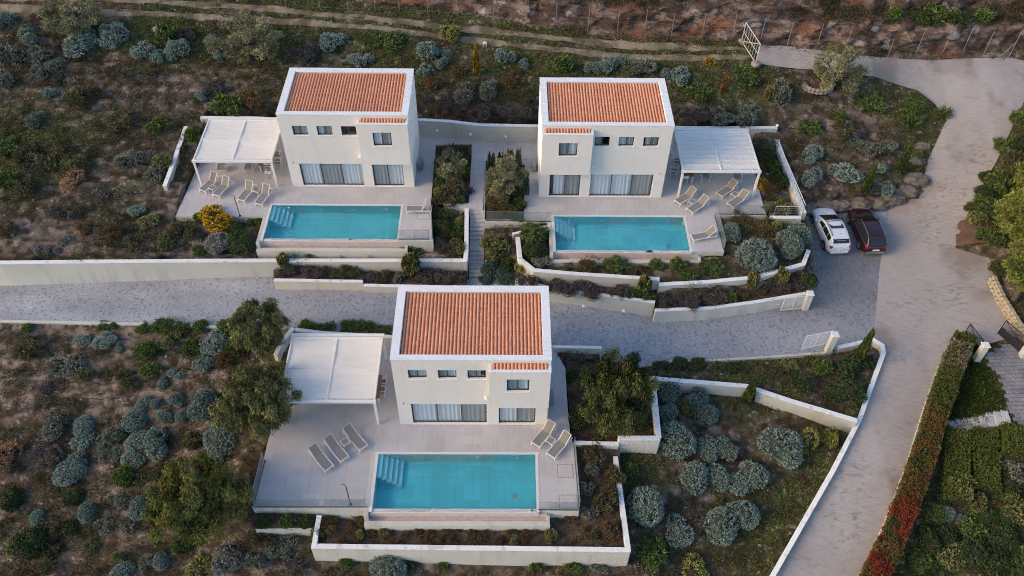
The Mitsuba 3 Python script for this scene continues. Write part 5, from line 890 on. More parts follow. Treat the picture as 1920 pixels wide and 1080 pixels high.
# ================================================================ pergolas
for k, x0, x1, y0, y1, z, lab, tilt in (('A', -12.19, -6.20, .03, 5.34, ZA, 'white pergola with fabric canopy left of the lower villa', 0), ('B', -21.80, -15.90, 20.22, 25.50, ZB, 'white pergola with fabric canopy left of the upper left villa', 0), ('C', 15.55, 21.40, 19.36, 24.40, ZB, 'white pergola with fabric canopy right of the upper right villa', 0)):
    t = thing('pergola', lab, 'pergola'); h = 2.58; xm = (x0 + x1) / 2; b = .075
    for px_, py_ in ((x0, y0), (x1, y0), (x0, y1), (x1, y1)): add(t + '__post', bevel_box(px_ - b, px_ + b, py_ - b, py_ + b, z, z + h - .16, .01), 'white_metal')
    add(t + '__front_beam', bevel_box(x0 - .11, x1 + .11, y0 - .10, y0 + .10, z + h - .158, z + h + .02, .012), 'white_metal')
    add(t + '__back_beam', [bevel_box(x0 - .11, x1 + .11, y1 - .10, y1 + .12, z + h - .158, z + h + .06, .012)], 'white_metal')
    add(t + '__cassette', bevel_box(x0 + .08, x1 - .08, y1 - .32, y1 - .13, z + h - .06, z + h + .05, .03), 'white_metal')
    for px_ in (x0, xm, x1): add(t + '__rail', bevel_box(px_ - .055, px_ + .055, y0 + .102, y1 - .102, z + h - .14, z + h + .032, .012), 'white_metal')
    for a, c in ((x0 + .06, xm - .06), (xm + .06, x1 - .06)):
        nxp, nyp = 9, 90; ux, uy = np.linspace(a, c, nxp), np.linspace(y0 + .17, y1 - .33, nyp); UX, UY = np.meshgrid(ux, uy)
        nb = 2 if k != 'C' else 8
        ph = (UY - uy[0]) / (uy[-1] - uy[0]) * nb; sag = -np.abs(np.sin(np.pi * ph)) * (.035 if nb > 2 else .05) - .02 * np.sin(np.pi * (UX - a) / (c - a)) + .006 * np.sin(ph * 23 + UX)
        ii = (np.arange(nyp - 1)[:, None] * nxp + np.arange(nxp - 1)).ravel()
        add(t + '__canopy', tm(np.c_[UX.ravel(), UY.ravel(), (z + h - .01 + sag).ravel()], np.vstack([np.c_[ii, ii + 1, ii + nxp + 1], np.c_[ii, ii + nxp + 1, ii + nxp]])), 'canopy_fabric', True)
        for q in range(1, nb): add(t + '__batten', bar((a, uy[0] + (uy[-1] - uy[0]) * q / nb, z + h - .005), (c, uy[0] + (uy[-1] - uy[0]) * q / nb, z + h - .005), .04, .03), 'white_metal')
# ================================================================ loungers, tables, chairs
def local(m, x, y, z, deg): return move(rot_z(m, deg), x, y, z)
def lounger(x, y, z, deg, back, label, group):
    t = thing('sun_lounger', label, 'sun lounger', group); w, l, h, pv = .31, 1.95, .32, 1.18
    P = lambda part, m, b, s=False: add(f'{t}__{part}', local(cat(m) if isinstance(m, list) else m, x, y, z, deg), b, s)
    P('frame', [bar((0, s * w, h), (l, s * w, h), .045, .05) for s in (-1, 1)] + [bar((.02, -w, h), (.02, w, h), .045, .05), bar((l - .02, -w, h), (l - .02, w, h), .045, .05)], 'white_metal')
    for lx in (.10, l - .14):
        for s in (-1, 1): P('leg', bar((lx, s * w, h - .025), (lx + (-.06 if lx < 1 else .06), s * w, 0), .045), 'white_metal')
    n = 8; sx = np.linspace(.03, pv, n); V = [[a, s * (w - .012), h + .012 - .02 * math.sin(math.pi * (a - .03) / (pv - .03))] for a in sx for s in (-1, 1)]
    F_ = [[2 * i_, 2 * i_ + 2, 2 * i_ + 3] for i_ in range(n - 1)] + [[2 * i_, 2 * i_ + 3, 2 * i_ + 1] for i_ in range(n - 1)]
    P('seat_sling', tm(V, F_), 'sling_fabric', True)
    ca, sa = math.cos(math.radians(back)), math.sin(math.radians(back)); bl = .78
    E_ = np.array([pv + .02, 0, h + .02]); U = np.array([ca, 0, sa])
    P('backrest_frame', [bar(E_ + [0, s * (w - .02), 0], E_ + U * bl + [0, s * (w - .02), 0], .035) for s in (-1, 1)] + [bar(E_ + U * bl + [0, -w + .02, 0], E_ + U * bl + [0, w - .02, 0], .035)], 'white_metal')
    q = E_ + U * .01; r_ = E_ + U * (bl - .01); nrm = np.array([-sa, 0, ca]) * .016
    P('backrest_sling', tm([q + nrm + [0, -w + .03, 0], q + nrm + [0, w - .03, 0], r_ + nrm + [0, w - .03, 0], r_ + nrm + [0, -w + .03, 0]], [[0, 1, 2], [0, 2, 3]]), 'sling_back')
    st = E_ + U * bl * .62
    P('support_arm', [bar(st + [0, s * (w - .02), 0], (l - .12, s * (w - .02), h), .022) for s in (-1, 1)], 'white_metal')
LL = ['leftmost of the three grey loungers left of the lower pool', 'middle of the three grey loungers left of the lower pool', 'grey lounger nearest the lower villa, right of the small table', 'left lounger with tan back right of the lower villa door', 'right lounger with tan back beside the glass right of the lower pool',
      'leftmost lounger under the front of the upper left pergola', 'second lounger from the left by the upper left pergola', 'third lounger from the left by the upper left pergola', 'fourth lounger, closest to the steps of the upper left pool', 'single lounger with upright back right of the upper left pool',
      'leftmost lounger near the upper right pergola post', 'second lounger from left near the upper right pergola, nearest the pool', 'upper lounger of the pair deepest under the upper right pergola', 'right lounger beside the right post of the upper right pergola', 'single lounger with tan back right of the upper right pool']
for (x, y, z, d, b), lab in zip(L['loungers'], LL): lounger(x, y, z, d, b, lab, 'white framed sun loungers on the terraces')
TL = ['small white side table between the lower left loungers', 'small white side table between the two lower right loungers', 'small white side table between the two leftmost loungers of the upper left villa', 'small white side table between third and fourth loungers of the upper left villa', 'small white side table between the left lounger pair of the upper right villa', 'small white side table between the right lounger pair of the upper right villa']
for (x, y, z, d), lab in zip(L['tables'], TL):
    t = thing('side_table', lab, 'side table', 'small white side tables')
    P = lambda part, m, b: add(f'{t}__{part}', local(m, x, y, z, d), b)
    a = .23
    P('top', bevel_box(-a, a, -a, a, .385, .405, .006), 'sling_fabric')
    P('rim', cat([bar((-a, s * a, .39), (a, s * a, .39), .04) for s in (-1, 1)] + [bar((s * a, -a, .39), (s * a, a, .39), .04) for s in (-1, 1)]), 'white_metal')
    for sx in (-1, 1):
        for sy in (-1, 1): P('leg', bar((sx * a, sy * a, .37), (sx * a * 1.05, sy * a * 1.05, 0), .035), 'white_metal')
def chair(x, y, z, deg, label, low=False):
    t = thing('armchair' if low else 'dining_chair', label, 'chair'); h = .38 if low else .45; w = .34 if low else .25
    P = lambda part, m, b: add(f'{t}__{part}', local(cat(m) if isinstance(m, list) else m, x, y, z, deg), b)
    P('seat', bevel_box(-w, w, -w, w, h - .03, h + (.08 if low else .01), .01), 'sling_fabric')
    P('backrest', [bar((-w + .01, s * (w - .02) , h), (-w - .08, s * (w - .02), h + .46), .03) for s in (-1, 1)] + [bar((-w - .02 - .02 * q, -w, h + .12 + .1 * q), (-w - .02 - .02 * q, w, h + .12 + .1 * q), .025, .05) for q in range(4)], 'white_metal')
    for sx in (-1, 1):
        for sy in (-1, 1): P('leg', bar((sx * (w - .02), sy * (w - .02), h - .03), (sx * w, sy * w, 0), .032), 'white_metal')
    for s in (-1, 1): P('armrest', [bar((-w - .03, s * w, h + .22), (w, s * w, h + .20), .035), bar((w - .02, s * w, h + .2), (w - .02, s * w, h - .03), .03)], 'white_metal')
CL = ['upper white chair at the right end of the lower pergola', 'lower white chair at the right end of the lower pergola', 'dark armchair under the left half of the upper left pergola', 'white armchair under the middle of the upper left pergola', 'white chair behind the right post of the upper left pergola', 'nearest white chair by the right post of the upper left pergola', 'upper chair between the upper left pergola and villa', 'lower chair between the upper left pergola and villa', 'left white chair between the upper right villa and pergola', 'nearest white chair at the left post of the upper right pergola', 'dark chair in shade behind the left post of the upper right pergola', 'armchair under the left half of the upper right pergola', 'armchair under the right half of the upper right pergola']
for i_, (((x, y, z), a), lab) in enumerate(zip(L['chairs'], CL)): chair(x, y, ZA if z < 1 else ZB, a, lab, i_ in (2, 3, 11, 12))
for (x, y, z), lab in zip(L['dining'], ('dining table under the right half of the lower pergola', 'dining table under the right half of the upper left pergola', 'dining table under the left half of the upper right pergola')):
    t = thing('dining_table', lab, 'table'); zb = z - .75
    add(t + '__top', bevel_box(x - .5, x + .5, y - .95, y + .95, z - .04, z, .01), 'wood_dark')
    for sx in (-1, 1):
        for sy in (-1, 1): add(t + '__leg', box(x + sx * .42 - .04, x + sx * .42 + .04, y + sy * .86 - .04, y + sy * .86 + .04, zb, z - .04), 'white_metal')
# ================================================================ glass fences, railings, poles
GLAB = ['glass fence along the left front edge of the lower terrace', 'glass fence at the front right corner by the lower pool', 'glass fence along the right side of the lower terrace', 'glass fence on the left side of the lower terrace', 'glass fence at the front right of the upper left pool', 'glass fence along the right side of the upper left terrace', 'glass fence left of the upper right pool above the low wall', 'glass fence in front of the loungers of the upper right villa', 'glass fence along the right side of the upper right pool terrace']
for (pts, n), lab in zip(L['glass'], GLAB):
    t = thing('glass_fence', lab, 'glass fence'); p, q = np.array(pts[0]), np.array(pts[1]); d = (q - p) / n; hh = .95
    u = d / np.linalg.norm(d); off = np.array([-u[1], u[0], 0]) * .012
    for i_ in range(n):
        a, b = p + d * i_ + u * .012, p + d * (i_ + 1) - u * .012
        add(t + '__pane', tm([a + [0, 0, .05], b + [0, 0, .05], b + [0, 0, hh], a + [0, 0, hh]], [[0, 1, 2], [0, 2, 3]]), 'fence_glass')
        add(t + '__edge_strip', [bar(a + [0, 0, hh + .008], b + [0, 0, hh + .008], .02, .016)], 'steel')
    add(t + '__channel', bar(p + [0, 0, .03], q + [0, 0, .03], .05, .055), 'grey_frame')
t = thing('steel_railing', 'steel bar railing on the white wall right of the upper right villa', 'railing'); p, q = map(np.array, L['rail_c'])
add(t + '__top_rail', bar(p + [0, 0, 1.0], q + [0, 0, 1.0], .04), 'white_metal')
for s in (.2, .4, .6, .8): add(t + '__bar', bar(p + [0, 0, s], q + [0, 0, s], .014), 'steel')
for s in np.linspace(0, 1, 9): c = p + (q - p) * s; add(t + '__post', bar(c, c + [0, 0, 1.0], .03), 'steel')
t = thing('steel_railing', 'short railing of horizontal bars at the corner above the white car', 'railing'); p, q = map(np.array, L['rail_cf'])
for s in (.25, .5, .75): add(t + '__bar', bar(p + [0, 0, s], q + [0, 0, s], .014), 'steel')
add(t + '__top_rail', bar(p + [0, 0, .95], q + [0, 0, .95], .032), 'white_metal')
for s in (0, .5, 1): c = p + (q - p) * s; add(t + '__post', bar(c, c + [0, 0, .95], .03), 'steel')
for ((x, y, z), zt), lab in zip(L['poles'], ('thin dark shower pole at the front left of the lower terrace', 'thin dark shower pole beside the yellow flowering shrub')):
    t = thing('shower_pole', lab, 'shower'); zz = zt if z < 1 else zt
    add(t + '__pole', tube([[x, y, z], [x, y, zz]], .03, 8), 'dark_metal'); add(t + '__base', move(trimesh.creation.cylinder(.09, .03, sections=12), x, y, z + .015), 'dark_metal')
    add(t + '__shower_head', tube([[x, y, zz], [x - .1, y + .05, zz + .06], [x - .24, y + .1, zz + .02]], .02, 6), 'dark_metal')
# hand rail stub on the lane roof line, small wall lights
for i_, (x, y, z) in enumerate(L['lights']):
    lab = ['first', 'second', 'third', 'fourth', 'fifth', 'sixth'][i_] + ' small white light from the left on the long lane wall' if i_ < 6 else (['left', 'middle', 'right'][i_ - 6] + ' small white light on the planter walls left of the lower villa roof' if i_ < 9 else (['first', 'second', 'third', 'fourth', 'fifth', 'sixth'][i_ - 9] + ' small white light from the left on the right planter walls' if i_ < 15 else ['left', 'middle', 'right'][i_ - 15] + ' small white light on the wall between the upper villas'))
    t = thing('wall_light', lab, 'light', 'small white lights on the garden walls')
    add(t + '__body', bevel_box(x - .09, x + .09, y - .14, y + .12, z - .06, z + .06, .02), 'lamp_white'); add(t + '__shade', box(x - .07, x + .07, y - .15, y - .141, z - .05, z - .01), 'plastic_grey')
x, y, z = L['lamp_c']; t = thing('garden_lamp', 'small white lamp on the corner of the wall behind the upper right pergola', 'lamp')
add(t + '__globe', move(trimesh.creation.icosphere(2, .13), x, y, z + .25), 'lamp_white', True); add(t + '__stem', tube([[x, y, z - .1], [x, y, z + .15]], .03), 'white_metal')
# ================================================================ cars, gates, fence, rocks
def loft(sections):
    n = len(sections[0]); V = np.vstack(sections); F_ = []
    for i_ in range(len(sections) - 1):
        for j in range(n):
            a, b = i_ * n + j, i_ * n + (j + 1) % n
            F_ += [[a, b, b + n], [a, b + n, a + n]]
    for j in range(1, n - 1): F_ += [[0, j + 1, j], [(len(sections) - 1) * n, (len(sections) - 1) * n + j, (len(sections) - 1) * n + j + 1]]
    return tm(V, F_)
def build_car(x, y, z, deg, paint, label, sunroof, rails, group=None):
    t = thing('parked_car', label, 'car')
    P = lambda part, m, b, s=False: add(f'{t}__{part}', local(cat(m) if isinstance(m, list) else m, x, y, z, deg), b, s)
    st = [(2.34, .50, .40, .66), (2.30, .66, .30, .78), (2.16, .79, .24, .90), (1.85, .875, .21, .985), (1.4, .915, .20, 1.035), (.95, .93, .20, 1.07), (.2, .935, .20, 1.09), (-.8, .935, .20, 1.11), (-1.6, .925, .21, 1.12), (-2.05, .89, .25, 1.10), (-2.24, .83, .32, 1.03), (-2.33, .70, .42, .90)]
    secs = []
    for (sx, hw, lo, hi) in st:
        half = [(.75 * hw, lo), (.97 * hw, lo + .12), (hw, lo + .5 * (hi - lo)), (.985 * hw, hi - .16), (.93 * hw, hi - .05), (.80 * hw, hi), (.4 * hw, hi + .025)]
        secs.append(np.array([[sx, a, b] for a, b in half] + [[sx, -a, b] for a, b in half[::-1]]))
    P('body', loft(secs), paint, 40)
    gh = [(1.22, .80, .70, 1.085), (.68, .83, .685, 1.32), (.08, .84, .675, 1.56), (-.2, .85, .68, 1.635), (-.9, .85, .68, 1.645), (-1.5, .84, .67, 1.605), (-1.82, .82, .65, 1.53), (-2.0, .80, .66, 1.36), (-2.20, .78, .68, 1.10)]
    secs = []
    for (sx, bw, rw, hi) in gh:
        lo = 1.03; half = [(bw, lo), (bw, lo + .03), (rw + .04, hi - .07 if hi > 1.2 else hi - .02), (rw - .03, hi - .012), (.5 * rw, hi + .012)]
        secs.append(np.array([[sx, a, max(b, lo)] for a, b in half] + [[sx, -a, max(b, lo)] for a, b in half[::-1]]))
    P('cabin', loft(secs), paint, 35)
    gx_ = np.array([g_[0] for g_ in gh][::-1]); ip = lambda k, q: float(np.interp(q, gx_, [g_[k] for g_ in gh][::-1]))
    def quad(c, off): 
        c = np.array(c, float); nrm = np.cross(c[1] - c[0], c[3] - c[0]); nrm /= np.linalg.norm(nrm); c = c + nrm * off; return tm(c, [[0, 1, 2], [0, 2, 3]])
    def top_pt(q, f): rw = ip(2, q) - .05; return [q, f * rw, ip(3, q) + .014]
    P('windscreen', cat([quad([top_pt(1.14, 1), top_pt(1.14, -1), top_pt(.14, -1), top_pt(.14, 1)], -.012), quad([top_pt(1.14, 1), top_pt(1.14, -1), top_pt(.14, -1), top_pt(.14, 1)], .012)]), 'car_glass')
    P('rear_window', cat([quad([top_pt(-1.86, 1), top_pt(-1.86, -1), top_pt(-2.13, -1), top_pt(-2.13, 1)], s) for s in (.014, -.014)]), 'car_glass')
    for s in (1, -1):
        for a, b in ((.44, -.36), (-.42, -1.22), (-1.28, -1.72)):
            def sp(q, f): bw, rw, hi = ip(1, q), ip(2, q) + .04, ip(3, q) - .07; return [q, s * (bw + (rw - bw) * f + .012), 1.07 + (hi - 1.07) * f]
            P('side_window', tm([sp(a, .08), sp(b, .08), sp(b, .92), sp(a, .92)] if a < .5 else [sp(a, .08), sp(b, .08), sp(b, .92), sp(.22, .92)], [[0, 1, 2], [0, 2, 3]]), 'car_glass')
        P('mirror', move(trimesh.creation.icosphere(1, .11), .68, s * 1.02, 1.10), paint if s > 0 else 'black_trim', True)
        P('headlight', bevel_box(1.98, 2.2, s * .60 - .14, s * .60 + .14, .80, .93, .03), 'alloy')
        P('tail_light', bevel_box(-2.31, -2.13, s * .74 - .10, s * .74 + .10, .86, 1.06, .03), 'tail_red')
        if rails: P('roof_rail', tube([[.2, s * .66, 1.60], [-.2, s * .66, 1.70], [-1.3, s * .65, 1.69], [-1.7, s * .64, 1.60]], .022), rails)
        for wx in (1.42, -1.40):
            c = trimesh.creation.cylinder(.345, .23, sections=24); c.apply_transform(trimesh.transformations.rotation_matrix(math.pi / 2, [1, 0, 0]))
            w_ = P('wheel', move(c, wx, s * .845, .345), 'tyre', 40)
            c = trimesh.creation.cylinder(.225, .02, sections=20); c.apply_transform(trimesh.transformations.rotation_matrix(math.pi / 2, [1, 0, 0]))
            add(w_ + '__rim', local(move(c, wx, s * .965, .345), x, y, z, deg), 'alloy')
            th = np.linspace(0, np.pi, 12); ring = np.vstack([np.c_[wx + .43 * np.cos(th), np.full(12, s * .948), .345 + .43 * np.sin(th)], np.c_[wx + .34 * np.cos(th), np.full(12, s * .950), .345 + .34 * np.sin(th)]])
            i_ = np.arange(11); P('wheel_arch', tm(ring, np.vstack([np.c_[i_, i_ + 1, i_ + 13], np.c_[i_, i_ + 13, i_ + 12]])), 'black_trim')
    if sunroof: P('sunroof', cat([quad([top_pt(-.02, .82), top_pt(-.02, -.82), top_pt(-.95, -.82), top_pt(-.95, .82)], s) for s in (.016, -.016)]), 'car_glass')
    P('rear_bumper', bevel_box(-2.37, -2.20, -.68, .68, .36, .56, .03), paint if sunroof else 'alloy'); P('licence_plate', box(-2.365, -2.33, -.26, .26, .66, .78), 'plate_white')
    P('spoiler', bevel_box(-1.98, -1.78, -.58, .58, 1.525, 1.565, .012), paint)
    P('aerial', bar((-1.45, 0, 1.62), (-1.60, 0, 1.70), .02), 'black_trim')
for key, paint, lab, sr, rails in (('car_w', 'car_white', 'white estate car with dark sunroof parked beside the silver shrubs', True, 'black_trim'), ('car_r', 'car_red', 'dark red estate car parked right of the white car', False, 'alloy')):
    c, r_, f_ = map(np.array, L[key]); d = f_ - r_; m = (r_ + f_) / 2
    build_car(m[0] - .22, m[1], float(zr(m[None, :2])[0]) + .005, math.degrees(math.atan2(d[1], d[0])), paint, lab, sr, rails)
def bar_gate(p, q, h, nbar, label, matl, z_gap=.08, horiz=False, mid=True):
    t = thing('metal_gate', label, 'gate'); p, q = np.array(p, float), np.array(q, float); up = np.array([0, 0, 1.])
    fr = [bar(p + up * z_gap, q + up * z_gap, .045), bar(p + up * h, q + up * h, .045), bar(p + up * (z_gap - .05), p + up * h, .05), bar(q + up * (z_gap - .05), q + up * h, .05)]
    if mid: fr.append(bar((p + q) / 2 + up * z_gap, (p + q) / 2 + up * h, .045))
    add(t + '__frame', fr, matl)
    for s in np.linspace(0, 1, nbar + 2)[1:-1]:
        if horiz: add(t + '__bar', bar(p + up * (z_gap + (h - z_gap) * s), q + up * (z_gap + (h - z_gap) * s), .02), matl)
        else: add(t + '__bar', bar(p + (q - p) * s + up * z_gap, p + (q - p) * s + up * h, .022), matl)
    return t
p, q = L['gate_lane']; bar_gate(p, q, 1.75, 14, 'white barred gate standing open by its cream post above the garden corner', 'white_metal', .35, True)
p, q = L['gate_pl']; p, q = np.array(p), np.array(q); bar_gate(p + [0, -.12, 0], q + [0, -.12, 0], 1.55, 12, 'white gate leaf folded back against the lowest planter wall', 'white_metal', .2, True)
for (x, y, z), h, lab in ((L['gate_lane_post'][0], 2.0, 'cream gate post right of the open white gate'), (L['gate_pl_post'][0], 1.75, 'cream gate post at the right end of the lowest planter wall'), (L['gate_post_r'][0], 1.6, 'cream gate post with white cap at the end of the long hedge'), (L['gate_post_r'][1], 1.5, 'yellowish gate post beside the right black gate at the right edge')):
    t = thing('gate_post', lab, 'post'); w_ = .20
    add(t + '__shaft', box(x - w_, x + w_, y - w_, y + w_, z - .6, z + h - .08), 'garden_plaster'); add(t + '__cap', bevel_box(x - w_ - .05, x + w_ + .05, y - w_ - .05, y + w_ + .05, z + h - .078, z + h, .03), 'plaster')
for (p, q), lab in zip(L['gate_black'], ('black iron gate leaf behind the end of the long hedge', 'black iron gate leaf at the right edge of the photo')):
    t = bar_gate(p, q, 1.45, 13, lab, 'dark_metal', .1, False, False); p, q = np.array(p), np.array(q)
    add(t + '__panel_plate', tm([p + [0, 0, .1], q + [0, 0, .1], q + [0, 0, .7], p + [0, 0, .7]], [[0, 1, 2], [0, 2, 3]]), 'dark_metal')
    add(t + '__diagonal', [bar(p + [0, 0, .7], q + [0, 0, 1.42], .03), bar(q + [0, 0, .7], p + [0, 0, 1.42], .03), bar(p + [0, 0, .72], q + [0, 0, .72], .03)], 'dark_metal')
p, q = map(np.array, L['gate_top']); t = bar_gate(p, q, 1.95, 6, 'white barred farm gate across the dirt track at the top', 'white_metal', .15, False, False)
add(t + '__brace', [bar(p + [0, 0, .15], q + [0, 0, 1.95], .03), bar(p + [0, 0, 1.05], q + [0, 0, 1.05], .03)], 'white_metal')
def rock_mesh(r, seed, sub=2, sq=(1, 1, .7), rough=.35):
    m = trimesh.creation.icosphere(sub, 1.0); v = np.array(m.vertices); k = 1 + rough * 2 * (meshkit.fbm(v * 1.6 + seed * 7.3, 3, seed) - .5)
    m.vertices = v * k[:, None] * np.array(sq) * r; return m
for e_ in (p, q): add(t + '__footing', move(rock_mesh(.42, int(e_[0] * 10), 2), e_[0] + .05, e_[1], e_[2] + .05), 'pale_stone', True)
t = thing('wire_fence', 'tall wire fence on thin posts in front of the rocky bank', 'fence'); FP = [np.array(q) for q in L['fence']]
for a in FP: a[2] = float(ground(a[None, :2])[0]); add(t + '__post', tube([a - [0, 0, .2], a + [0, 0, L['fence_h'] + .15]], .026, 6), 'steel')
wires = []
for a, b in zip(FP[:-1], FP[1:]):
    for h in (.4, 1.4, L['fence_h']): wires.append(tube([a + [0, 0, h], (a + b) / 2 + [0, 0, h - .04], b + [0, 0, h]], .004, 4, False))
stuff(add(t + '__wire', wires, 'steel'))
add(t + '__brace', bar(FP[-1] + [0, 0, 1.6], FP[-2] * .35 + FP[-1] * .65, .05), 'steel')
# rocky bank above the track
bk = densify(np.array(L['bank'])[:, :2], .45); nb_ = len(bk)
prof = [(-.35, -.5), (0, 0), (.35, .7), (.6, 1.3), (.95, 1.95), (1.35, 2.35), (2.1, 2.5), (3.0, 2.6), (3.6, 3.2), (4.2, 4.0), (5.0, 4.7), (6.2, 5.6), (8, 6.6), (11, 8), (16, 10.5), (30, 16), (60, 28), (150, 60)]
pd, pz = np.array(prof).T; dd = np.unique(np.concatenate([np.arange(-.35, 7, .30), pd]))
bz = np.convolve(np.pad(ground(bk, False), 8, mode='edge'), np.ones(17) / 17, 'valid')
def bank_pt(ii, d):
    base = bk[ii]; z = bz[ii] + np.interp(d, pd, pz); return np.array([base[0], base[1] + d, z])
V = np.array([[bk[a][0], bk[a][1] + d, bz[a] + np.interp(d, pd, pz)] for a in range(nb_) for d in dd])
n3 = meshkit.fbm(V * [.8, .8, 1.1], 4, 5) - .5; n4 = meshkit.fbm(V * [.22, .22, .3], 3, 8) - .5
ridge = np.abs(meshkit.fbm(V * [1.7, 1.0, 1.7], 3, 12) - .5)
V = V + np.c_[n3 * .5, -(n3 * 1.5 + n4 * 2.2 + ridge * 1.6 - .3), n3 * 1.0 + n4 * .8] * np.clip((V[:, 2:] - np.repeat(bz, len(dd))[:, None]) / 1.0 + .2, .1, 1)
m_ = len(dd); i_ = (np.arange(nb_ - 1)[:, None] * m_ + np.arange(m_ - 1)).ravel()
struct(add('rocky_bank', tm(V, np.vstack([np.c_[i_, i_ + m_, i_ + m_ + 1], np.c_[i_, i_ + m_ + 1, i_ + 1]])), 'rock', 50))
# boulders holding the slope above the cars
t = thing('boulder_wall', 'row of big brown boulders holding the slope behind the parked cars', 'rock wall')
for k_, (x, y, z) in enumerate(L['bould']):
    zz = float(ground(np.array([[x, y]]), False)[0]); r_ = .95 if k_ < 8 else .6
    add(t + '__boulder', move(rock_mesh(r_, 40 + k_, 3, (1.2, .75, .58), .42), x, y + .25, (float(zr(np.array([[x, y]]))[0]) + .30) if k_ < 8 else zz + .05), 'boulder_rock', 40)
t = thing('stone_ring', 'half ring of pale stones round the foot of the olive tree by the road', 'stone wall'); x, y, z = L['ring']
z = float(ground(np.array([[x, y]]), False)[0])
for k_, a in enumerate(np.linspace(math.radians(175), math.radians(375), 13)):
    for c_ in range(2): add(t + '__stone', move(rock_mesh(.22, 80 + k_ + c_ * 31, 1, (1, .9, .7), .3), x + 1.15 * math.cos(a), y + .9 * math.sin(a), z - .05 + .24 * c_), 'pale_stone')
x, y, z = L['stump']; z = float(ground(np.array([[x, y]]), False)[0])
t = thing('tree_stump', 'pale weathered tree stump among silver shrubs at top left', 'stump'); sp = np.array([[0, 0, -.2], [-.03, .02, .5], [.03, .0, 1.0], [-.05, .04, 1.35]])
add(t + '__trunk', tube(sp + [x, y, z], [.34, .27, .25, .20], 9), 'pale_stone', 50); add(t + '__branch_stub', tube(np.array([[0, 0, .8], [.22, -.05, 1.1]]) + [x, y, z], [.1, .07], 7), 'pale_stone')
x, y, z = L['box']; z = float(ground(np.array([[x, y]]), False)[0]); t = thing('utility_box', 'small white utility box on the slope between the upper villas', 'box')
add(t + '__case', bevel_box(x - .16, x + .16, y - .12, y + .12, z - .1, z + .42, .02), 'lamp_white'); add(t + '__door', box(x - .12, x + .12, y - .128, y - .121, z + .02, z + .36), 'plastic_grey')
# right hand neighbour: paved drive, stone steps, low walls
pvd = pg('driveway'); f_rd = lambda p: np.maximum(zone_height(p), -50)
dz = tps(L['driveway'], .3)
struct(add('paved_driveway', sheet(pvd, lambda p: dz(p), .8, .03), 'bed_soil', True))
bx = pvd.bounds; PVS = []; pm = [bevel_box(-.20, .20, -.135, .135, -.06, .035, .012)]
for iy, yy in enumerate(np.arange(bx[1], bx[3], .29)):
    for xx in np.arange(bx[0] + (iy % 2) * .21, bx[2], .42):
        if pvd.contains(Point(xx, yy)) and xx < 42.5: PVS.append((xx, yy))
PVS.sort(key=lambda q: math.hypot(q[0] - CAM['o'][0], q[1] - CAM['o'][1])); pvz = dz(np.array(PVS)) + .035; rest = []
for k_, (xx, yy) in enumerate(PVS):
    q = move(pm[0], xx, yy, float(pvz[k_]))
    if k_ < 300: add('paved_driveway__paver', q, 'paver_stone')
    else: rest.append(q)
if rest: stuff(add('paved_driveway__paver_field', rest, 'paver_stone'))
a, b, c, d = [np.array(q) for q in L['pav_steps']]
t = thing('stone_steps', 'pale stone block steps crossing the lawn at lower right', 'steps')
for s in range(8):
    for r_ in range(4):
        u0, v0 = (s + .5) / 8, (r_ + .5) / 4; m = (a * (1 - u0) + b * u0) * (1 - v0) + (d * (1 - u0) + c * u0) * v0
        lw = np.linalg.norm(b - a) / 8; add(t + '__block', rot_z(move(bevel_box(-lw / 2 + .02, lw / 2 - .02, -.17, .17, -.30, .10 + .01 * ((s * 7 + r_ * 3) % 4), .02), *m), 6 + (s * 5 + r_) % 3, m), 'paver_pale')
struct(add('brick_pad', sheet(pg('brick_pad'), lambda p: ground(p, False), .5, .16), 'brown_brick', True))
t = thing('stone_wall', 'low yellowish stone wall under the trees at the right edge', 'wall'); rw_ = densify(np.array(L['right_wall']), .34)
for k_, q in enumerate(rw_):
    a_ = math.degrees(math.atan2(*(np.array(L['right_wall'][-1]) - np.array(L['right_wall'][0]))[[1, 0]]))
    for c_ in range(4): add(t + '__stone', local(bevel_box(-.165 + .02 * ((k_ * 5 + c_) % 3), .165, -.15 - .02 * ((k_ + c_) % 3), .15, -.085, .08 + .02 * ((k_ * 3 + c_) % 2), .03), q[0] + .08 * (c_ % 2), q[1] - .06 * (c_ % 2), q[2] - .45 + .175 * c_, a_ + ((k_ * 7 + c_ * 3) % 9 - 4)), 'yellow_stone')
hp = densify(np.array(L['hedge']), 1.0); lowp = offset_path(hp, -.72)
tag(add('garden_wall', strip_wall(np.c_[lowp[:, :2], hp[:, 2] + .25], hp[:, 2] - 1.2, .16), 'garden_plaster'), 'thin pale edging wall along the left foot of the long red hedge', 'wall')
DRIP = [f'{o} of the six thin black pipes across the slope below the lane' for o in ('topmost', 'third', 'fifth', 'lowest', 'fourth', 'second')] + ['thin black pipe running steeply up the far left of the top slope', 'thin black pipe across the left slope below the steep pipe', 'thin black pipe on the slope between the two upper villas', 'upper thin black pipe on the slope above the parked cars', 'lower thin black pipe on the slope above the parked cars', 'middle of three thin black pipes left of the upper left terrace', 'lowest of three thin black pipes left of the upper left terrace', 'uppermost of three thin black pipes left of the upper left terrace']
for k_, pts in enumerate(L['drip']):
    q = densify(np.array(pts), .5); q[:, 2] = ground(q) + .05; q[:, :2] += .10 * (np.random.default_rng(k_).normal(size=(len(q), 2)))
    g_ = 'black drip irrigation pipes along the slopes'; tag(add('drip_pipe', tube(q, .026, 5), 'black_trim'), DRIP[k_], 'pipe', g_)
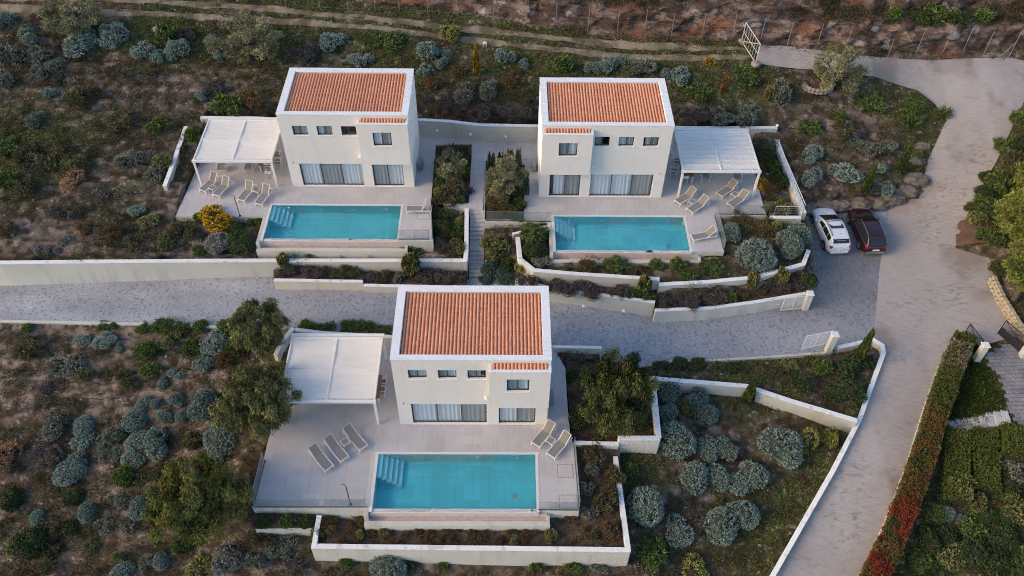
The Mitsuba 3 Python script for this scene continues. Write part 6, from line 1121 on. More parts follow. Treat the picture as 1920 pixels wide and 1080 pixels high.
# ================================================================ vegetation
def leaves(cen, nrm, per, ln, wd, rs, base, var=.25, droop=0., spread=.8, tip=1.25):
    """leaf quads: per leaves springing from each centre; returns vertices, faces, colours"""
    n = len(cen); N = n * per; c = np.repeat(cen, per, 0); d = np.repeat(nrm, per, 0) + spread * rs.normal(size=(N, 3)); d[:, 2] -= droop
    d /= np.linalg.norm(d, axis=1, keepdims=True) + 1e-9
    s = np.cross(d, rs.normal(size=(N, 3))); s /= np.linalg.norm(s, axis=1, keepdims=True) + 1e-9
    L_ = ln * rs.uniform(.6, 1.3, (N, 1)); w = wd * rs.uniform(.7, 1.2, (N, 1)); c = c + .25 * ln * rs.normal(size=(N, 3))
    V = np.stack([c, c + d * L_ * .5 + s * w, c + d * L_, c + d * L_ * .5 - s * w], 1).reshape(-1, 3)
    i_ = np.arange(N)[:, None] * 4; F_ = np.vstack([i_ + [0, 1, 2], i_ + [0, 2, 3]])
    base = np.atleast_2d(base); cc = base[rs.integers(0, len(base), n)] * rs.uniform(1 - var, 1 + var, (n, 1)); cc = np.repeat(cc, per, 0) * rs.uniform(.85, 1.15, (N, 1))
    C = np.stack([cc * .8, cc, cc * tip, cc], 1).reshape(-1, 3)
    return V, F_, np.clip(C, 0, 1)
def join(parts):
    o, V, F_, C = 0, [], [], []
    for v, f, c in parts: V.append(v); F_.append(f + o); C.append(c); o += len(v)
    return np.vstack(V), np.vstack(F_), np.vstack(C)
def lobes(rs, k, spread, r0, r1):
    """lobe spheres of a unit dome: centre and radius"""
    out = [np.array([0, 0, .38, .62])] if k < 4 else []
    while len(out) < k:
        a, q = rs.uniform(0, 2 * np.pi), spread * math.sqrt(rs.uniform(.15, 1)); r = rs.uniform(r0, r1)
        out.append(np.array([q * math.cos(a), q * math.sin(a), rs.uniform(.30, .62) * (1.1 - .5 * q), r]))
    return np.array(out)
def on_lobes(lb, n, rs, keep=.86, low=-.02):
    P_, N_ = [], []
    while sum(map(len, P_)) < n:
        k = rs.integers(0, len(lb), n); d = rs.normal(size=(n, 3)); d /= np.linalg.norm(d, axis=1, keepdims=True)
        p = lb[k, :3] + d * lb[k, 3:] * (1 + .48 * (meshkit.fbm(d * 2.0 + k[:, None] * 3.1, 3) - .5))[:, None]
        inside = (np.linalg.norm(p[:, None] - lb[None, :, :3], axis=2) < lb[None, :, 3] * keep).any(1)
        ok = ~inside & (p[:, 2] > low); P_.append(p[ok]); N_.append(d[ok])
    return np.vstack(P_)[:n], np.vstack(N_)[:n]
def core(lb, sc=.84):  # dense twig mass as a solid dark core, so leaf gaps look shaded
    ms = []
    for x, y, z, r in lb: m = trimesh.creation.icosphere(1, r * sc); ms.append(move(m, x, y, z))
    m = cat(ms); v = np.array(m.vertices); v[:, 2] = np.maximum(v[:, 2], -.08); m.vertices = v; return m
#        lobes spread r0  r1  clumps per  len   wid   colours
K = {
 'silver': (4, .36, .40, .58, 760, 5, .105, .030, [(.205, .275, .240), (.155, .215, .185), (.255, .320, .275), (.185, .245, .205)]),
 'sage':   (7, .60, .26, .46, 640, 5, .115, .030, [(.215, .285, .250), (.165, .225, .195), (.27, .335, .285), (.20, .25, .205)]),
 'grey':   (6, .58, .28, .44, 420, 5, .12, .028, [(.168, .196, .147), (.210, .231, .182), (.126, .147, .105), (.196, .182, .154)]),
 'lav':    (7, .60, .24, .40, 380, 6, .15, .018, [(.109, .087, .099), (.152, .116, .131), (.087, .080, .072), (.123, .123, .094)]),
 'green':  (6, .60, .26, .42, 360, 5, .15, .045, [(.083, .128, .033), (.112, .165, .045), (.060, .090, .027), (.143, .188, .060)]),
 'dark':   (5, .52, .30, .48, 400, 5, .13, .045, [(.032, .054, .022), (.048, .077, .029), (.064, .093, .038)]),
 'olive':  (6, .56, .26, .42, 380, 5, .14, .035, [(.181, .189, .065), (.138, .145, .051), (.225, .232, .094)]),
 'scrub':  (7, .66, .20, .38, 380, 5, .14, .026, [(.105, .093, .045), (.075, .083, .033), (.135, .128, .060), (.128, .090, .060)]),
 'yell':   (5, .50, .28, .44, 360, 5, .15, .035, [(.230, .230, .061), (.176, .189, .054), (.284, .270, .095)]),
 'rust':   (6, .62, .22, .38, 340, 6, .14, .022, [(.167, .080, .041), (.116, .065, .041), (.203, .123, .055), (.102, .094, .043)]),
 'dry':    (7, .55, .24, .42, 420, 7, .17, .022, [(.42, .24, .14), (.33, .19, .11), (.48, .30, .18)]),
 'heather':(5, .52, .30, .46, 560, 5, .09, .030, [(.310, .270, .259), (.253, .230, .207), (.380, .328, .310), (.149, .161, .103)]),
 'flower': (5, .50, .32, .46, 520, 5, .10, .040, [(.560, .310, .015), (.620, .380, .030), (.460, .240, .012), (.120, .110, .025)]),
 'dome':   (4, .42, .38, .54, 640, 5, .09, .034, [(.060, .102, .033), (.083, .132, .042), (.045, .078, .027)]),
 'blue':   (5, .50, .34, .50, 560, 5, .10, .030, [(.074, .142, .128), (.095, .169, .149), (.061, .115, .108)]),
}
NV = {k: 4 for k in K}; NV['silver'] = 6; NV['sage'] = 6; NV['flower'] = NV['dome'] = NV['blue'] = NV['dry'] = 2
def shape_group(gid, fol, stem):
    v, f, c = fol
    scene[gid] = {'type': 'shapegroup', 'foliage': mikit.ply((v, f), 'leaf', False, color=c), 'stem': mikit.ply(stem, 'twig_shade_grey' if 'silver' in gid or 'heather' in gid or 'sage' in gid else 'twig_shade')}  # stem: dark shading core in domed shrubs, real stem in upright ones
for k, (nl, sp, r0, r1, nc, per, ln, wd, colr) in K.items():
    for s in range(NV[k]):
        rs = np.random.default_rng(sum(map(ord, k)) * 100 + s); lb = lobes(rs, max(1, nl + int(rs.integers(-2, 2))), sp, r0, r1)
        sc = 1.0 / max(np.max(np.hypot(lb[:, 0], lb[:, 1]) + lb[:, 3]), .1); lb = lb * sc; lb[:, 2] *= 1 / max(np.max(lb[:, 2] + lb[:, 3]), .1); 
        p, n_ = on_lobes(lb, nc, rs)
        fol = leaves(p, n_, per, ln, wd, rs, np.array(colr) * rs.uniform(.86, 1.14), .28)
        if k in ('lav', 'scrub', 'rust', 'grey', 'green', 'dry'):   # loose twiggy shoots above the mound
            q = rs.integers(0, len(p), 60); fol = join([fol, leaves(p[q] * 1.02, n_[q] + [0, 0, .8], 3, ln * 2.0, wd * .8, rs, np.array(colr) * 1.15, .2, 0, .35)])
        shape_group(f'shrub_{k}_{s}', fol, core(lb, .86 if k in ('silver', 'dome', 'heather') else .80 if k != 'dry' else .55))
def upright(kind, rs):
    if kind == 'conf' or kind == 'sap' or kind == 'sapo':
        n = 340; z = rs.uniform(.08, 1, n); r = (.9 if kind == 'conf' else .7) * (1.05 - z) ** .7 * (.6 + .5 * rs.uniform(0, 1, n)); a = rs.uniform(0, 6.283, n)
        p = np.c_[r * np.cos(a), r * np.sin(a), z]; nn = np.c_[np.cos(a), np.sin(a), np.full(n, .9)]
        col = {'conf': [(.055, .075, .022), (.075, .095, .03), (.04, .06, .02)], 'sap': [(.20, .12, .02), (.28, .17, .02), (.10, .09, .03)], 'sapo': [(.22, .09, .025), (.28, .12, .03)]}[kind]
        return leaves(p, nn, 5, .22, .11, rs, col, .3, 0, .5), tube([[0, 0, -.1], [0, 0, .95]], [.07, .02], 6)
    if kind == 'tall':
        st, parts = [], []
        for q in range(5):
            a = rs.uniform(0, 6.28); b = np.array([.35 * math.cos(a), .35 * math.sin(a), 0]); tp = b * 1.6 + [0, 0, rs.uniform(.7, 1.0)]
            st.append(tube([b - [0, 0, .1], (b + tp) / 2, tp], [.018, .014, .008], 5)); f = rs.uniform(.05, 1, 60)[:, None]
            parts.append(leaves(b + (tp - b) * f, np.tile([0, 0, .12], (60, 1)), 6, .42, .17, rs, [(.095, .115, .055), (.125, .14, .075), (.07, .085, .042)], .3, 0, .9))
        return join(parts), cat(st)
    if kind == 'std':
        d = rs.normal(size=(260, 3)); d /= np.linalg.norm(d, axis=1, keepdims=True); p = d * rs.uniform(.65, 1.0, (260, 1)) * [.95, .95, .30] + [0, 0, .70]
        return leaves(p, d * [1, 1, .4], 5, .30, .16, rs, [(.18, .165, .05), (.13, .13, .04), (.24, .21, .09), (.07, .08, .03)], .3, 0, .7), tube([[0, 0, -.1], [.03, 0, .35], [0, 0, .75]], [.09, .07, .05], 7)
    if kind == 'spiky':
        a = rs.uniform(0, 6.283, 70); e = rs.uniform(.25, 1.2, 70); d = np.c_[np.cos(a) * np.cos(e), np.sin(a) * np.cos(e), np.sin(e)]
        return leaves(np.zeros((70, 3)) + [0, 0, .05], d, 2, .95, .07, rs, [(.08, .10, .035), (.11, .13, .045), (.06, .08, .03)], .2, 0, .08), tube([[0, 0, -.1], [0, 0, .15]], [.15, .1], 7)
for k in ('conf', 'sap', 'sapo', 'tall', 'std', 'spiky'):
    NV[k] = 3 if k in ('tall', 'std', 'conf') else 1
    for s in range(NV[k]): shape_group(f'shrub_{k}_{s}', *upright(k, np.random.default_rng(500 + s + len(k) * 17)))
NAME = {'silver': ('silver_shrub', 'silver-green shrub', 'silver-green domed shrub'), 'grey': ('grey_shrub', 'grey-green shrub', 'loose grey-green shrub'), 'lav': ('lavender_bush', 'dark lavender clump', 'dark purplish lavender clump'), 'green': ('green_shrub', 'low green shrub', 'low fresh green shrub'), 'dark': ('dark_shrub', 'dark green shrub', 'dense dark green shrub'), 'olive': ('olive_shrub', 'olive-green shrub', 'loose olive-green shrub'), 'scrub': ('scrub_bush', 'brownish scrub bush', 'wide brownish green scrub bush'), 'yell': ('yellow_green_shrub', 'yellow-green shrub', 'light yellow-green shrub'), 'rust': ('rusty_shrub', 'rusty brown shrub', 'rusty brown low shrub'), 'dry': ('dry_bush', 'dry orange-brown bush', 'dry orange-brown bush'), 'heather': ('heather_shrub', 'pale pinkish-grey shrub', 'pale pinkish-grey flowering shrub'), 'flower': ('flowering_shrub', 'yellow-flowered shrub', 'bright yellow flowering shrub'), 'dome': ('clipped_shrub', 'clipped green dome', 'clipped rounded green shrub'), 'blue': ('blue_green_shrub', 'blue-green shrub', 'blue-green rounded shrub'), 'conf': ('young_conifer', 'slim green conifer', 'slim young green conifer'), 'sap': ('yellow_sapling', 'slim yellowing sapling', 'slim yellow-orange sapling'), 'sapo': ('orange_sapling', 'slim orange sapling', 'slim orange-brown sapling'), 'tall': ('upright_shrub', 'tall dark shrub', 'tall upright dark-leaved shrub'), 'std': ('standard_tree', 'round-headed tree', 'little round-headed tree on a thin stem'), 'spiky': ('spiky_plant', 'spiky plant', 'spiky yellow-green plant')}
ORD = ['leftmost', 'second', 'third', 'fourth', 'fifth', 'sixth', 'seventh', 'eighth', 'ninth', 'tenth', 'eleventh', 'twelfth', '13th', '14th', '15th', '16th', '17th', '18th', '19th', '20th', '21st', '22nd', '23rd', '24th']
prs = np.random.default_rng(77)
BZ = {'pc1': 1.45, 'pc2': 1.15, 'pb1': 1.0, 'pb2': .8, 'atree': -.4, 'pl1': ZB - .12, 'pl2': ZB - .12}
for zone, (where, items) in L['veg'].items():
    by = {}
    for it in items: by.setdefault(it[5], []).append(it)
    for kind, its in by.items():
        its = sorted(its, key=lambda q: q[6]); nm, short, full = NAME[kind]
        for i_, (x, y, z, r, h, _, u) in enumerate(its):
            if len(its) == 1: lab = f'{full} {where}'
            elif len(its) == 2: lab = f"{('left', 'right')[i_]} of the two {short}s {where}"
            elif i_ == len(its) - 1: lab = f'rightmost {short} {where}'
            elif i_ == 0: lab = f'leftmost {short} {where}'
            else: lab = f'{ORD[i_]} {short} from the left {where}'
            key = thing(nm, lab, 'small tree' if kind in ('std', 'sap', 'sapo', 'conf') else 'shrub')
            zz = BZ[zone] if zone in BZ else (float(f_bedA(np.array([[x, y]]))[0]) if zone in ('abed', 'afront') else float(ground(np.array([[x, y]]))[0]))
            if abs(zz - z) > .6: zz = z
            mk = 'sage' if kind == 'silver' and (zone in ('nwt', 'nwm', 'ntop', 'nmid', 'nright', 'neast', 'wmid') or (zone == 'wlow' and i_ % 3 == 1)) else kind
            up_ = kind in ('conf', 'sap', 'sapo', 'tall', 'std', 'spiky')
            scene[key] = {'type': 'instance', 'sg': {'type': 'ref', 'id': f'shrub_{mk}_{prs.integers(0, NV[mk])}'},
                          'to_world': T().translate([x, y, zz - .05]).rotate([0, 0, 1], float(prs.uniform(0, 360))).scale([r * prs.uniform(.98, 1.14), r * prs.uniform(.94, 1.08), h * 1.04 if not up_ else h])}
# rows of small reddish plants in the lower front bed
fr0, fr1 = np.array(CAM_ROW[0]), np.array(CAM_ROW[1]); k_ = 0
for row in range(3):
    nth = 0
    for s in range(13):
        if (row * 13 + s) % 6 == 4: continue
        nth += 1
        x = fr0[0] + (fr1[0] - fr0[0]) * (s + .5 * (row % 2) + .2 * prs.normal()) / 13; y = fr0[1] + (fr1[1] - fr0[1]) * row / 2 + .08 * prs.normal(); r = prs.uniform(.26, .40)
        key = thing('reddish_plant', f"{ORD[nth - 1]}{' from the left' if nth > 1 else ''} reddish plant of the {('back', 'middle', 'front')[row]} row below the lower pool", 'plant', 'small reddish plants in rows in the front bed')
        scene[key] = {'type': 'instance', 'sg': {'type': 'ref', 'id': f'shrub_rust_{prs.integers(0, 4)}'}, 'to_world': T().translate([x, y, float(f_bedA(np.array([[x, y]]))[0]) - .03]).rotate([0, 0, 1], float(prs.uniform(0, 360))).scale([r, r, r * .9])}
# ---- trees
def tree(name, label, x, y, z, hc, rw, rh, kind, seed, ncl=70):
    t = thing(name, label, 'tree'); rs = np.random.default_rng(seed)
    weep = kind == 'pep'
    pal = {'pep': [(.135, .138, .054), (.165, .165, .066), (.10, .11, .043), (.20, .19, .085)], 'pepd': [(.070, .084, .030), (.090, .104, .038), (.052, .064, .024), (.115, .122, .045)], 'pepold': [(.123, .132, .039), (.158, .165, .051), (.090, .102, .033), (.203, .198, .068)], 'pepy': [(.165, .165, .045), (.130, .135, .040), (.205, .195, .055), (.100, .108, .034)], 'olive': [(.188, .188, .105), (.232, .225, .128), (.143, .150, .083), (.255, .232, .112)], 'feather': [(.210, .225, .053), (.150, .180, .045), (.270, .270, .075), (.090, .120, .033)]}
    colr = np.array(pal[kind]); weep = kind in ('pep', 'pepy', 'pepd')
    top = np.array([x, y, z + hc - .1 * rh])
    bend = rs.normal(size=2) * .25
    tr = np.array([[x, y, z - .4], [x + bend[0] * .4, y + bend[1] * .4, z + hc * .35], [top[0] + bend[0], top[1] + bend[1], z + hc * .8]])
    r0 = .085 * (rw + rh) / 2 + .05
    add(t + '__trunk', tube(tr, [r0, r0 * .75, r0 * .5], 9), 'bark', 50)
    cl, limbs = [], []
    for q in range(ncl):
        d = rs.normal(size=3); d /= np.linalg.norm(d); rr = rs.uniform(.30, 1.0) ** .6
        c = np.array([d[0] * rw * .86, d[1] * rw * .86, d[2] * rh * .86]) * rr; c *= .8 + .4 * meshkit.noise((d * 1.5 + seed)[None])[0]
        cl.append(np.array([x, y, z + hc]) + c)
    cl = np.array(cl)
    if weep: cl[:, 2] -= .18 * rh * rs.uniform(0, 1, ncl) * (np.hypot(cl[:, 0] - x, cl[:, 1] - y) / rw); cl[:, :2] += rs.normal(size=(ncl, 2)) * .11 * rw
    for c in cl[: 14]:
        m = (tr[2] + c) / 2 + rs.normal(size=3) * .15; limbs.append(tube([tr[1] * .3 + tr[2] * .7, m, c], [r0 * .40, r0 * .22, r0 * .07], 6, False))
    add(t + '__limb', limbs, 'bark', 50)
    parts = []
    for c in cl:
        n = int(rs.integers(38, 62)); s = rs.uniform(.30, .52) * (rw + rh) / 4.4
        d = rs.normal(size=(n, 3)); d /= np.linalg.norm(d, axis=1, keepdims=True)
        p = c + d * s * rs.uniform(.3, 1, (n, 1)) * ([.85, .85, 1.1] if weep else [1, 1, .75]); tone = colr * rs.uniform(.62, 1.40)
        if weep:
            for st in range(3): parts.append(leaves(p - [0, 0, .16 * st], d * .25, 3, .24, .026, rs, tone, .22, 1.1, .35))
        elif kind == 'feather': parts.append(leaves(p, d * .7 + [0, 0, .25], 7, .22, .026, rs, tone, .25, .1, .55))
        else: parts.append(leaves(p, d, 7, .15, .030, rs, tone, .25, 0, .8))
    v, f, c = join(parts); add(t + '__crown', tm(v, f), 'leaf', False, color=c)
TREES = {'olive1': ('olive_tree', 'broad grey-green olive tree at the top left corner', 'olive', 1, 60), 'olive2': ('olive_tree', 'wide spreading olive tree left above the upper left villa', 'olive', 2, 60), 'olive3': ('olive_tree', 'olive tree in the stone ring beside the concrete road', 'olive', 3, 46), 'olive5': ('olive_tree', 'small olive tree in the raised bed right of the upper left villa', 'olive', 12, 36), 'olive4': ('olive_tree', 'slender olive tree in the bed left of the upper right villa', 'olive', 4, 44),
 'pep1': ('pepper_tree', 'tall weeping tree by the lane above the lower pergola', 'pep', 5, 92), 'pep2': ('pepper_tree', 'dark weeping tree overhanging the left side of the lower pergola', 'pep', 6, 110), 'pep3': ('pepper_tree', 'big yellow-green weeping tree left of the lower terrace', 'pepy', 7, 118), 'pep4': ('pepper_tree', 'weeping tree in the dark bed right of the lower villa', 'pepd', 8, 112),
 'big1': ('feathery_tree', 'tall feathery yellow-green tree at the right edge, middle one', 'feather', 9, 90), 'big2': ('feathery_tree', 'lower feathery tree overhanging the yellowish stone wall at right', 'feather', 10, 70), 'big3': ('feathery_tree', 'uppermost feathery tree at the right edge above the brick pad', 'feather', 11, 80)}
for k, (nm, lab, kind, sd, ncl) in TREES.items():
    x, y, z, hc, rw, rh = L['trees'][k]; tree(nm, lab, x, y, z, hc, rw * (1.2 if k == 'olive3' else 1.08), rh * (1.15 if k == 'olive3' else 1.0), kind, sd, ncl)
# ---- clipped hedges
def hedge(name, label, path, w, h, colf, seed, dens=150):
    t = thing(name, label, 'hedge'); rs = np.random.default_rng(seed); p = densify(np.array(path), .5); ln = np.r_[0, np.cumsum(np.linalg.norm(np.diff(p[:, :2], axis=0), axis=1))]
    n = int(ln[-1] * dens); s = rs.uniform(0, ln[-1], n); c = np.stack([np.interp(s, ln, p[:, q]) for q in range(3)], 1); k = np.clip(np.searchsorted(ln, s) - 1, 0, len(p) - 2)
    tg = p[k + 1, :2] - p[k, :2]; tg /= np.linalg.norm(tg, axis=1, keepdims=True); nn = np.c_[-tg[:, 1], tg[:, 0]]
    side = rs.uniform(0, 1, n); u = rs.uniform(-1, 1, n); top = side < .5; lump = 1 + .26 * (meshkit.fbm(np.c_[c[:, :2] * 1.3, u * .8], 3, seed) - .5) * 2
    off = np.where(top, u * w / 2, np.sign(u) * w / 2) * lump; zz = np.where(top, h * lump * (1 - .10 * np.abs(u) ** 3), rs.uniform(0.02, 1, n) * h)
    P_ = np.c_[c[:, :2] + nn * off[:, None], c[:, 2] + zz]; N_ = np.c_[nn * np.where(top, .2 * u, np.sign(u))[:, None], np.where(top, 1., .25)]
    V, F_, C = leaves(P_, N_, 4, .12, .042, rs, [(1, 1, 1)], .25)
    col = colf(s / ln[-1], P_, rs); C = C * np.repeat(col, 16, 0)
    add(t + '__foliage', tm(V, F_), 'leaf', False, color=np.clip(C, 0, 1))
    in_ = offset_path(p, -w / 2 * .86); add(t + '__stem', strip_wall(np.c_[in_, p[:, 2] + h * .88], p[:, 2] - .4, w * .86), 'twig_shade')  # solid dark core behind the hedge leaves, shade of the gaps in its colour
def c_long(s, P_, rs):
    n = len(s); g = np.array([.085, .10, .032]); o = np.array([.175, .092, .038]); rd = np.array([.25, .030, .024]); pk = np.array([.36, .26, .22])
    a = meshkit.fbm(P_ * 1.1, 3, 4); col = np.tile(g, (n, 1)) * (.8 + .5 * a[:, None])
    w_o = np.clip((a - .35) / .2, 0, 1) * np.clip((s - .22) / .08, 0, 1); col = col * (1 - w_o[:, None] * .85) + o * w_o[:, None] * .85
    w_r = np.clip((meshkit.fbm(P_ * .9 + 9, 3, 7) - .49) / .07, 0, 1) * np.clip((s - .45) / .15, 0, 1); col = col * (1 - w_r[:, None] * .8) + rd * w_r[:, None] * .8
    w_p = ((s > .03) & (s < .12) & (rs.uniform(0, 1, n) < .45)) | ((s > .6) & (rs.uniform(0, 1, n) < .05)); col[w_p] = pk * .8
    return col
hedge('clipped_hedge', 'long clipped hedge turning red along the right side of the concrete road', L['hedge'], 1.25, 1.35, c_long, 31, 420)
c_g = lambda s, P_, rs: np.array([[.095, .118, .032]]) * (.65 + .8 * meshkit.fbm(P_ * 1.3, 3, 2)[:, None])
for (path, w, h), lab in zip(L['hedges2'], ('left clipped green hedge strip below the stone steps at lower right', 'middle clipped green hedge strip below the stone steps at lower right', 'right clipped green hedge strip at the right edge below the stone steps')): hedge('garden_hedge', lab, path, w * 1.7, h, c_g, int(w * 50), 420)
# dark shrubs on the rocky bank
for k_, (f, d, r, kind) in enumerate(L['bankveg']):
    b = bank_pt(int(np.argmin(np.abs(bk[:, 0] - f))), d)
    key = thing({'green': 'green_shrub', 'dark': 'dark_shrub', 'olive': 'olive_shrub', 'scrub': 'scrub_bush'}[kind], f"{ORD[k_]}{' from the left' if k_ else ''} of the bushes growing on the rocky bank at the top", 'shrub')
    scene[key] = {'type': 'instance', 'sg': {'type': 'ref', 'id': f'shrub_{kind}_{k_ % 4}'}, 'to_world': T().translate([float(b[0]), float(b[1]), float(b[2]) - .4]).rotate([0, 0, 1], 37. * k_).scale([r, r, r * .85])}
# ---- ground cover nobody could count: scrub, grass and loose stones
BLOCK = shapely.union_all([P_conc.buffer(.15), P_cob.buffer(.25), *[q.buffer(.1) for q in P_ter.values()], *[front_pool(k) for k in 'ABC'], *P_bed.values(), P_stair.buffer(.2), *[w_[0].buffer(.12) for w_ in WALLFOOT], pvd, pg('brick_pad').buffer(.2)])
def scatter(n, seed, dens=None, x=(-46, 47), y=(-15, 42)):
    rs = np.random.default_rng(seed); p = np.c_[rs.uniform(*x, n), rs.uniform(*y, n)]
    p = p[~shapely.contains_xy(BLOCK, p[:, 0], p[:, 1])]
    if dens is not None: p = p[rs.uniform(0, 1, len(p)) < dens(p)]
    return p, rs
def tuft_mesh(P_, rs, size, nl, ln, wd, colr, up, flat=.35):
    """many small tufts in one mesh: nl leaves each, tinted per tuft"""
    n = len(P_); sz = size * rs.uniform(.5, 1.4, n); base = np.array(colr)[rs.integers(0, len(colr), n)] * rs.uniform(.65, 1.3, (n, 1))
    a = rs.uniform(0, 6.283, (n, nl)); q = np.sqrt(rs.uniform(0, 1, (n, nl))); off = np.stack([q * np.cos(a), q * np.sin(a), flat * np.sqrt(np.clip(1 - q * q, 0, 1)) * rs.uniform(.5, 1.1, (n, nl))], -1) * sz[:, None, None]
    cen = (np.c_[P_, ground(P_) - .02][:, None] + off).reshape(-1, 3); nn = (off / sz[:, None, None] + [0, 0, up]).reshape(-1, 3)
    V, F_, C = leaves(cen, nn, 1, ln, wd, rs, [(1, 1, 1)], .2, 0, .55); return tm(V, F_), np.clip(C * np.repeat(np.repeat(base, nl, 0), 4, 0), 0, 1)
d_scrub = lambda p: (1 - .8 * bareness(p)) * np.clip((n2(p, .20, 4, 21) - .42) / .13, .10, 1) * np.clip(1.1 - grassness(p), .15, 1) * np.where(shapely.contains_xy(P_ruts, p[:, 0], p[:, 1]), 0, 1)
p, rs = scatter(24000, 101, d_scrub); m, c = tuft_mesh(p, rs, .42, 34, .20, .026, [(.093, .078, .040), (.124, .096, .056), (.071, .074, .031), (.102, .102, .046), (.155, .121, .081), (.116, .074, .050)], .35)
stuff(add('low_scrub', m, 'leaf', False, color=c), 'low brown and olive scrub covering the hillside', 'scrub')
p, rs = scatter(12000, 102, lambda p: np.clip((n2(p, .33, 4, 33) - .48) / .10, 0, 1) * np.where(shapely.contains_xy(P_ruts, p[:, 0], p[:, 1]), 0, 1)); m, c = tuft_mesh(p, rs, .34, 26, .17, .030, [(.078, .102, .031), (.109, .132, .043), (.062, .078, .028), (.132, .139, .046)], .5)
stuff(add('green_ground_cover', m, 'leaf', False, color=c), 'green ground cover patches on the hillside', 'ground cover')
p, rs = scatter(120000, 103, lambda p: np.clip(grassness(p) * 1.2, 0, 1) * np.clip((n2(p, .8, 3, 5) - .2) / .3, .1, 1) * np.where(shapely.contains_xy(P_ruts, p[:, 0], p[:, 1]), .04, 1)); m, c = tuft_mesh(p, rs, .17, 10, .18, .024, [(.112, .149, .037), (.158, .186, .048), (.094, .115, .037), (.223, .214, .084)], 1.2, .1)
stuff(add('rough_grass', m, 'leaf', False, color=c), 'rough green grass along the dirt track and lawns', 'grass')
p, rs = scatter(9000, 104, lambda p: np.clip((n2(p, .5, 3, 41) - .40) / .2, .06, 1))
ico = trimesh.creation.icosphere(0, 1.0); iv, if_ = np.array(ico.vertices), np.array(ico.faces); n = len(p)
sz = .035 + .10 * rs.uniform(0, 1, n) ** 4; jit = 1 + .35 * rs.normal(size=(n, len(iv), 1)).clip(-1, 1); V = (iv[None] * jit * sz[:, None, None] * [1.1, .9, .7] + np.c_[p, ground(p) + .02][:, None]).reshape(-1, 3)
stuff(add('loose_stones', tm(V, (if_[None] + np.arange(n)[:, None, None] * len(iv)).reshape(-1, 3)), 'pale_stone'), 'small pale stones scattered over the soil', 'stones')
p, rs = scatter(1900, 106, lambda p: (1 - .95 * bareness(p)) * np.clip((n2(p, .17, 3, 51) - .44) / .10, .08, 1) * np.clip(1.2 - grassness(p), .2, 1) * np.where(shapely.contains_xy(P_ruts.buffer(.4), p[:, 0], p[:, 1]), 0, 1)); m, c = tuft_mesh(p, rs, .66, 150, .20, .030, [(.105, .095, .048), (.085, .10, .038), (.14, .115, .070), (.065, .075, .032), (.12, .075, .050), (.15, .155, .105)], .45, .75)
stuff(add('low_bushes', m, 'leaf', False, color=c), 'low mixed bushes merging into one another over the hillside', 'bushes')
p, rs = scatter(9000, 107, lambda p: np.clip((n2(p, .45, 3, 61) - .42) / .14, 0, 1) * np.where(shapely.contains_xy(P_ruts, p[:, 0], p[:, 1]), .03, 1)); m, c = tuft_mesh(p, rs, .24, 18, .26, .012, [(.26, .205, .12), (.20, .155, .09), (.17, .15, .07)], 1.0, .15)
stuff(add('dry_grass', m, 'leaf', False, color=c), 'dry tan grass tufts over the hillside', 'grass')
p, rs = scatter(9000, 109, lambda p: np.where((p[:, 0] < -17) & (p[:, 1] < 6), (np.abs(row_phase(p) - .80) < .09) * .9, (np.abs(row_phase(p) - .80) < .07) * .16 * (p[:, 1] > 12))); m, c = tuft_mesh(p, rs, .24, 26, .14, .024, [(.060, .068, .030), (.085, .070, .055), (.075, .10, .040), (.050, .046, .030), (.12, .115, .10)], .4, .6)
stuff(add('row_planting', m, 'leaf', False, color=c), 'small low plants set along the contour rows of the slope', 'ground cover')
def d_under(p):
    return shapely.contains_xy(Z_R, p[:, 0], p[:, 1]) * np.where((p[:, 1] > 10.5) & ~shapely.contains_xy(P_conc.buffer(1.5), p[:, 0], p[:, 1]), .9, .0) * np.clip((n2(p, .4, 3, 71) - .25) / .15, .2, 1)
p, rs = scatter(3200, 110, d_under, (28, 47), (8, 40)); m, c = tuft_mesh(p, rs, .62, 110, .20, .034, [(.050, .072, .026), (.075, .095, .034), (.040, .055, .022), (.11, .12, .045)], .45, .7)
stuff(add('dense_undergrowth', m, 'leaf', False, color=c), 'dense green undergrowth beside the right edge of the concrete road', 'undergrowth')
P_lawn = pg('lawn'); lb_ = P_lawn.bounds
p, rs = scatter(16000, 111, lambda p: shapely.contains_xy(P_lawn, p[:, 0], p[:, 1]) * 1., (lb_[0], lb_[2]), (lb_[1], lb_[3])); m, c = tuft_mesh(p, rs, .13, 9, .13, .022, [(.052, .080, .022), (.065, .095, .026), (.042, .066, .018)], 1.0, .1)
stuff(add('clipped_lawn', m, 'leaf', False, color=c), 'dark green lawn between the long hedge and the stone steps', 'lawn')
HG = shapely.union_all([LineString(xy(q[0])).buffer(1.5) for q in L['hedges2']] + [LineString(xy(L['hedge'])).buffer(1.5), P_lawn, Polygon(xy(L['pav_steps'])).buffer(.3)])
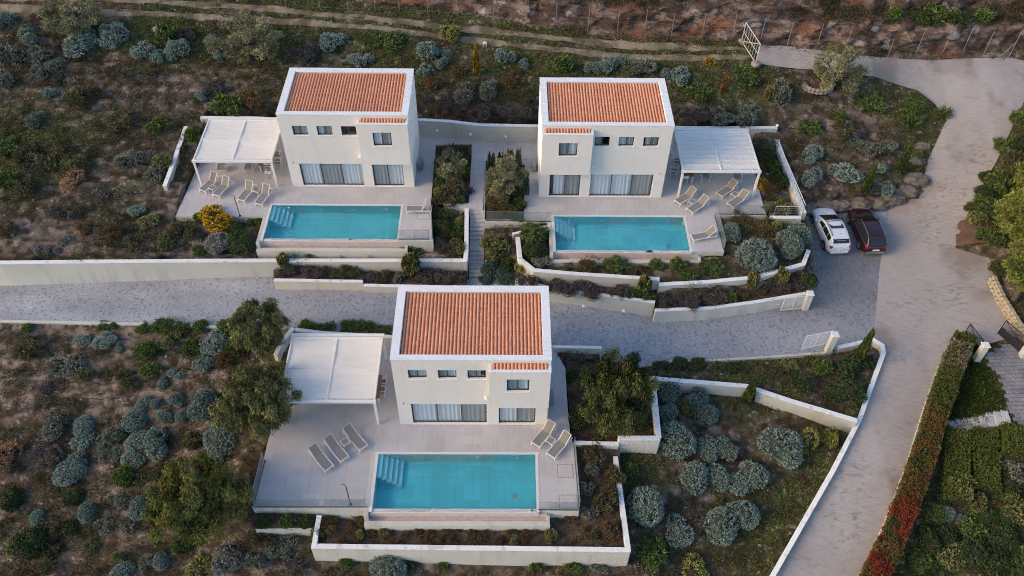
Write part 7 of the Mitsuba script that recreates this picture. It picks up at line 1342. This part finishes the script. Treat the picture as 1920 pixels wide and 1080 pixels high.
p, rs = scatter(2600, 112, lambda p: shapely.contains_xy(Z_R.difference(HG), p[:, 0], p[:, 1]) * .5 * np.clip((n2(p, .5, 3, 77) - .38) / .12, .08, 1), (17, 42), (-14, 1)); m, c = tuft_mesh(p, rs, .46, 90, .15, .030, [(.060, .080, .028), (.085, .10, .034), (.045, .060, .024), (.12, .125, .045)], .45, .7)
stuff(add('garden_undergrowth', m, 'leaf', False, color=c), 'low green plants filling the hedged garden at lower right', 'ground cover')
rs = np.random.default_rng(108); bi = rs.integers(0, nb_, 3800); bd = np.where(rs.uniform(0, 1, 3800) < .72, rs.uniform(1.3, 3.4, 3800), np.where(rs.uniform(0, 1, 3800) < .35, rs.uniform(-.3, .25, 3800), rs.uniform(4, 9, 3800)))
q = np.array([bank_pt(a_, d_) for a_, d_ in zip(bi, bd)]); q[:, 0] += rs.uniform(-.3, .3, len(q)); _g = ground; ground = lambda w_, fine=True: q[:, 2] - .12
m, c = tuft_mesh(q[:, :2], rs, .42, 30, .22, .028, [(.055, .060, .026), (.085, .075, .042), (.045, .050, .022), (.11, .085, .055)], .4, .6); ground = _g
stuff(add('bank_scrub', m, 'leaf', False, color=c), 'dark scrub growing along the ledges of the rocky bank', 'scrub')
# litter of small plants in the planting beds
BEDS = shapely.union_all([*P_bed.values(), P_pl1, P_pl2]).buffer(-.12); bx = BEDS.bounds; rs = np.random.default_rng(105); p = np.c_[rs.uniform(bx[0], bx[2], 9000), rs.uniform(bx[1], bx[3], 9000)]; p = p[shapely.contains_xy(BEDS, p[:, 0], p[:, 1])][:1100]
zb_ = np.zeros(len(p))
for k, poly in P_bed.items():
    m = shapely.contains_xy(poly, p[:, 0], p[:, 1]); zb_[m] = f_bedA(p[m]) if k == 'abed' else {**BZ, 'strip': -.72}[k]
for poly in (P_pl1, P_pl2): zb_[shapely.contains_xy(poly, p[:, 0], p[:, 1])] = ZB - .12
_g = ground; ground = lambda q, fine=True: zb_
m, c = tuft_mesh(p, rs, .26, 26, .15, .024, [(.062, .070, .028), (.116, .070, .046), (.085, .093, .037), (.155, .101, .070)], .4); ground = _g
stuff(add('bed_ground_cover', m, 'leaf', False, color=c), 'small mixed plants covering the soil of the planting beds', 'ground cover')

for k_, v_ in labels.items():
    if len(v_.get('label', '').split()) > 16: print('LONG', k_, v_['label'])
